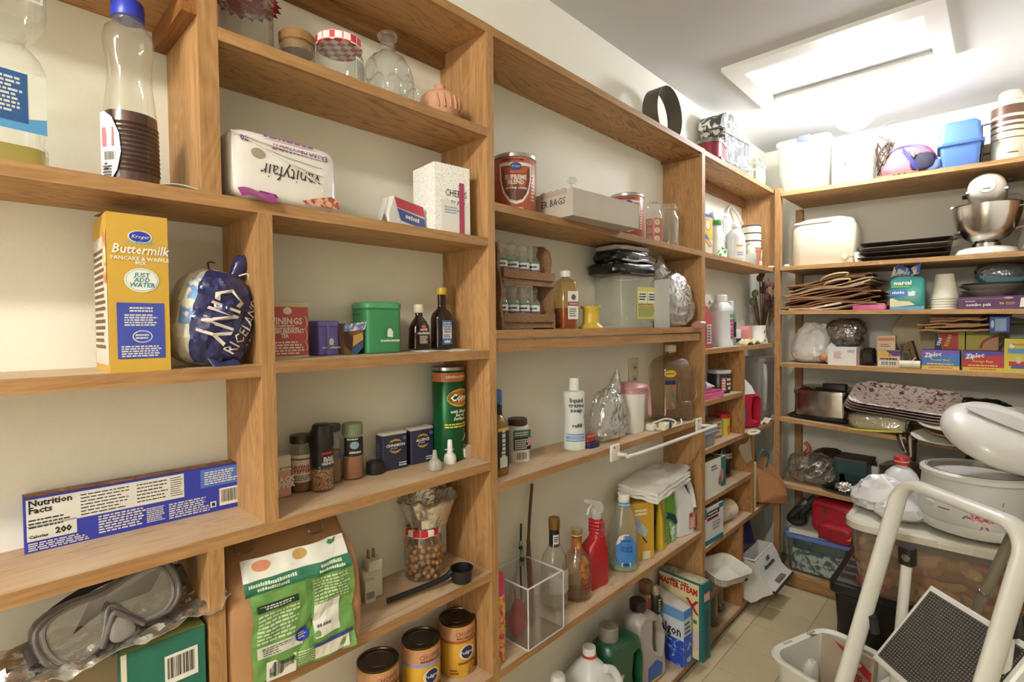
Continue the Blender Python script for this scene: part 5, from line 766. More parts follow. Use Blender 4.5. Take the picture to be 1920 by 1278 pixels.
lathe(t, 'can', [(.022, 0), (.024, .003), (.024, .18), (.016, .195), (.014, .2)], pattern((206, 140, 60), (220, 216, 206), 26, 'noise', .5, .4), 24); lathe(t, 'sleeve', [(.018, .2), (.019, .203), (.019, .265), (.016, .27)], m((48, 44, 42), .5), 24); lathe(t, 'cap', [(.013, .27), (.014, .272), (.012, .295), (.007, .303)], m((206, 196, 170), .3, .3), 20); lines(t, cyl(.0192, .2), -.012, .012, .21, .26, 5, SILVERTXT, .001, 5)
t = L('glue_bottle', 'brown bottle with orange label behind the spray can', 'bottle', -.125, 1.772, BZ)
lathe(t, 'bottle', [(.026, 0), (.028, .003), (.028, .26), (.022, .275)], m((196, 170, 130), .5), 24); lathe(t, 'cap', [(.024, .27), (.026, .273), (.026, .31), (.022, .314), (.006, .314)], m((140, 96, 62), .5), 24); rect(t, 'orange_label', cyl(.0283, .3), -.03, .03, .19, .26, m((196, 100, 56), .5), nu=8)
t = L('softener_box', 'blue and white water softener carton with gable top', 'box', -.078, 1.868, BZ, -6)
bx(t, 'carton', -.0275, .0275, -.08, .075, 0, .215, m((214, 222, 234), .5)); S = lface(.055); rect(t, 'blue_wave', S, -.075, .08, .0, .1, pattern((40, 72, 180), (150, 178, 226), 45, 'noise', .62, .5, .05)); rect(t, 'blue_sky', S, -.075, .08, .175, .214, m((110, 160, 220), .5)); txt(t, S, 'Calgon', .052, .012, .128, INK, .0012, bold=.02, sx=.8); oval(t, 'green_leaf', S, -.03, .205, .03, .016, m((140, 180, 70), .5), .001); S = front(.16); rect(t, 'blue_wave', S, -.0275, .0275, 0, .115, pattern((50, 84, 190), (160, 186, 228), 45, 'noise', .6, .5, .05)); rect(t, 'blue_sky', S, -.0275, .0275, .18, .214, m((80, 140, 215), .5)); lines(t, S, -.02, .02, .12, .17, 3, m((90, 96, 110), .5), .001, 6)
prism(t, 'sloped_top', [(-.08, .215), (.075, .215), (.075, .245)], .055, m((206, 202, 198), .6), rot=(0, 0, 90))
t = L('carpet_cleaner_box', 'large teal and cream carpet steam cleaner carton', 'box', -.062, 1.948, BZ + .0, -6)
bx(t, 'carton', -.03, .03, -.105, .085, 0, .3, m((34, 110, 114), .5)); S = lface(.06); rect(t, 'cream_panel', S, -.084, .09, .004, .292, m((226, 216, 164), .5)); txt(t, S, 'MASTER STEAM', .034, .0, .262, RED, .0012, bold=.05, sx=.72, rot=-2); txt(t, S, 'X', .075, .062, .2, RED, .0012, bold=.02); lines(t, S, -.03, .05, .276, .285, 1, INK, .001, 3); rect(t, 'picture', S, .06, .088, .04, .11, m((226, 200, 200), .5), .001); rect(t, 'green_mark', S, .066, .082, .14, .155, m((80, 130, 110), .5), .001); S = front(.21); rect(t, 'pink_tag', S, -.022, .022, .23, .262, m((222, 150, 150), .5)); lines(t, S, -.02, .02, .234, .258, 3, WHITE, .001, 2); rect(t, 'dark_stripe', S, -.012, .012, .01, .2, m((24, 84, 100), .5)); rect(t, 'top_print', tface(.3), -.028, .028, -.1, .08, pattern((150, 150, 120), (196, 186, 160), 20))
# ================================================================== bay 3
V1, V2, W1, W2, W3, W4, W5 = 1.612, 1.229, 1.022, .828, .624, .432, .222
t = L('laundry_box', 'yellow and blue laundry additive carton beside the spray bottle', 'box', -.1, 2.19, V1, -8)
bx(t, 'carton', -.05, .05, -.035, .035, 0, .185, m((226, 220, 196), .5)); S = front(.07); rect(t, 'yellow_panel', S, -.05, .05, .08, .17, m((222, 206, 80), .5)); rect(t, 'blue_top', S, -.05, .05, .172, .185, m((70, 100, 190), .5)); oval(t, 'badge_rim', S, .012, .14, .02, .026, m((206, 130, 140), .5), .001); oval(t, 'badge', S, .012, .14, .016, .021, m((236, 226, 206), .5), .0014); poly(t, 'blue_swirl', S, [(-.03, .09), (.0, .1), (.04, .06), (.048, .05), (.01, .075)], m((90, 110, 190), .5), .0012); poly(t, 'orange_swirl', S, [(-.02, .08), (.02, .075), (.046, .05), (.03, .045)], m((222, 170, 80), .5), .0014); rect(t, 'pale_blue', S, -.05, .0, .0, .045, m((190, 206, 226), .5), .001)
t = L('spray_bottle', 'white and green trigger spray bottle in the bright corner cubby', 'bottle', -.085, 2.345, V1, -20)
loft(t, 'bottle', [R(.075, .05, .02, 0), R(.08, .054, .022, .004), R(.07, .05, .02, .06), R(.06, .046, .02, .09), R(.064, .046, .02, .12), R(.034, .03, .014, .155), R(.026, .026, .013, .165)], m((232, 234, 226), .35)); lathe(t, 'collar', [(.02, .16), (.021, .162), (.018, .182)], m((72, 160, 80), .4), 20); prism(t, 'spray_head', [(-.024, .18), (.02, .18), (.03, .2), (.075, .206), (.075, .214), (-.03, .216), (-.036, .205)], .024, m((226, 226, 218), .35)); tube(t, 'trigger', [(.02, 0, .196), (.034, 0, .185), (.04, 0, .168)], .004, m((226, 226, 218), .35), 6); S = front(.052); poly(t, 'green_label', S, [(-.03, .012), (.03, .004), (.034, .05), (.0, .06), (-.02, .04)], pattern((60, 150, 70), (230, 226, 206), 45), .003)
t = L('sponge_pack', 'thin bright blue bottle squeezed behind the white cleaner bottles', 'bottle', -.12, 2.455, V1)
rbox(t, 'bottle', .05, .03, .15, m((40, 110, 180), .4), r=.008)
def wbottle(label, x, y, r, h, c, z=V1, lab=None, yaw=0):
    t = L('cleaner_bottle', label, 'bottle', x, y, z, yaw - 55)
    lathe(t, 'bottle', [(r * .92, 0), (r, .004), (r, h * .5), (r * .93, h * .6), (r * .98, h * .66), (r * .7, h * .78), (r * .34, h * .86), (r * .32, h * .9)], m(c, .35), 24, sy=.75); lathe(t, 'cap', [(r * .4, h * .88), (r * .42, h * .89), (r * .36, h * .97), (r * .2, h)], m((236, 236, 230), .4), 20); return t
t = wbottle('squat white bottle with orange and blue print', -.055, 2.485, .043, .185, (222, 224, 220)); S = cyl(.0433, .3, .77); rect(t, 'label', S, -.022, .03, .02, .085, m((232, 228, 214), .5), nu=5); lines(t, S, -.015, .022, .07, .082, 1, m((220, 120, 90), .5), .001, 2); lines(t, S, -.012, .02, .03, .05, 2, m((140, 150, 190), .5), .001, 3)
t = wbottle('slim white bottle with violet flower label', -.095, 2.63, .036, .205, (232, 230, 222)); S = cyl(.0363, .4, .77); oval(t, 'violet_label', S, .0, .1, .014, .018, m((190, 150, 180), .5), .001); oval(t, 'pink_mark', S, .008, .06, .008, .008, m((200, 90, 140), .5), .001)
t = L('candle_cup', 'small frosted cup at the front of the bright corner cubby', 'cup', -.025, 2.6, V1); lathe(t, 'cup', [(.022, 0), (.024, .003), (.028, .05), (.026, .05), (.02, .006)], see((226, 228, 222), .4, 1, .1), 24)
t = wbottle('small pale yellow-capped bottle before the canister stack', -.06, 2.7, .024, .125, (236, 232, 206))
t = L('canister_stack', 'stack of cream lidded canisters over a brown label jar', 'jar', -.085, 2.785, V1)
lathe(t, 'jar', [(.046, 0), (.05, .004), (.05, .09), (.042, .1)], m((170, 112, 86), .35), 28); S = cyl(.0503, .2); poly(t, 'label', S, [(-.02, .03), (.028, .03), (.03, .06), (.02, .085), (.004, .09), (-.014, .085), (-.022, .06)], m((230, 222, 214), .5), .001); rect(t, 'label_foot', S, -.03, .035, .004, .034, m((214, 200, 200), .5), nu=6)
for z_, r_ in ((.1, .046), (.138, .047), (.176, .046)): lathe(t, 'canister', [(r_, z_), (r_, z_ + .03), (r_ * .94, z_ + .033), (r_ * .94, z_ + .038)], m((232, 226, 208), .4), 28); 
for z_ in (.132, .17, .208): lathe(t, 'canister_lid', [(.044, z_), (.047, z_ + .002), (.047, z_ + .006), (.044, z_ + .007)], m((70, 56, 46), .4), 28)
t = L('paper_scrap', 'tiny white wrapper at the end of the bright corner cubby', 'paper', -.01, 2.85, V1); blob(t, 'wrapper', .04, .03, .012, PAPER, 5, .3, 3, 2, nu=10, nv=6)
t = L('power_cord', 'white cable looping up behind the cleaner bottles', 'cord', -.13, 2.68, V1); tube(t, 'wire', [(-.05, .02, .004), (-.055, .02, .15), (-.04, .02, .27), (.0, .018, .31), (.06, .01, .28), (.11, .0, .23)], .006, m((232, 228, 216), .4), 8)
# ---- cubby V2
t = L('spray_bottle', 'pink liquid cleaner bottle with white trigger and red label', 'bottle', -.05, 2.118, V2, -6)
loft(t, 'bottle', [R(.08, .05, .015, 0), R(.084, .054, .016, .004), R(.08, .052, .016, .12), R(.04, .036, .014, .17), R(.03, .03, .014, .178)], see((222, 110, 116), .8, .8, .1)); rect(t, 'label', front(.055), -.02, .016, .02, .1, m((226, 206, 214), .5), .0012); lines(t, front(.055), -.016, .012, .025, .095, 6, m((120, 90, 130), .5), .002, 4); lathe(t, 'collar', [(.018, .175), (.018, .19)], WHITE, 16); prism(t, 'spray_head', [(-.03, .188), (.02, .188), (.03, .2), (.05, .185), (.056, .196), (.036, .222), (-.03, .226)], .026, m((232, 228, 218), .4))
t = L('cleaner_box', 'red carton behind the pink spray bottle', 'box', -.12, 2.13, V2); bx(t, 'carton', -.045, .045, -.02, .02, 0, .225, m((184, 40, 44), .5)); rect(t, 'blue_patch', front(.04), .01, .04, .11, .16, m((70, 140, 190), .5))
t = L('cleaner_bottle', 'big white screw-cap bottle with pink lettering down its side', 'bottle', -.062, 2.338, V2, -14)
loft(t, 'bottle', [R(.092, .075, .016, 0), R(.096, .078, .018, .004), R(.09, .074, .016, .02), R(.09, .074, .016, .15), R(.096, .078, .016, .155), R(.094, .076, .018, .17), R(.06, .055, .024, .195), R(.044, .044, .02, .2)], m((226, 228, 232), .4)); lathe(t, 'cap', [(.024, .198), (.027, .2), (.027, .226), (.024, .23), (.008, .23)], m((236, 236, 232), .4), 28); S = front(.0755); words(t, S, (5,), .03, .024, .075, m((206, 60, 100), .5), .001, rot=90, bold=.04); rect(t, 'green_mark', S, .01, .04, .128, .144, m((90, 160, 80), .5)); rect(t, 'navy_mark', S, .012, .04, .112, .12, NAVY)
t = L('cleaner_bottle', 'slim teal and navy bottle with white cap', 'bottle', -.09, 2.5, V2)
lathe(t, 'bottle', [(.03, 0), (.033, .004), (.033, .12), (.028, .17), (.022, .18)], m((120, 150, 140), .4), 24); S = cyl(.0333, .4); rect(t, 'navy_label', S, -.03, .03, .04, .11, m((34, 38, 50), .5), nu=8); poly(t, 'yellow_slash', S, [(-.02, .06), (.02, .085), (.02, .095), (-.02, .07)], m((206, 190, 60), .5), .001); lathe(t, 'cap', [(.021, .176), (.023, .178), (.023, .205), (.02, .208)], m((226, 226, 214), .4), 20)
t = L('glue_jar', 'small white jar with dark band behind the pink figurine', 'jar', -.12, 2.65, V2); lathe(t, 'jar', [(.03, 0), (.032, .003), (.032, .07), (.03, .074)], m((228, 226, 218), .4), 24); rect(t, 'dark_band', cyl(.0323), -.04, .04, .01, .03, m((60, 58, 56), .5), nu=10)
t = L('pig_bank', 'pink ceramic figurine box with yellow flower', 'figurine', -.085, 2.69, V2); prism(t, 'body', [(-.03, 0), (.03, 0), (.032, .06), (.024, .075), (.02, .09), (.01, .08), (-.02, .07), (-.032, .04)], .05, m((214, 140, 136), .5)); oval(t, 'flower', front(.051), .006, .03, .012, .012, m((200, 170, 100), .5))
t = L('floral_mug', 'flared ivory jug mug painted with flowers and holding dried stems', 'mug', -.06, 2.79, V2)
lathe(t, 'mug', [(.05, 0), (.053, .003), (.046, .04), (.042, .07), (.044, .092), (.041, .092), (.039, .06), (.03, .01)], m((232, 230, 220), .3), 32); tube(t, 'handle', [(.04, -.01, .08), (.07, -.014, .085), (.078, -.015, .055), (.06, -.014, .03), (.044, -.01, .025)], .006, m((232, 230, 220), .3), 8); S = cyl(.046, .1)
for k, (cu, cv, c) in enumerate(((-.02, .06, (170, 80, 80)), (-.004, .05, (100, 120, 90)), (.012, .062, (180, 90, 90)), (.024, .05, (90, 110, 90)), (-.012, .035, (110, 120, 100)))): oval(t, 'painted_flower', S, cu, cv, .005, .008, m(c, .5), .0022, 8)
tag(L('dried_flowers', 'tall dried flower and leaf arrangement in the dark corner', 'dried flowers', -.085, 2.95, V2), 'tall dried flower and leaf arrangement in the dark corner', 'dried flowers'); t = bpy.data.objects['dried_flowers']; rg = random.Random(8)
for k in range(14):
    a = rg.uniform(-1, 1); b = rg.uniform(-1, 1); h_ = rg.uniform(.2, .36); tube(t, 'stem', [(0, 0, .0), (.03 * a, .02 * b, h_ * .5), (.08 * a, .04 * b, h_)], .0025, m((96, 70, 46), .8), 5, 2); blob(t, 'bloom', .035, .03, .04, m(((110, 118, 76), (132, 92, 78), (120, 84, 60), (96, 60, 60))[k % 4], .85), k, .3, 3, 2, o=(.08 * a, .04 * b, h_ - .02), nu=10, nv=8)
for k in range(6): a = rg.uniform(.2, 1.2); sheet(t, 'dry_leaf', 6, 3, lambda u, v, k=k, a=a: (.02 + .16 * u * math.cos(a), -.03 + .02 * k * u * .3 + .03 * (v - .5) * math.sin(PI * u), .08 + .03 * k + .16 * u * math.sin(a) + .01 * math.sin(v * 3)), m((140, 104, 78), .8), .001)
tag(sheet(L('rag_pile', 'crumpled cream gloves lying before the floral mug', 'gloves', -.02, 2.63, V2), 'glove', 18, 6, lambda u, v: (-.12 + .27 * u, -.012 + .05 * v, .008 + .02 * abs(noise.noise(Vector((u * 6, v * 3, 1)))) + .012 * math.sin(u * 9) ** 2), m((226, 216, 176), .6), .006), 'x', 'y'); 
for k_ in ('label', 'category'): del bpy.data.objects['glove'][k_]
# ---- left cubbies
t = L('supplement_tub', 'short black tub with white lid and bold white lettering', 'tub', -.075, 2.345, W1, -45); lathe(t, 'tub', [(.046, 0), (.049, .003), (.049, .085), (.047, .088)], m((28, 28, 32), .35), 32); lathe(t, 'lid', [(.048, .086), (.051, .088), (.051, .1), (.048, .102), (.01, .102)], m((206, 206, 208), .4), 32); S = cyl(.0493, .2); words(t, S, (3, 3, 2), .02, .024, .042, WHITE, .001, bold=.05); rect(t, 'orange_tag', S, -.018, .002, .01, .07, m((206, 110, 90), .5), nu=3); lines(t, S, -.016, .0, .015, .065, 4, WHITE, .001, 3)
t = L('pink_case', 'bright pink flat plastic case under a white cone', 'case', -.035, 2.125, W1, -4); rbox(t, 'case', .19, .06, .026, m((222, 100, 150), .35), r=.01); rbox(t, 'lid', .17, .058, .008, m((196, 70, 120), .35), (-.01, 0, .026), .01)
t = L('piping_cone', 'white plastic cone with blue ring lying on the pink case', 'cone', -.045, 2.1, W1 + .055); lathe(t, 'cone', [(.022, 0), (.022, .02), (.003, .14)], m((234, 232, 226), .4), 24, rot=(0, 96, 0), o=(-.02, 0, 0)); lathe(t, 'ring', [(.0225, 0), (.024, .002), (.0235, .018)], m((60, 120, 180), .4), 24, rot=(0, 96, 0), o=(-.03, 0, .001))
t = L('kraft_box', 'small weathered brown carton with red lettering', 'box', -.095, 2.235, W2, -6); bx(t, 'carton', -.1, .08, -.04, .05, 0, .085, m((148, 116, 88), .7, var=.15)); S = front(.08); rect(t, 'label', S, .0, .078, .012, .075, m((206, 190, 170), .6)); lines(t, S, .008, .07, .02, .068, 3, m((180, 80, 60), .6), .001, 3)
t = L('drink_tin', 'yellow paper tin with red lid', 'tin', -.07, 2.375, W2, -50); lathe(t, 'tin', [(.031, 0), (.032, .002), (.032, .078)], m((216, 200, 60), .4), 28); lathe(t, 'lid', [(.032, .076), (.034, .078), (.034, .094), (.03, .097), (.006, .096)], m((196, 40, 36), .4), 28); oval(t, 'picture', cyl(.0323, .7), 0, .025, .012, .022, m((214, 110, 60), .5), .001)
t = L('food_container', 'small clear food box with blue-edged lid', 'container', -.045, 2.09, W2, -3); loft(t, 'box', [R(.1, .07, .012, 0), R(.12, .085, .014, .055)], see((206, 210, 216), .35, 1, .1)); loft(t, 'lid', [R(.126, .09, .015, .055), R(.128, .092, .016, .06), R(.12, .085, .014, .066)], see((200, 208, 226), .6, .8, .15)); tube(t, 'lid_seal', R(.127, .091, .016, .06), .0022, m((110, 140, 205), .4), 6, 1, True); rbox(t, 'cards', .09, .055, .03, m((190, 180, 170), .7), (0, 0, .004), .004)
t = L('laundry_jug', 'red and white detergent jug with big moulded handle', 'jug', -.065, 2.585, W2, -24)
RJ = m((186, 34, 56), .35, coat=.2); holed(t, 'jug', [(-.1, .004), (-.09, 0), (.09, 0), (.1, .01), (.1, .15), (.08, .17), (-.08, .175), (-.1, .16)], [(.035, .04), (.075, .035), (.078, .13), (.065, .142), (.035, .14)], .085, RJ, .018); loft(t, 'shoulder', [R(.17, .08, .03, .165), R(.14, .07, .03, .2), R(.06, .05, .022, .235)], m((228, 226, 218), .4), o=(-.015, 0, 0)); lathe(t, 'cap', [(.027, .23), (.03, .234), (.03, .275), (.026, .28), (.008, .28)], m((234, 232, 226), .4), 24, o=(-.03, 0, 0)); oval(t, 'red_cap_mark', cyl(.0303, -.5), -.0, .25, .016, .012, m((200, 50, 44), .5), .001).location = (-.03, 0, 0); rect(t, 'blue_label', front(.086), -.08, -.01, .03, .1, m((90, 110, 190), .5))
t = L('storage_bin', 'tall translucent storage container in the corner cubby', 'bin', -.095, 2.93, W2, 0); loft(t, 'bin', [R(.22, .11, .03, 0, n=5), R(.225, .115, .03, .004, n=5), R(.25, .125, .03, .31, n=5)], see((206, 206, 206), .5, 1, .15)); loft(t, 'lid', [R(.262, .135, .03, .308, n=5), R(.266, .138, .03, .325, n=5), R(.25, .12, .03, .332, n=5)], see((216, 214, 208), .65, .8, .2)); tube(t, 'pour_handle', [(-.1, -.06, .29), (-.11, -.068, .22), (-.11, -.066, .12), (-.105, -.06, .06)], .012, see((214, 212, 206), .6, .8, .2), 8)
t = L('paper_twist', 'twisted cream paper strip lying before the storage container', 'paper', -.02, 2.82, W2); sheet(t, 'strip', 16, 2, lambda u, v: (-.13 + .25 * u, -.02 + .03 * v, .01 + .008 * math.sin(u * 14) + .004 * v), m((226, 214, 184), .7), .005)
# ---- tissues etc on W3, W4
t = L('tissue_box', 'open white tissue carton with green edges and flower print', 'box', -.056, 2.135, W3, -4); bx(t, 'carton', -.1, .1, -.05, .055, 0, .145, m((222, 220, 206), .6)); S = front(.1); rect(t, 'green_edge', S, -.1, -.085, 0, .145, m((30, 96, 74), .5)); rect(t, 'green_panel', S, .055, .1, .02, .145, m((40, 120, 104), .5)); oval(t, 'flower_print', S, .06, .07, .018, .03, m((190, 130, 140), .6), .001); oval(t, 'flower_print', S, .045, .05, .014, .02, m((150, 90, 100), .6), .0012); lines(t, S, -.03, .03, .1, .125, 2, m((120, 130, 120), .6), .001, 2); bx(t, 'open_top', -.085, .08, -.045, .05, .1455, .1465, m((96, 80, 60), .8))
t = L('glass_jar', 'tall dark glass jar with white handwritten band', 'jar', -.1, 2.44, W3); lathe(t, 'glass', [(.042, 0), (.046, .004), (.046, .12), (.03, .15), (.026, .165)], see((120, 92, 56), .5, 1.2, .05, (180, 150, 100)), 28); rect(t, 'band', cyl(.0465), -.06, .06, .085, .108, m((228, 222, 206), .6), nu=12); lines(t, cyl(.0465, .2), -.03, .03, .09, .103, 1, m((110, 90, 80), .6), .001, 3)
t = L('spoon_strainer', 'fine mesh strainer bag hanging over the cubby edge from a white ring', 'strainer', -.01, 2.5, W2 - .012); tube(t, 'ring', [(.05 * math.cos(a * PI / 6), -.035 + .018 * math.sin(a * PI / 6), .014) for a in range(12)], .006, m((226, 220, 200), .5), 8, 2, True); sheet(t, 'mesh', 12, 10, lambda u, v: (-.045 - .1 * u * (1 - .55 * v) + .03 * v, -.03 - .01 * math.sin(u * 5), .012 - .05 * u - .12 * v * (1 - .35 * u) + .006 * math.sin(u * 9 + v * 4)), see((206, 196, 170), .7, .3, .5), .001)
t = L('medicine_box', 'teal and white carton with black and red bands', 'box', -.048, 2.105, W4, -4); bx(t, 'carton', -.085, .095, -.045, .05, 0, .15, m((228, 226, 222), .5)); S = front(.09); rect(t, 'teal_band', S, -.085, .095, .0, .02, m((46, 130, 150), .5)); rect(t, 'teal_corner', S, .055, .095, .13, .15, m((46, 130, 150), .5)); rect(t, 'teal_corner', S, -.085, -.05, .11, .15, m((46, 130, 150), .5)); rect(t, 'black_band', S, -.048, .06, .115, .135, INK); lines(t, S, -.04, .05, .119, .131, 1, WHITE, .001, 3); rect(t, 'red_band', S, -.048, .05, .098, .11, m((150, 30, 36), .5)); lines(t, S, .0, .07, .05, .09, 3, m((150, 150, 150), .5), .001, 4); bx(t, 'dark_top', -.08, .09, -.04, .045, .1505, .1515, m((120, 100, 84), .7))
t = L('bread_pack', 'rounded cream paper parcel with blue print', 'packet', -.07, 2.35, W4, -8); loft(t, 'parcel', [[(x, y, max(0, z)) for y, z in [(.045 * math.cos(a), .045 + .045 * math.sin(a)) if True else 0 for a in [2 * PI * i / 20 for i in range(20)]]] for x in (-.08, -.07, .07, .08)], pattern((214, 200, 170), (170, 170, 190), 22, 'noise', .62), sm=50); lathe(t, 'end_disc', [(.03, 0), (.03, .002)], m((206, 206, 214), .5), 20, rot=(0, -90, 0), o=(-.081, 0, .045))
t = L('paper_carton', 'narrow pale yellow carton standing behind the divider', 'box', -.035, 2.63, W4, -5); rbox(t, 'carton', .045, .05, .225, m((222, 214, 160), .5), r=.012); rect(t, 'white_front', front(.05), -.018, -.002, .02, .2, m((232, 230, 216), .5))
t = L('shopping_bag', 'open brown paper bag slumped out of the corner cubby', 'bag', -.02, 2.76, W4, -18); KB = m((178, 124, 76), .75, bump=.2, bs=30)
mk('bag', [(-.09, -.06, .03), (.08, -.085, .0), (.085, .04, .0), (-.085, .06, .0), (-.1, -.035, .2), (.02, -.075, .13), (.1, -.05, .1), (.1, .05, .2), (-.09, .06, .25), (-.01, -.08, .06), (.06, -.095, .05)], [(3, 2, 1, 0), (0, 1, 10, 9), (0, 9, 5, 4), (9, 10, 5), (10, 6, 5), (1, 2, 7, 6, 10), (2, 3, 8, 7), (3, 0, 4, 8)], KB, t, sm=0); mk('inner_flap', [(-.1, -.035, .2), (-.09, .06, .252), (.1, .05, .202), (.1, -.05, .1), (.0, .0, .12)], [(0, 4, 1), (1, 4, 2), (2, 4, 3)], m((150, 100, 60), .8), t, sm=0); poly(t, 'stamp', front(.19), [(.05, .02), (.065, .022), (.065, .045), (.05, .043)], m((110, 100, 110), .6), .003)
tube(t, 'handle_loop', [(-.05, .0, .2), (-.03, -.02, .27), (.02, -.02, .24), (.03, .0, .17)], .004, m((60, 130, 130), .6), 6)
t = L('blue_cone', 'dark blue plastic funnel standing deep in the lower corner', 'funnel', -.1, 2.72, .04); lathe(t, 'funnel', [(.058, .19), (.055, .195), (.03, .3), (.022, .36), (.02, .36)], m((46, 52, 110), .4), 28); lathe(t, 'clear_base', [(.058, 0), (.06, .004), (.06, .19), (.055, .192)], see((160, 160, 170), .3, 1, .1), 28)
# ---- foam tray, glasses, tilting bin
t = L('foam_tray', 'fluted white foam tray overhanging the low cubby shelf', 'tray', .0, 2.215, W5 + .075, -20, rx=9); FT = m((228, 224, 212), .6)
def fluted(s, z, k=0): return [(x * s * (1 + k * .03 * math.cos(i * PI)), y * s * (1 + k * .03 * math.cos(i * PI)), z) for i, (x, y, _) in enumerate([q for a, b in zip(R(.2, .16, .04, 0, n=6), R(.2, .16, .04, 0, n=6)[1:] + R(.2, .16, .04, 0, n=6)[:1]) for q in (a, ((a[0] + b[0]) / 2, (a[1] + b[1]) / 2, 0))])]
loft(t, 'tray', [fluted(.7, -.05), fluted(.74, -.048, 1), fluted(.95, -.008, 1), fluted(1.0, -.004), fluted(1.02, 0), fluted(.97, .0), fluted(.9, -.006, 1), fluted(.7, -.044, 1), fluted(.66, -.046)], FT, sm=30)
t = L('glass_vase', 'cylindrical glass vase on the bottom shelf under the foam tray', 'vase', -.055, 2.2, .04, 0, 'glass vases under the tray'); VG = see((180, 172, 150), .25, 1.3, .04, (216, 206, 180))
lathe(t, 'glass', [(.036, 0), (.04, .004), (.04, .03), (.032, .036), (.032, .15), (.03, .15), (.03, .04)], VG, 28); t2 = clone(t); t2.location = (-.075, 2.33, .04); t2.scale = (.85, .85, .95); t2['label'] = 'slim glass vase beside the divider under the foam tray'; t3 = clone(t); t3.location = (-.105, 2.12, .04); t3.scale = (1, 1, .9); t3['label'] = 'short glass vase behind the steam cleaner carton'
t = thing('tilt_bin', 'white plastic tilt-out bin with S-curved front leaning out of the corner cubby', 'bin', (0, 2.6, 0)); TB = m((228, 226, 218), .4)
prof_ = [(-.03, .24), (-.011, .238), (.041, .243), (.058, .215), (.068, .19), (.08, .165), (.1, .146), (.13, .132), (.126, .124), (.1, .105), (.075, .088), (.05, .062), (.025, .045), (-.011, .055), (-.03, .06)]
V = [(x, -.13, z) for x, z in prof_] + [(x, .13, z) for x, z in prof_]; n_ = len(prof_)
mk('shell', V, [tuple(range(n_)), tuple(range(2 * n_ - 1, n_ - 1, -1))] + [(j, i, n_ + i, n_ + j) for i in range(1, n_) for j in ((i + 1) % n_,) if i != 1], TB, t, sm=30)
boxes(t, 'rim', [(-.03, .042, -.13, -.122, .238, .246), (-.03, .042, .122, .13, .238, .246), (.034, .042, -.122, .122, .238, .246)], TB); bx(t, 'inner_shade', -.03, .034, -.122, .122, .14, .145, m((150, 152, 152), .5)); SF = lambda u, v, e=0: Vector((.041 + (v) * .32 + e * .8, u, .243 - v * .95 + e * .5))  # grey plate across the opening paints the shade inside the bin
words(t, SF, (3, 8), .03, -.01, .04, m((60, 56, 60), .5), .012, rot=180, bold=.03); bx(t, 'cutout_shade', .085, .122, -.05, .05, .139, .146, m((120, 110, 96), .6), rot=(0, 0, 0)); boxes(t, 'foot_strip', [(.118, .134, -.132, .132, .122, .133)], m((60, 50, 44), .5)); tube(t, 'pivot', [(.0, -.134, .15), (.0, -.128, .15)], .01, BLACK, 10, 1)  # dark slab on the shell paints the shade of the handle hole
# ================================================================== back unit, top shelf
CLR = see((222, 222, 212), .42, 1, .12)
def tub(t, w_, d_, h_, lidm, wallm=CLR, r=.02, tp=.88, lid=True, name='tub'):
    loft(t, name, [R(w_ * tp, d_ * tp, r, 0, n=4), R(w_ * tp + .004, d_ * tp + .004, r, .004, n=4), R(w_ * .97, d_ * .97, r, h_ - .02, n=4), R(w_ * .96, d_ * .96, r, h_ - .02, n=4), R(w_ * tp - .004, d_ * tp - .004, r, .006, n=4)], wallm)
    if lid: loft(t, 'lid', [R(w_, d_, r, h_ - .026, n=4), R(w_ * 1.02, d_ * 1.02, r, h_ - .022, n=4), R(w_ * 1.02, d_ * 1.02, r, h_ - .006, n=4), R(w_ * .97, d_ * .97, r, h_, n=4)], lidm)
t = B('storage_box', 'big translucent storage box with white lid and blue latch', 'storage box', .116, 3.03, 0, 2)
tub(t, .236, .3, .262, m((232, 232, 222), .4)); rbox(t, 'latch', .055, .012, .028, m((104, 112, 190), .4), (.01, -.155, .238), .004); rbox(t, 'contents', .185, .22, .12, m((226, 220, 196), .7), (0, 0, .008), .01)
t = B('storage_box', 'clear plastic box standing on end with coloured sticker', 'storage box', .326, 3.0, 0, -4)
loft(t, 'tub', [R(.15, .1, .02, 0), R(.155, .11, .02, .01), R(.162, .12, .02, .225), R(.15, .11, .02, .236)], see((228, 228, 222), .5, 1.1, .1), o=(0, 0, 0)); loft(t, 'lid_edge', [R(.168, .014, .006, 0), R(.17, .016, .006, .004), R(.17, .016, .006, .236), R(.16, .012, .006, .24)], see((232, 232, 226), .6, 1, .15), o=(0, -.06, 0)); S = pl((0, -.069, 0), (1, 0, 0), (0, 0, 1)); rect(t, 'sticker', S, -.03, .04, .1, .19, m((232, 238, 240), .5)); words(t, S, (3,), .022, .0, .105, m((90, 130, 206), .5), .001, bold=.05); oval(t, 'sticker_sun', S, .012, .112, .007, .007, m((226, 196, 70), .5), .0014); rect(t, 'sticker_red', S, -.03, -.02, .098, .115, m((206, 70, 90), .5), .001)
t = B('twig_bundle', 'wire-hung bundle of dark twisted vine twigs', 'twigs', .442, 3.02, 0); rg = random.Random(12); TW = m((84, 66, 54), .8)
for k in range(16): 
    a = rg.uniform(0, 6.28); r_ = rg.uniform(.008, .03); tube(t, 'twig', [(r_ * math.cos(a + q) * 1.2, r_ * math.sin(a + q), .012 + q * .045 + rg.uniform(-.006, .006)) for q in range(5)], .0028, TW, 5, 2)
for k in range(5): tube(t, 'loose_tip', [(rg.uniform(-.03, .03), 0, .12 + .02 * k), (rg.uniform(-.045, .045), -.01, .15 + .02 * k)], .002, TW, 5, 1)
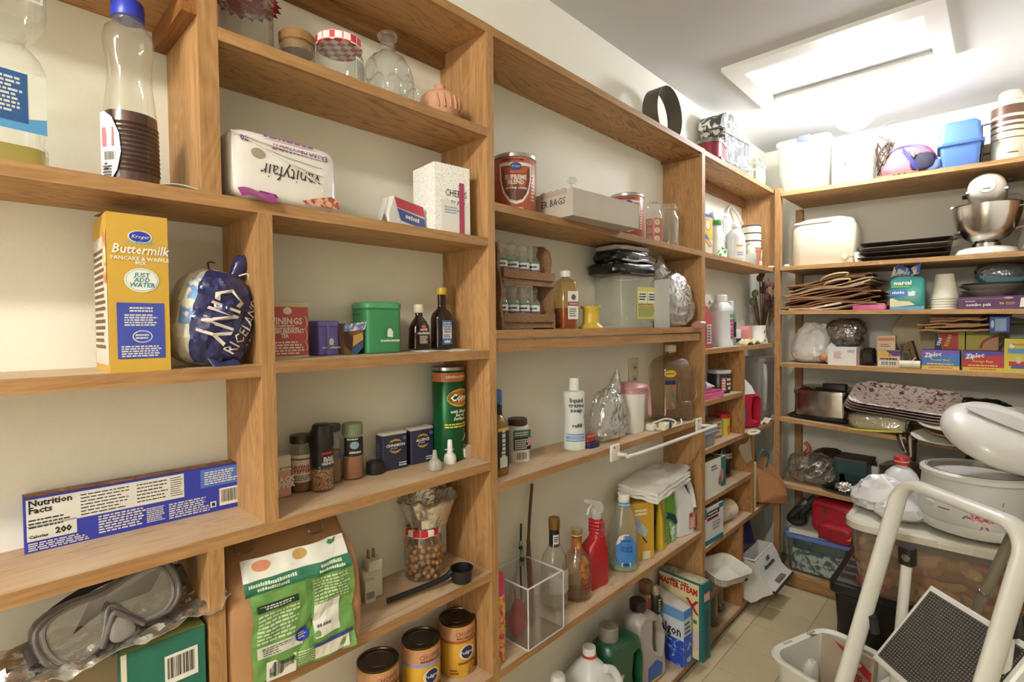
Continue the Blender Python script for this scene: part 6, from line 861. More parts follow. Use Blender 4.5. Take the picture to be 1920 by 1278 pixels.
tube(t, 'wire_hook', [(-.004, 0, .19), (-.003, 0, .25), (-.004, 0, .278)], .003, m((110, 106, 100), .4, .8), 6, 1); tube(t, 'wire_hook', [(-.05, 0, .268), (-.004, 0, .28), (.035, 0, .29), (.05, 0, .287)], .003, m((110, 106, 100), .4, .8), 6, 2)
t = B('fabric_bag', 'coral pink and blue zipped fabric bag lying on its side', 'bag', .54, 2.97, 0, -8); BL = m((86, 88, 180), .7)
blob(t, 'bag', .22, .13, .145, m((206, 96, 104), .75, bump=.3, bs=30), 3, .1, 2, 2.8, ridge=.12, prof=lambda q: 1.08 - .4 * q); sheet(t, 'strap', 10, 2, lambda u, v: (-.01 + .06 * u, -.07 - .014 * math.sin(PI * u), .11 - .1 * u + .025 * v), BL, .004); blob(t, 'dark_pocket', .09, .03, .075, m((34, 28, 50), .8), 6, .15, o=(.06, -.06, .015)); tube(t, 'piping', [(-.07, -.02, .135), (-.02, -.03, .146), (.05, -.03, .125), (.105, -.03, .05), (.11, -.035, .01)], .006, BL, 6); blob(t, 'buckle', .02, .012, .03, STEEL, 1, .1, o=(.03, -.076, .07), nu=8, nv=6); blob(t, 'trim', .06, .03, .05, m((90, 110, 170), .7), 4, .2, o=(.095, -.05, .005))
t = B('brown_paper', 'crumpled brown paper under the coral bag', 'paper', .5, 2.88, 0); sheet(t, 'paper', 16, 4, lambda u, v: (-.07 + .15 * u, -.02 + .06 * v, .006 + .012 * abs(noise.noise(Vector((u * 8, v * 4, 3))))), KRAFT, .003)
t = B('bread_keeper', 'blue plastic lidded container standing tall', 'container', .712, 2.97, 0, 4); BP = m((84, 124, 200), .4)
loft(t, 'base', [R(.11, .13, .012, 0), R(.118, .14, .014, .008), R(.132, .155, .016, .1)], BP); loft(t, 'rim', [R(.15, .175, .02, .096), R(.154, .18, .02, .1), R(.154, .18, .02, .11), R(.146, .17, .02, .112)], BP); loft(t, 'cover', [R(.138, .16, .016, .11), R(.126, .146, .016, .185), R(.1, .12, .016, .2)], m((92, 130, 206), .4), rot=(0, 0, 0)); poly(t, 'white_tab', pl((0, -.05, .2), (1, 0, 0), (0, 0, 1)), [(-.01, 0), (.012, 0), (.026, .014), (.006, .016)], WHITE, .0)
t = B('tan_carton', 'tan carton with dark stripe behind the thermos', 'box', .795, 3.09, 0); bx(t, 'carton', -.04, .05, -.05, .05, 0, .115, m((176, 150, 90), .6)); rect(t, 'dark_stripe', front(.1), -.04, .05, .07, .078, INK)
t = B('wire_rack', 'bent blue wire rack standing behind the thermos', 'rack', .8, 3.02, 0); tube(t, 'wire', [(-.02, 0, .0), (-.018, 0, .1), (-.02, 0, .185), (-.012, 0, .193), (.03, 0, .196)], .0035, m((96, 130, 150), .4), 6, 2)
t = B('thermos_jug', 'large ivory thermos jug with brown stripes', 'thermos', .866, 2.985, 0); IV = m((222, 218, 196), .4); r_ = .058
lathe(t, 'jug', [(r_ * .98, 0), (r_, .004), (r_, .23), (r_ * .9, .25), (r_ * .66, .26), (r_ * .64, .262)], IV, 40); lathe(t, 'cup', [(r_ * .64, .26), (r_ * .66, .262), (r_ * .6, .292), (r_ * .52, .298), (.01, .298)], m((226, 224, 206), .45), 32)
for z0, z1 in ((.196, .232), (.168, .184), (.148, .157), (.126, .132), (.098, .102)): lathe(t, 'stripe', [(r_ + .0006, z0), (r_ + .0006, z1)], m((104, 70, 48), .4), 40, caps=(0, 0))
words(t, cyl(r_ + .0005, .2), (7,), .009, .0, .04, INK, .0006, bold=.03)
# ---- second shelf
t = B('bread_machine', 'cream rounded bread machine with button panel', 'bread maker', .198, 3.04, 1, 2); BM = m((236, 224, 200), .4)
loft(t, 'body', [R(.27, .26, .05, 0, n=6), R(.276, .266, .05, .006, n=6), R(.276, .266, .05, .03, n=6), R(.28, .27, .05, .034, n=6), R(.278, .268, .05, .185, n=6), R(.262, .252, .05, .205, n=6)], BM); loft(t, 'domed_lid', [R(.264, .25, .05, .205, n=6), R(.25, .235, .05, .222, n=6), R(.19, .17, .05, .24, n=6), R(.1, .09, .04, .247, n=6)], m((240, 230, 208), .4)); S = pl((-.03, -.118, .212), (1, 0, 0), (0, .75, .55)); poly(t, 'control_panel', S, [(-.09, -.012), (.07, -.012), (.09, .012), (.085, .016), (-.085, .014), (-.095, .0)], m((150, 140, 130), .5), .004); poly(t, 'control_face', S, [(-.087, -.01), (.067, -.01), (.086, .012), (-.083, .012), (-.091, .0)], m((236, 226, 206), .5), .0048)
for u in (-.04, .0): rect(t, 'divider_line', S, u, u + .0025, -.011, .013, m((110, 100, 90), .5), .0056)
oval(t, 'power_button', S, .03, .004, .014, .004, m((190, 120, 90), .5), .0056); lathe(t, 'side_knob', [(.012, 0), (.012, .012), (.009, .015)], m((226, 214, 190), .4), 16, rot=(90, 0, 0), o=(.1, -.133, .03)); blob(t, 'cord_end', .03, .02, .018, m((232, 226, 206), .4), 1, .1, o=(-.155, -.13, 0), nu=10, nv=6)
t0 = None
for k in range(4):
    t = B('oven_tray', ('lowest dark rectangular oven tray in the stack beside the mixer', 'second dark rectangular oven tray up in the stack beside the mixer', 'third grey rectangular oven tray up in the stack beside the mixer', 'topmost dark rectangular oven tray with silver handle end')[k], 'tray', .512 + .004 * k, 3.02, 1, 4, 'oven trays stacked on the back shelf', dz=.001 + .022 * k)
    loft(t, 'pan', [R(.27, .19, .015, 0), R(.32, .24, .02, .017), R(.335, .25, .02, .019), R(.335, .25, .02, .021), R(.315, .235, .02, .02), R(.268, .188, .015, .002)], m(((50, 42, 36), (62, 50, 40), (140, 128, 112), (66, 56, 48))[k], .35, .5)); 
    if k == 3: tube(t, 'handle', [(.15, -.06, .02), (.18, -.05, .03), (.19, 0, .025), (.18, .05, .03), (.15, .06, .02)], .006, STEEL, 8)
t = B('paper_wrapper', 'white pointed paper sticking out below the oven trays', 'paper', .37, 2.95, 1); prism(t, 'wrapper', [(-.03, 0), (.05, 0), (-.02, .055), (-.035, .05)], .04, PAPER)
t = B('stand_mixer', 'white stand mixer with large steel bowl', 'mixer', .8, 3.02, 1, 0); MW = m((232, 226, 214), .3, coat=.4)
loft(t, 'base', [R(.2, .3, .09, 0, 0, .0, n=6), R(.206, .306, .09, .006, 0, 0, n=6), R(.19, .29, .09, .026, 0, 0, n=6), R(.15, .25, .07, .034, 0, 0, n=6)], MW); loft(t, 'column', [R(.09, .08, .03, .02, 0, .11, n=5), R(.08, .075, .03, .14, 0, .115, n=5), R(.085, .09, .03, .22, 0, .11, n=5)], MW)
loft(t, 'head', [[(x * s, y_, z * s + .275) for x, _, z in [(.062 * math.cos(2 * PI * i / 28), 0, .058 * math.sin(2 * PI * i / 28)) for i in range(28)]] for s, y_ in ((.3, -.155), (.75, -.148), (.95, -.125), (1, -.08), (1.02, .0), (.98, .1), (.8, .16), (.4, .18))], MW, sm=60); lathe(t, 'attachment_cap', [(.03, 0), (.031, .004), (.028, .008)], MW, 24, rot=(90, 0, 0), o=(.0, -.15, .276)); lathe(t, 'planetary', [(.03, .18), (.052, .19), (.056, .212), (.05, .22)], MW, 28, o=(0, -.06, 0)); boxes(t, 'chrome_band', [(-.064, .064, -.13, .1, .256, .264)], STEEL); lathe(t, 'speed_knob', [(.009, 0), (.009, .014), (.007, .018)], INK, 14, rot=(0, -90, 0), o=(-.062, -.02, .262)); lathe(t, 'lock_knob', [(.01, 0), (.01, .016)], INK, 14, rot=(0, 90, 0), o=(.062, -.09, .3)); words(t, pl((0, -.158, .262), (1, 0, 0), (0, 0, 1)), (5,), .008, 0, 0, INK, .001, bold=.03)
lathe(t, 'bowl', [(.04, .034), (.045, .036), (.045, .05), (.036, .054), (.07, .075), (.096, .115), (.108, .165), (.11, .205), (.113, .207), (.11, .209), (.105, .2), (.09, .12), (.05, .075), (.02, .065)], m((196, 190, 182), .22, 1), 40, o=(0, -.065, 0)); tube(t, 'bowl_handle', [(.1, -.09, .19), (.135, -.1, .18), (.14, -.1, .12), (.09, -.085, .1)], .005, STEEL, 8); lathe(t, 'rim_knob', [(.006, 0), (.008, .004), (.005, .01)], m((230, 226, 220), .3), 12, o=(-.108, -.09, .205)); tube(t, 'cord', [(.06, .1, .27), (.1, .06, .26), (.125, .02, .2), (.13, .0, .1), (.11, -.06, .02)], .004, m((226, 220, 206), .4), 6)
# ---- third shelf: paper bags, napkins, cups
rg = random.Random(21)
for k in range(16):
    t = B('paper_bag', 'flat folded brown paper shopping bag in the pile under the bread machine', 'bag', .235 + rg.uniform(-.02, .02), 3.03, 2, rg.uniform(-7, 7), 'folded brown paper bags in a pile', dz=.004 + .0095 * k, ry=-3 - 2.6 * k / 16 * 2)
    w_ = rg.uniform(.36, .44) * (1 - .012 * k); d_ = .3; c = rg.choice(((176, 126, 84), (160, 112, 74), (188, 144, 100), (120, 82, 60), (206, 176, 140)))
    sheet(t, 'bag', 12, 5, lambda u, v, w_=w_, k=k: (w_ * (u - .5), d_ * (v - .5), .004 + .005 * noise.noise(Vector((u * 5, v * 3, k))) + (.006 * math.sin(u * 9 + k) if v < .25 else 0)), m(c, .8, var=.15), .006)
    if k in (11, 14): tube(t, 'twine_handle', [(-.02, -.15, .008), (.0, -.17, .02), (.05, -.175, .028), (.1, -.17, .022), (.09, -.155, .01)], .004, m((220, 190, 140), .7), 6)
t = B('folded_card', 'white folded card wedged low in the paper bag pile', 'card', .2, 2.9, 2, 0, ry=-10); bx(t, 'card', -.08, .1, -.02, .1, .012, .02, PAPER)
t = B('pink_box', 'flat pink plastic lunch box under the paper bags', 'box', .405, 2.92, 2); rbox(t, 'box', .13, .1, .022, m((206, 90, 140), .35), r=.008)
t = B('napkin_pack', 'teal and blue wrapped napkin pack under the wire shelf', 'napkins', .542, 2.935, 2, 2); loft(t, 'pack', [R(.118, .11, .015, 0), R(.124, .116, .016, .008), R(.126, .116, .016, .13), R(.11, .1, .02, .145), R(.04, .03, .012, .155)], m((48, 150, 142), .35, coat=.3)); S = front(.118); txt(t, S, 'marcal', .024, -.015, .118, WHITE, .001, bold=.04); rect(t, 'lime_stripe', S, -.055, .01, .098, .106, m((120, 190, 90), .5)); rect(t, 'blue_patch', S, -.06, .0, .062, .088, m((70, 120, 206), .5)); words(t, S, (5,), .016, -.03, .075, WHITE, .0012, bold=.04); poly(t, 'white_heart', S, [(.006, .06), (.028, .06), (.03, .08), (.017, .076), (.004, .08)], WHITE); poly(t, 'napkin_picture', S, [(-.06, .012), (.03, .02), (.01, .036), (-.03, .04), (-.05, .052), (-.06, .05)], m((226, 214, 170), .5)); rect(t, 'blue_foot', S, -.06, .06, .0, .014, m((90, 160, 206), .5), .001); sheet(t, 'wrap_tuft', 8, 5, lambda u, v: (-.06 + .1 * u + .01 * v, -.02 + .03 * math.sin(u * 5), .15 + .045 * v + .01 * math.sin(u * 8)), pattern((60, 100, 190), (226, 222, 206), 40), .002)
t = B('foam_cups', 'nested stack of white foam cups turned upside down', 'cups', .668, 2.94, 2)
for k in range(5): lathe(t, 'cup', [(.0485 - .0002 * k, .011 * k), (.0492 - .0002 * k, .002 + .011 * k), (.0475, .008 + .011 * k)] + ([(.047, .01 + .011 * k)] if k < 4 else [(.032, .15), (.03, .153), (.004, .153)]), m((236, 232, 214), .5), 32, caps=(1, 1))
t = B('cutlery_box', 'long purple carton of plastic cutlery', 'box', .83, 2.93, 2); bx(t, 'carton', -.112, .112, -.06, .06, 0, .052, m((86, 38, 92), .5)); S = front(.12); rect(t, 'gold_line', S, -.105, .055, .042, .0435, m((190, 160, 130), .5)); txt(t, S, 'combo pak', .017, -.05, .019, m((232, 226, 226), .5), .001, bold=.03); lines(t, S, -.09, -.05, .031, .036, 1, WHITE, .001, 2); txt(t, S, '96', .014, .02, .022, m((206, 180, 70), .5), .001, bold=.04); lines(t, S, .032, .06, .016, .028, 2, m((190, 160, 70), .5), .001, 3); poly(t, 'cup_picture', S, [(.072, .006), (.09, .006), (.086, .042), (.076, .042)], WHITE); oval(t, 'pink_oval', S, .04, .044, .014, .004, m((206, 150, 170), .5), .0012)
for k, (lab, c, r_, dz, dx) in enumerate((('pearly shell-shaped bowl on the purple carton', (206, 190, 190), .095, .053, -.01), ('cream plastic bowl nested above the pearly bowl', (206, 196, 176), .115, .075, 0), ('turquoise-rimmed plate on the nested bowls', (90, 190, 190), .12, .1, .015))):
    t = B('party_bowl', lab, 'bowl', .82 + dx, 3.06, 2, dz=dz); lathe(t, 'bowl', [(r_ * .5, 0), (r_ * .55, .002), (r_ * .97, .028 if k < 2 else .012), (r_, .03 if k < 2 else .014), (r_ * .93, .028 if k < 2 else .013), (r_ * .5, .006)], m(c, .35), 12 if k == 0 else 36, sm=20 if k == 0 else 50)
t = B('plate_pack', 'blue plates in a clear plastic wrapper on the party bowls', 'plates', .845, 3.08, 2, dz=.116); lathe(t, 'plates', [(.04, 0), (.07, .01), (.075, .03), (.06, .04)], m((150, 180, 200), .4), 28, rot=(38, 10, 0), o=(0, 0, .012)); blob(t, 'wrapper', .17, .11, .085, see((220, 230, 236), .25, 5, .12, bump=.6), 6, .15, ridge=.2)
# ---- fourth shelf
PBG = m((232, 229, 226), .28, coat=.4, bump=.4, bs=24)
t = B('plastic_bag', 'cloudy white plastic bag of bread rolls in the corner', 'bag', .148, 2.98, 3); blob(t, 'bag', .2, .17, .2, PBG, 3, .16, 2.2, 2.6, ridge=.18, prof=lambda q: 1.1 - .5 * q); blob(t, 'basket_weave', .036, .03, .034, pattern((150, 90, 50), (206, 150, 100), 60, 'DIAGONAL', .5), 2, .1, o=(.07, -.085, .015), nu=12, nv=8); blob(t, 'bag_tail', .08, .07, .1, PBG, 8, .2, o=(.1, -.06, .0), prof=lambda q: 1 - .5 * q)
t = B('foil_pan_bag', 'clear bag of dark crumpled foil pans', 'bag', .285, 3.04, 3, dz=.086); blob(t, 'pans', .15, .14, .12, m((120, 112, 96), .3, .7, bump=.9, bs=40), 5, .2, 2.5, 2.6, ridge=.3); blob(t, 'wrapper', .17, .16, .135, see((232, 228, 216), .2, 5, .12, bump=.6, bs=30), 7, .14, 2.2, 2.6, ridge=.2); tube(t, 'gathered_edge', [(-.085, -.05, .02), (-.095, -.06, .06), (-.085, -.05, .11)], .012, PBG, 8)
t = B('index_box', 'low white carton with pink print under the foil pans', 'box', .302, 2.945, 3); bx(t, 'carton', -.06, .06, -.07, .07, 0, .086, m((230, 228, 222), .5)); S = front(.14); lines(t, S, -.035, .0, .03, .068, 4, m((220, 160, 160), .5), .001, 2); lines(t, S, .02, .05, .06, .075, 2, m((130, 130, 130), .5), .001, 3); rect(t, 'red_edge', S, .056, .06, .0, .086, m((150, 60, 60), .5)); blob(t, 'grey_cloth', .05, .1, .08, m((44, 38, 34), .5, bump=.5), 4, .2, 2.5, 4, o=(.09, .02, 0), ridge=.1)
t = B('spice_packet_box', 'small cream carton with orange band on top of another', 'box', .464, 2.945, 3, 3, dz=.076); bx(t, 'carton', -.034, .034, -.03, .03, 0, .066, m((220, 196, 166), .6)); rect(t, 'orange_band', front(.06), -.03, .03, .042, .056, m((206, 130, 80), .5)); lines(t, front(.06), -.02, .02, .012, .03, 2, m((150, 110, 90), .5), .001, 2)
t = B('wax_paper_box', 'small yellow and violet carton under the orange-banded one', 'box', .476, 2.94, 3, 3); bx(t, 'carton', -.042, .042, -.035, .035, 0, .075, m((222, 200, 170), .6)); S = front(.07); poly(t, 'yellow_print', S, [(-.042, .045), (.0, .045), (-.012, .074), (-.042, .074)], m((214, 180, 60), .5)); poly(t, 'violet_print', S, [(-.012, .074), (.02, .048), (.042, .05), (.042, .074)], m((84, 56, 120), .5)); poly(t, 'orange_print', S, [(.0, .046), (.02, .048), (-.004, .066)], m((206, 110, 60), .5), .001); lines(t, S, -.034, .034, .03, .042, 1, INK, .001, 4, .7); barcode(t, S, -.034, .034, .004, .026, 12)
t = B('garland_sleeve', 'dark green and brown patterned sleeve leaning against the small cartons', 'sleeve', .555, 2.955, 3, 0, ry=-14); bx(t, 'sleeve', -.016, .016, -.03, .03, .0, .11, pattern((34, 60, 36), (130, 90, 60), 50)); bx(t, 'brown_card', .018, .032, -.04, .04, .0, .115, m((116, 82, 56), .7))
t = B('rolled_paper', 'short cream paper roll tied with string at the shelf edge', 'roll', .558, 2.875, 3); tube(t, 'roll', [(-.038, 0, .017), (.036, .004, .017)], .0165, m((232, 224, 196), .6), 12, 1); tube(t, 'string', [(.008, -.012, .03), (.01, -.019, .017), (.01, -.012, .003), (.01, .01, .003), (.008, .012, .03), (.02, -.004, .048)], .0025, m((226, 220, 200), .7), 6)
t = B('large_platter', 'large tan oval platter propped behind the food bag cartons', 'platter', .66, 3.16, 3, 0, rx=0); lathe(t, 'platter', [(.14, 0), (.16, .006), (.2, .02), (.203, .022), (.198, .024), (.15, .012)], m((206, 186, 150), .5), 48, rot=(80, 0, 0), o=(0, 0, .15), sy=.72)
for k, (x, y, dz, c, c2, lab, s) in enumerate(((.66, 2.945, 0, (62, 120, 196), (120, 90, 190), 'blue zip bag carton with slanted white lettering', 'Freezer Bags'), (.796, 2.945, 0, (186, 36, 52), (80, 70, 170), 'red zip bag carton with slanted white lettering', 'Storage Bags'))):
    t = B('zip_bag_box', lab, 'box', x, y, 3, 0, 'zip bag cartons', dz); bx(t, 'carton', -.0635, .0635, -.05, .05, 0, .082, m(c, .45)); S = front(.1); poly(t, 'violet_slash', S, [(-.063, .082), (.063, .082), (.063, .07), (-.0, .062), (-.063, .05)], m(c2, .5)); rect(t, 'yellow_foot', S, -.0635, .0635, 0, .015, m((220, 190, 70), .5)); txt(t, S, 'Ziploc', .026, -.026, .062, WHITE, .0012, bold=.04, shear=.25, rot=8, sx=.85); txt(t, S, s, .0125, .0, .04, m((226, 206, 90), .5), .001, bold=.02); lines(t, S, -.045, .05, .018, .028, 1, m((226, 206, 90), .5), .001, 3); lines(t, S, -.04, .045, .003, .011, 1, m((206, 90, 50), .5), .001, 4)
for k, (x, c, lab) in enumerate(((.682, (206, 190, 80), 'yellow and red zip bag carton standing behind the blue one'), (.79, (196, 180, 70), 'yellow sandwich bag carton behind the red carton'))):
    t = B('sandwich_bag_box', lab, 'box', x, 3.07, 3, 0, None); bx(t, 'carton', -.052, .052, -.05, .05, 0, .16, m(c, .5)); S = front(.1)
    if k == 0: poly(t, 'red_panel', S, [(-.02, .08), (.03, .08), (.03, .156), (-.04, .156)], m((206, 50, 44), .5)); poly(t, 'navy_panel', S, [(-.051, .08), (-.022, .08), (-.042, .156), (-.051, .156)], m((50, 46, 110), .5)); words(t, S, (4,), .024, -.004, .12, m((226, 200, 70), .5), .001, rot=75, bold=.04); words(t, S, (3,), .02, -.034, .115, WHITE, .0012, rot=75, bold=.04)
    else: poly(t, 'sandwich_picture', S, [(-.005, .08), (.05, .08), (.05, .142), (.02, .135), (.0, .115)], m((206, 160, 110), .5)); tube(t, 'crust', [S(-.005, .09, .001), S(.005, .118, .001), (.028, -.051, .136), (.05, -.051, .144)], .004, m((190, 80, 50), .5), 6); rect(t, 'green_band', S, -.052, .052, .146, .154, m((110, 170, 70), .5)); words(t, S, (8,), .012, .0, .158, m((170, 40, 40), .5), .0012, bold=.04)
t = B('baggie_box', 'bright yellow carton with small red and blue emblem at the shelf end', 'box', .902, 2.945, 3); bx(t, 'carton', -.042, .042, -.05, .05, 0, .135, m((216, 204, 70), .5)); S = front(.1); rect(t, 'blue_strip', S, -.03, .04, .076, .096, m((90, 160, 206), .5)); words(t, S, (7,), .012, .005, .112, m((214, 110, 60), .5), .001, bold=.04); rect(t, 'red_emblem', S, -.028, .024, .026, .044, m((196, 50, 44), .5)); rect(t, 'blue_emblem', S, -.022, .02, .016, .028, m((60, 90, 180), .5), .001); oval(t, 'white_dot', S, -.02, .106, .008, .008, WHITE); oval(t, 'rabbit_print', S, .0, .05, .008, .014, m((226, 216, 180), .5), .001)
t = B('cotton_box', 'small blue carton on top of the food bag cartons', 'box', .842, 2.945, 3, 6, dz=.16); bx(t, 'carton', -.03, .03, -.03, .03, 0, .064, m((66, 84, 180), .5)); rect(t, 'pale_panel', front(.06), -.014, .02, .006, .056, m((150, 184, 220), .5)); oval(t, 'white_mark', front(.06), -.022, .034, .005, .016, m((220, 226, 236), .5))
rg = random.Random(5)
for k in range(5):
    t = B('lunch_bag', 'flat folded kraft lunch bag lying on the food bag cartons', 'bag', .7 + rg.uniform(-.02, .02), 3.03, 3, rg.uniform(-6, 6), 'kraft lunch bags on the cartons', dz=.165 + .013 * k); w_ = .26 - .025 * k
    sheet(t, 'bag', 10, 4, lambda u, v, w_=w_, k=k: (w_ * (u - .5), .2 * (v - .5), .006 + .006 * noise.noise(Vector((u * 4, v * 3, k * 2))) + .01 * u * (k % 2)), m(rg.choice(((186, 140, 96), (170, 122, 80), (196, 152, 108))), .8), .008)
t = B('cloth_bundle', 'grey folded cloth with white tag on the stacked cartons', 'cloth', .87, 3.06, 3, dz=.19); blob(t, 'cloth', .16, .12, .05, m((110, 104, 98), .8), 4, .2, 2.5, 4); poly(t, 'white_tag', pl((.02, -.05, .04), (1, 0, 0), (0, .3, .9)), [(-.01, -.01), (.03, -.02), (.04, .008), (.0, .014)], WHITE, .01)
# ---- fifth shelf
t = B('cake_carrier', 'rectangular chrome cake carrier with black handle on a dark tray', 'cake carrier', .195, 3.03, 4); loft(t, 'tray', [R(.26, .24, .05, .0), R(.3, .28, .06, .016), R(.29, .27, .055, .018), R(.25, .23, .05, .006)], m((40, 36, 34), .4)); loft(t, 'cover', [R(.23, .22, .02, .016), R(.232, .222, .02, .03), R(.226, .216, .02, .13), R(.24, .23, .025, .132), R(.24, .23, .03, .148), R(.2, .19, .04, .162)], m((196, 190, 186), .16, 1)); rbox(t, 'lid_clip', .1, .05, .03, m((30, 26, 26), .4), (.06, -.07, .155), .008); tube(t, 'lid_knob', [(-.05, -.09, .15), (-.03, -.09, .168), (-.01, -.09, .15)], .004, STEEL, 6)
rg = random.Random(9)
for k in range(4):
    t = B('party_platter', ('lowest of the nested silvery platters with marbled maroon print', 'second nested silvery platter with marbled maroon print', 'third nested silvery platter with marbled maroon print', 'topmost nested platter with marbled maroon and white print')[k], 'platter', .51 + .005 * k, 2.96, 4, -4 + k, 'nested marbled platters', dz=.1 + .012 * k, rx=18, ry=5)
    loft(t, 'platter', [R(.3, .16, .05, 0, n=5), R(.38, .24, .06, .026, n=5), R(.4, .26, .06, .03, n=5), R(.4, .26, .06, .033, n=5), R(.375, .235, .06, .03, n=5), R(.3, .16, .05, .004, n=5)], pattern((124, 66, 80), (246, 238, 236), 52, 'noise', .42, .35, .05) if k == 3 else m((190, 170, 164), .3, .3))
t = B('bread_bag', 'clear bag of cream buns with yellow hem at the shelf edge', 'bag', .44, 2.92, 4, -4); blob(t, 'buns', .22, .13, .075, m((222, 212, 178), .7, bump=.4, bs=25), 4, .16, 2.5, 4); blob(t, 'wrapper', .235, .14, .085, see((236, 232, 210), .25, 4, .12, bump=.6, bs=30), 6, .14, 2.5, 4, ridge=.15); tube(t, 'yellow_hem', [(-.11, -.07, .004), (-.03, -.078, .006), (.05, -.07, .012), (.1, -.06, .016)], .005, m((222, 206, 60), .5), 6)
t = B('parchment', 'flat white parchment sheets under the cake carrier and buns', 'paper', .25, 2.89, 4); sheet(t, 'paper', 14, 3, lambda u, v: (-.17 + .34 * u, -.035 + .05 * v, .004 + .004 * math.sin(u * 6) - .02 * u), PAPER, .003)
for k, (lab, x, y, dz, r_, c) in enumerate((('cream scalloped paper plate jutting over the shelf edge', .72, 2.85, .075, .13, (228, 220, 198)), ('tan paper plate under the scalloped plate', .75, 2.9, .045, .14, (206, 176, 130)), ('white crumpled paper plate beneath the tan plate', .69, 2.82, .02, .12, (226, 222, 212)))):
    t = B('paper_plate', lab, 'plate', x, y, 4, 0, None, dz, rx=6); loft(t, 'plate', [[(q * (1 + .015 * math.cos(8 * a)) * math.cos(a), q * (1 + .015 * math.cos(8 * a)) * math.sin(a), z) for a in [2 * PI * i / 48 for i in range(48)]] for q, z in ((r_ * .6, 0), (r_ * .7, .002), (r_, .016), (r_, .019), (r_ * .68, .006))], m(c, .6))
t = B('key_ribbon', 'tangle of black cords and cream ribbon hanging off the shelf edge', 'cords', .545, 2.85, 4, dz=-.03)
for k in range(7): tube(t, 'cord', [(-.03 + .012 * k, .02, .035), (-.02 + .01 * k, -.012, .02 - .01 * (k % 3)), (.0 + .006 * k, -.02, -.02 - .008 * k), (.03 - .004 * k, -.014, -.05 + .01 * k)], .005, m(((30, 26, 24), (206, 190, 160), (60, 40, 36))[k % 3], .6), 6)
t = B('shopping_tote', 'rolled white plastic shopping bag with orange printed band', 'bag', .86, 2.9, 4, 8, dz=.05); sheet(t, 'rolled_bag', 16, 22, lambda u, v: (-.1 + .16 * u + .025 * math.cos(v * 5.6), -.08 + .2 * u * .4, .075 + (.055 - .012 * u) * math.sin(v * 5.6) + .02 * u), m((228, 224, 210), .45, bump=.3, bs=20), .002); sheet(t, 'orange_band', 4, 8, lambda u, v: (-.06 + .03 * u + .03 * v, -.09, .1 - .1 * v), pattern((214, 150, 60), (226, 190, 120), 60), .002); sheet(t, 'flat_tail', 8, 4, lambda u, v: (-.14 + .16 * u, -.06 + .05 * v, .0 + .02 * u), PAPER, .003)
t = B('brown_carton', 'large brown carton with orange strip behind the rice cooker', 'box', .845, 2.98, 5); bx(t, 'carton', -.105, .1, -.11, .12, 0, .24, m((130, 100, 84), .7)); rect(t, 'orange_strip', front(.22), -.02, .02, .1, .24, m((214, 160, 70), .5)); lines(t, front(.22), -.012, .012, .12, .23, 5, m((236, 206, 140), .5), .001, 3); rect(t, 'panel_line', front(.22), .05, .052, .1, .24, m((100, 74, 60), .6))
t = B('dark_bags', 'dark bundled plastic bags with blue tab pushed to the back', 'bags', .78, 3.08, 4, dz=.06); blob(t, 'bundle', .22, .14, .12, m((44, 42, 42), .35, bump=.6, bs=24), 5, .2, 2.5, 3, ridge=.2)
for k in range(5): sheet(t, 'white_edge', 4, 1, lambda u, v, k=k: (.02 + .012 * k + .03 * u, -.075, .1 - .012 * k - .03 * u + .003 * v), WHITE, .002)
blob(t, 'blue_tab', .03, .02, .02, m((80, 130, 200), .5), 2, .1, o=(.085, -.08, .07), nu=8, nv=6)
# ---- sixth shelf
t = B('cutlery_bag', 'clear plastic bag of knotted cutlery and tools in the corner', 'bag', .155, 2.97, 5); blob(t, 'wrapper', .22, .15, .15, see((232, 224, 218), .12, 3.5, .1, bump=.6, bs=36), 5, .16, 2.2, 2.8, ridge=.25); rg = random.Random(3)
for k in range(14): a = rg.uniform(-.6, .6); tube(t, 'utensil', [(-.08 + .012 * k, -.04 + .05 * rg.random(), .015 + .05 * rg.random()), (-.03 + .01 * k + .03 * a, 0, .05 + .06 * rg.random()), (.0 + .008 * k, .03, .06 + .07 * rg.random())], .005, m(((180, 176, 170), (110, 60, 50), (140, 132, 124))[k % 3], .3, .8 if k % 3 != 1 else 0), 6)
tube(t, 'orange_handle', [(-.05, .02, .13), (-.02, .02, .17), (-.04, .02, .2)], .011, m((190, 90, 60), .5), 8)
t = B('pot_lid', 'round metal pot lid with curved black handle leaning back', 'lid', .19, 3.1, 5, dz=.08, rx=60); lathe(t, 'lid', [(.085, 0), (.088, .004), (.06, .018), (.02, .024)], m((150, 130, 116), .3, .9), 36); tube(t, 'handle', [(-.04, .0, .02), (.0, .05, .05), (.05, .06, .06), (.09, .02, .05), (.1, -.05, .03)], .009, m((30, 26, 26), .4), 8)
t = B('recipe_box', 'dark teal file box with grey lid', 'box', .328, 3.03, 5, -6); bx(t, 'box', -.066, .066, -.07, .07, 0, .085, m((36, 66, 66), .5)); bx(t, 'upper_box', -.068, .068, -.072, .072, .085, .148, m((46, 84, 84), .5)); bx(t, 'lid', -.07, .07, -.074, .074, .148, .158, m((96, 84, 72), .6))
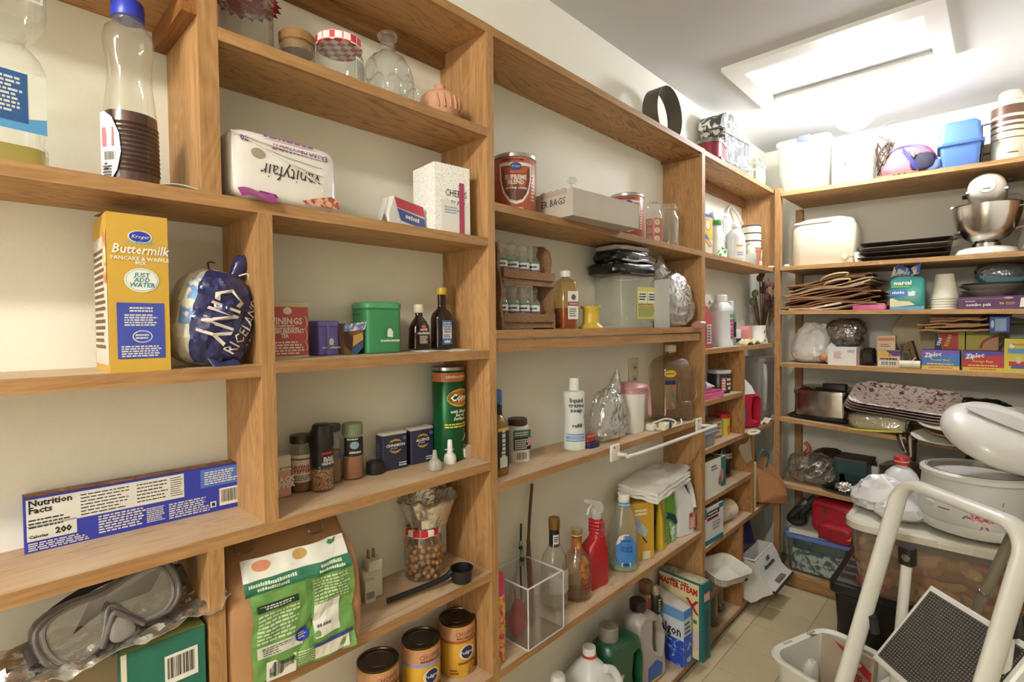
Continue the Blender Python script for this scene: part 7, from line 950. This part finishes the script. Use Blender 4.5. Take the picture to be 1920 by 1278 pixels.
t = B('serving_dish', 'oval steel dish holding a torn bag of foil and paper', 'dish', .31, 2.915, 5); lathe(t, 'dish', [(.05, 0), (.075, .004), (.1, .014), (.102, .016), (.096, .016), (.07, .007)], m((176, 174, 168), .25, 1), 40, sy=.62); sheet(t, 'cream_strip', 3, 8, lambda u, v: (-.04 + .02 * u + .02 * math.sin(v * 2), -.02, .01 + .085 * v), m((214, 196, 140), .6), .003); blob(t, 'foil_wad', .07, .05, .045, FOIL, 4, .35, 3, 2, o=(.0, -.02, .01), ridge=.3); blob(t, 'foil_wad', .04, .04, .04, FOIL, 7, .35, 3, 2, o=(.045, -.03, .008), ridge=.3, nu=14, nv=8)
t = B('dry_leaves', 'heap of curled dry brown husks beside the teal box', 'husks', .43, 2.93, 5)
for k in range(12): a = k * 1.3; sheet(t, 'husk', 5, 2, lambda u, v, a=a, k=k: (-.04 + .006 * k + .05 * u * math.cos(a), -.03 + .03 * u * math.sin(a) + .012 * v, .006 + .007 * k * u + .012 * math.sin(u * 3) + .004 * v), m(((176, 120, 76), (196, 144, 96), (150, 96, 60))[k % 3], .8), .0015)
t = B('stock_pot', 'glass-lidded tin pot with cream paper band', 'pot', .515, 3.06, 5); lathe(t, 'pot', [(.08, 0), (.084, .004), (.086, .12), (.09, .124), (.088, .128)], m((140, 126, 110), .3, .8), 36); lathe(t, 'lid', [(.088, .128), (.092, .131), (.09, .14), (.06, .16), (.02, .166)], see((170, 160, 146), .4, 1.4, .06), 36); rect(t, 'paper_band', cyl(.0865, -.2), -.07, .07, .02, .09, m((214, 190, 140), .6), nu=14); rect(t, 'blue_print', cyl(.0865, -.5), -.015, .015, .05, .062, m((110, 150, 206), .5), .001, 4); rbox(t, 'white_card', .03, .02, .13, PAPER, (-.105, -.02, 0), .003)
# ---- bottom shelf
t = B('storage_box', 'low clear storage box with blue lid full of patterned cloth', 'storage box', .2, 3.02, 6, 0); tub(t, .29, .32, .2, m((110, 136, 206), .4), see((170, 190, 190), .08, 1.2, .06)); rbox(t, 'patterned_cloth', .244, .27, .105, pattern((214, 214, 206), (76, 112, 116), 30, 'noise', .5, .8, .05, (40, 60, 90)), (0, 0, .008), .02); rbox(t, 'dark_cloth', .23, .25, .05, m((60, 80, 74), .8), (0, 0, .114), .02)
t = B('game_box', 'flat white and blue book set lying on the blue-lidded box', 'book', .2, 3.0, 6, 3, dz=.201); bx(t, 'cover', -.13, .15, -.14, .14, 0, .018, m((226, 222, 206), .5)); rect(t, 'blue_title', front(.28), .0, .06, .003, .015, m((70, 86, 150), .5)); bx(t, 'dark_base', -.128, .148, -.138, .138, -.0005, .004, INK)
t = B('vacuum_hose', 'looped ribbed black hose beside the red cooler bag', 'hose', .105, 2.93, 6, 0, dz=.221); tube(t, 'hose', [(.06, .06, .14), (.02, .04, .1), (-.03, .02, .05), (-.04, .0, .024), (-.01, -.02, .02), (.02, -.01, .03), (.01, .02, .06), (.04, .05, .1)], .018, m((40, 38, 36), .5, bump=.8, bs=200), 12); rbox(t, 'metal_end', .03, .014, .1, STEEL, (-.035, .03, .05), .004, rot=(0, 35, 0))
t = B('cooler_bag', 'bright red soft cooler bag with zip on the stacked books', 'bag', .275, 2.95, 6, -12, dz=.22); blob(t, 'bag', .2, .16, .165, m((186, 36, 52), .5, bump=.25, bs=20), 5, .05, 2, 6, ridge=.03); blob(t, 'front_flap', .15, .05, .08, m((176, 32, 48), .5), 8, .06, 2, 5, o=(.03, -.09, -.01), rot=(12, 0, 0)); rbox(t, 'zip_tab', .014, .006, .035, m((150, 110, 60), .4, .5), (-.03, -.085, .1), .003); rect(t, 'yellow_label', pl((.075, -.118, .03), (1, 0, .1), (0, .2, 1)), -.02, .03, -.012, .014, m((214, 186, 60), .5), .0); tube(t, 'zip', [(-.08, -.08, .135), (0, -.086, .138), (.08, -.08, .13)], .0025, m((150, 24, 40), .5), 6)
t = B('booklet_stack', 'curling cream booklets beside the cooler bag', 'book', .395, 2.93, 6, -18, dz=.2); [bx(t, 'booklet', -.04, .05, -.06, .06, .012 * k, .012 * k + .009, m(((206, 190, 150), (150, 120, 90), (222, 214, 190))[k], .7), rot=(0, 0, 4 * k)) for k in range(3)]
# ================================================================== floor things in front of the back unit
t = thing('black_crate', 'black plastic storage crate with ribbed grey lid on the floor', 'crate', (.64, 2.53, 0)); BC = m((34, 32, 32), .4)
loft(t, 'crate', [R(.46, .44, .02, 0), R(.5, .48, .025, .3)], BC)
for k in range(5): boxes(t, 'side_rib', [(-.244 + .004 * k * 0, -.238, -.2 + .09 * k, -.19 + .09 * k, .02, .28)], BC); boxes(t, 'front_rib', [(-.2 + .09 * k, -.19 + .09 * k, -.238, -.23, .02, .28)], BC)
GL = m((112, 106, 98), .5); loft(t, 'lid', [R(.52, .5, .025, .296), R(.53, .51, .03, .3), R(.53, .51, .03, .332), R(.515, .495, .03, .336)], BC); bx(t, 'lid_panel', -.24, .2, -.23, .23, .336, .34, GL)
for k in range(6): boxes(t, 'lid_rib', [(-.235, -.13, -.2 + .075 * k, -.17 + .075 * k, .34, .348)], m((60, 56, 52), .5))
t = thing('storage_tote', 'clear storage tote of tan bones with white lid on the black crate', 'storage box', (.685, 2.4, .349)); TC = see((222, 206, 190), .16, 1.2, .1)
loft(t, 'tub', [R(.4, .34, .04, 0, n=5), R(.41, .35, .04, .004, n=5), R(.452, .47, .05, .25, n=5), R(.446, .464, .05, .25, n=5), R(.404, .344, .04, .008, n=5)], TC)
loft(t, 'lid', [R(.47, .49, .07, .246, n=6), R(.484, .504, .08, .25, n=6), R(.484, .504, .08, .272, n=6), R(.47, .49, .075, .28, n=6), R(.44, .46, .06, .28, n=6), R(.43, .45, .06, .274, n=6)], m((230, 226, 210), .4)); rbox(t, 'blue_latch', .01, .07, .035, m((140, 156, 206), .4), (-.244, .02, .252), .003); rbox(t, 'white_latch', .09, .008, .02, m((232, 228, 216), .4), (.07, -.254, .25), .003)
rg = random.Random(6)
for k in range(110):
    lay = k // 22; z = .012 + .036 * lay; wx = .185 + .015 * lay / 5; wy = .15 + .05 * lay / 5; q = k % 22
    x, y = ((-wx + .02 + 2 * wx * q / 13, -wy + .012) if q < 13 else (-wx + .02, -wy + .04 + 2 * wy * (q - 13) / 9)); c = ((196, 146, 98), (182, 128, 82), (212, 166, 122), (150, 100, 64))[rg.randrange(4)] if k % 9 else (186, 70, 84)
    blob(t, 'chew', rg.uniform(.075, .12), .04, .042, m(c, .7), k % 17, .15, 2, 2.5, o=(x, y, z), rot=(rg.uniform(-20, 20), rg.uniform(-25, 25), rg.uniform(-35, 35) + (0 if q < 13 else 90)), nu=10, nv=6)
# rice cooker with open lid
t = thing('rice_cooker', 'white rice cooker with open lid and pink lily print', 'rice cooker', (.8, 2.325, .631), -6); RC = m((234, 232, 226), .3, coat=.3)
loft(t, 'foot', [Cc(.115, .0, 40), Cc(.15, .012, 40), Cc(.158, .03, 40), Cc(.156, .045, 40)], RC); loft(t, 'body', [Cc(.152, .045, 48), Cc(.156, .06, 48), Cc(.15, .15, 48), Cc(.147, .185, 48)], m((222, 222, 218), .35, coat=.2)); loft(t, 'rim', [Cc(.15, .183, 48), Cc(.154, .188, 48), Cc(.154, .2, 48), Cc(.142, .206, 48), Cc(.132, .204, 48), Cc(.13, .196, 48)], RC, caps=(0, 0)); loft(t, 'inner_pot', [Cc(.134, .204, 48), Cc(.13, .206, 48), Cc(.124, .2, 48), Cc(.118, .08, 48), Cc(.02, .075, 48)], m((150, 142, 122), .3, .7), caps=(0, 1)); tube(t, 'seal_line', Cc(.138, .2055, 48), .0018, m((120, 124, 130), .5), 6, 1, True)
t2 = loft(t, 'open_lid', [[(x * s, y * s * .96, z) for x, y, _ in Cc(.158, 0, 48)] for s, z in ((.9, -.01), (.985, -.006), (1.0, .004), (1.0, .014), (.97, .032), (.85, .052), (.6, .066), (.3, .072))], RC, o=(.05, .0, .31), rot=(24, 22, 8), sm=60)
sheet(t2, 'lid_handle', 14, 6, lambda u, v: (-.115 + .23 * u, (-.035 + .07 * v) * math.sin(PI * (.08 + .84 * u)), .074 + .008 * math.sin(PI * u)), m((206, 204, 198), .35), .003)
S = cyl(.1535, -.4); poly(t, 'control_plate', S, [(-.035, .075), (.015, .07), (.022, .08), (.022, .125), (.012, .135), (-.03, .135), (-.038, .125)], m((232, 230, 224), .4), .002); rect(t, 'control_slot', S, -.02, .014, .088, .091, INK, .003, 4); rect(t, 'red_lamp', S, -.022, -.01, .116, .12, m((206, 120, 130), .4), .003, 2); rect(t, 'amber_lamp', S, .0, .012, .114, .119, m((190, 180, 150), .4), .003, 2); lines(t, S, -.016, .006, .124, .129, 1, m((120, 120, 120), .5), .003, 2); loft(t, 'cook_switch', [R(.03, .012, .004, 0), R(.028, .01, .004, .01)], m((226, 224, 216), .4), o=(-.1, -.122, .1), rot=(90, 0, -40))
S = cyl(.1535, .2); LILY = m((196, 50, 100), .5); rg = random.Random(4)
for fx, fz in ((.0, .094), (-.018, .076), (.02, .08), (.05, .096), (.066, .082), (.006, .064)):
    for q in range(6):
        a = q * PI / 3 + fx * 9; l = .023; poly(t, 'lily_petal', S, [(fx, fz), (fx + l * .5 * math.cos(a - .3), fz + l * .5 * math.sin(a - .3)), (fx + l * math.cos(a), fz + l * math.sin(a)), (fx + l * .5 * math.cos(a + .3), fz + l * .5 * math.sin(a + .3))], LILY if q % 2 else m((214, 110, 150), .5), .0015)
    oval(t, 'lily_heart', S, fx, fz, .0035, .0035, m((226, 200, 90), .5), .0022, 8)
poly(t, 'lily_leaf', S, [(-.055, .066), (-.042, .08), (-.03, .088), (-.038, .074), (-.052, .062)], m((110, 160, 100), .5), .0015); poly(t, 'lily_leaf', S, [(.046, .128), (.05, .14), (.053, .14), (.05, .126)], m((120, 170, 120), .5), .0015)
# milk jug and shopping bag on the tote lid
t = thing('milk_jug', 'white gallon jug with red striped cap leaning behind the shopping bag', 'jug', (.57, 2.545, .63), 10, ry=0)
loft(t, 'jug', [R(.115, .115, .025, 0, n=4), R(.125, .125, .028, .006, n=4), R(.125, .125, .028, .07, n=4), R(.1, .1, .03, .1, n=4), R(.06, .06, .025, .124, n=4), R(.036, .036, .018, .132, n=4), R(.036, .036, .018, .14, n=4)], MJ); lathe(t, 'cap', [(.024, .138), (.026, .14), (.026, .164), (.024, .168), (.006, .168)], m((206, 50, 46), .4), 28); lathe(t, 'cap_stripe', [(.0263, .15), (.0263, .154)], m((232, 226, 216), .4), 28, caps=(0, 0))
t = thing('shopping_bag', 'crumpled white plastic shopping bag draped on the tote lid', 'bag', (.53, 2.36, .63), 12); WP = m((232, 230, 230), .3, coat=.3, bump=.25, bs=18)
blob(t, 'bag', .21, .2, .125, WP, 4, .34, 2.4, 2.4, prof=lambda q: 1.12 - .6 * q, nu=30, nv=18, sm=30); blob(t, 'bag_tail', .16, .13, .075, WP, 7, .36, 2.6, 2.4, o=(.045, -.1, .0), prof=lambda q: 1.1 - .5 * q, nu=26, nv=14, sm=30); 
# folding step stool
UX, UY = .694, -.72; W_ = .299; A = Vector((.680, 1.726, .9)); U = Vector((UX, UY, 0)); D = Vector((.196, .189, .962)); NH = Vector((.72, .694, 0))
st = thing('step_stool', 'half-folded white metal step stool with black ribbed treads', 'step stool', (0, 0, 0)); SW = m((240, 239, 232), .35, coat=.2)
RB_ = .056; KL = A - U * .022; KR = A + U * (W_ + .024); P0 = KL - D * (A.z / D.z); P7_ = KR - D * (A.z / D.z); P0.z = P7_.z = .004
path = [P0, P0.lerp(KL - D * RB_, .5)] + [KL - D * RB_ + U * RB_ + (D * math.sin(q * PI / 16) - U * math.cos(q * PI / 16)) * RB_ for q in range(9)] + [A + U * W_ * .5] + [KR - D * RB_ - U * RB_ + (D * math.cos(q * PI / 16) + U * math.sin(q * PI / 16)) * RB_ for q in range(9)] + [P7_.lerp(KR - D * RB_, .5), P7_]
tube(st, 'front_frame', path, .0235, SW, 16, 1, sq=.6, ref=tuple(NH))
for s in (0, 1):
    o_ = Vector((.67, 1.8, .672)) - A if s == 0 else U * (W_ + .012) - D * .21 + NH * .025; H = A + o_; F_ = Vector((H.x - .05, H.y + .055, .004))
    tube(st, 'rear_leg', [H, H.lerp(F_, .5), F_], .0135, SW, 10, 1, sq=.7)
    hg = rbox(st, 'hinge', .036, .034, .05, m((26, 24, 24), .4), tuple(H - Vector((0, 0, .02))), .007, rot=(0, 0, -20)); lathe(hg, 'hinge_bolt', [(.01, 0), (.01, .004), (.005, .005)], STEEL, 14, rot=(90, 0, 0), o=(.005, -.0175, .025))
tr = Vector((.884, 1.655, .852)); H2 = Vector((.796, 1.752, .528))
tube(st, 'folding_strut', [tr, tr.lerp(H2, .5), H2], .0115, m((158, 148, 130), .35, .5), 10, 1); mid = tr.lerp(H2, .58); tube(st, 'strut_collar', [mid, mid + (H2 - tr).normalized() * .006], .0135, STEEL, 10, 1)
TV = Vector((.453, .437, .777)); TN = U.cross(TV).normalized()
for zc, kk in ((.478, 0), (.2, 1)):
    T0 = Vector((.733, 1.686, .639)) if kk == 0 else Vector((.733, 1.686, .639)) - D * .27
    wT, dT = .247, .212
    def Q(a, b, c): return tuple(T0 + U * (a * wT) - TV * (b * dT) + TN * c)
    fr = loft(st, 'tread', [[Q(a, b, c) for a, b in ((-.055, -.065), (1.055, -.065), (1.055, 1.065), (-.055, 1.065))] for c in (-.022, .0)] + [[Q(a, b, .004) for a, b in ((-.035, -.045), (1.035, -.045), (1.035, 1.045), (-.035, 1.045))]], SW, sm=30)
    mt = loft(fr, 'ribbed_mat', [[Q(a, b, c) for a, b in ((.0, .0), (1, 0), (1, 1), (0, 1))] for c in (.0035, .0062)], m((62, 58, 54), .7, bump=1, bs=300), sm=30)
    V, F = [], []
    for i in range(34):
        for j in range(30):
            a0, b0 = (i + .2) / 34, (j + .2) / 30; a1, b1 = (i + .75) / 34, (j + .75) / 30; q = len(V); V += [Q(a0, b0, .0062), Q(a1, b0, .0062), Q(a1, b1, .0062), Q(a0, b1, .0062), Q((a0 + a1) / 2, (b0 + b1) / 2, .0082)]; F += [(q, q + 1, q + 4), (q + 1, q + 2, q + 4), (q + 2, q + 3, q + 4), (q + 3, q, q + 4)]
    stud = mk('grip_studs', V, F, m((120, 114, 106), .7), fr, sm=0); stud['kind'] = 'stuff'
    loft(fr, 'badge', [[Q(a, b, c) for a, b in ((.78, .02), (.97, .02), (.97, .16), (.78, .16))] for c in (.0085, .0092)], m((44, 40, 38), .5), sm=30)
for s in (0, 1):
    p = A - D * .375 + U * (-.01 + s * (W_ + .018)) + NH * .012; tube(st, 'tread_link', [p, p - D * .05 + NH * .024], .0115, m((40, 36, 34), .5), 8, 1)
# waste bin with a flattened carton inside
t = thing('waste_bin', 'white rectangular plastic bin on the tile floor', 'bin', (.482, 1.88, .001), -20); WBN = m((230, 228, 218), .4)
loft(t, 'bin', [R(.2, .25, .05, 0, n=6), R(.21, .26, .05, .006, n=6), R(.25, .3, .06, .24, n=6), R(.276, .326, .07, .246, n=6), R(.28, .33, .07, .256, n=6), R(.27, .32, .07, .262, n=6), R(.236, .286, .055, .256, n=6), R(.2, .24, .045, .01, n=6)], WBN)
for y in (-.07, .05): boxes(t, 'rim_slot', [(-.132, -.126, y, y + .04, .258, .2628)], m((196, 192, 180), .5))
t = thing('flattened_carton', 'flattened grey carton with red lettering dropped in the waste bin', 'box', (.478, 1.965, .035), -20, rx=-10); bx(t, 'carton', -.085, .09, -.008, .012, 0, .225, m((186, 168, 146), .7), rot=(0, 0, 0)); bx(t, 'side_flap', -.092, -.085, -.06, .012, 0, .22, m((160, 120, 84), .7)); S = front(.016); poly(t, 'red_slash', S, [(-.04, .222), (.02, .185), (.085, .15), (.085, .18), (.03, .21)], m((190, 44, 40), .5)); txt(t, S, 'FREE', .036, .03, .14, m((176, 40, 40), .5), .001, bold=.05, sx=.8); words(t, S, (2,), .03, .045, .188, m((226, 200, 190), .5), .0014, bold=.05, rot=-28)
t = thing('paper_scrap', 'crumpled white paper and card inside the waste bin', 'paper', (.395, 1.95, .02), -20); blob(t, 'paper', .035, .06, .17, PAPER, 4, .2, 3, 3); 
globe('white globe ceiling lamp glowing beside the attic hatch', .385, 2.64, 2.228, .08, (.98, 1, 1.04), LAMP_BACK)
for lab, y in (('warm globe ceiling lamp nearest the pantry opening', -.9), ('warm globe ceiling lamp, middle of the kitchen row', -1.35), ('warm globe ceiling lamp at the far end of the kitchen row', -1.75)): globe(lab, .82, y, 2.245, .062, (1, .97, .87), LAMP_NEAR)
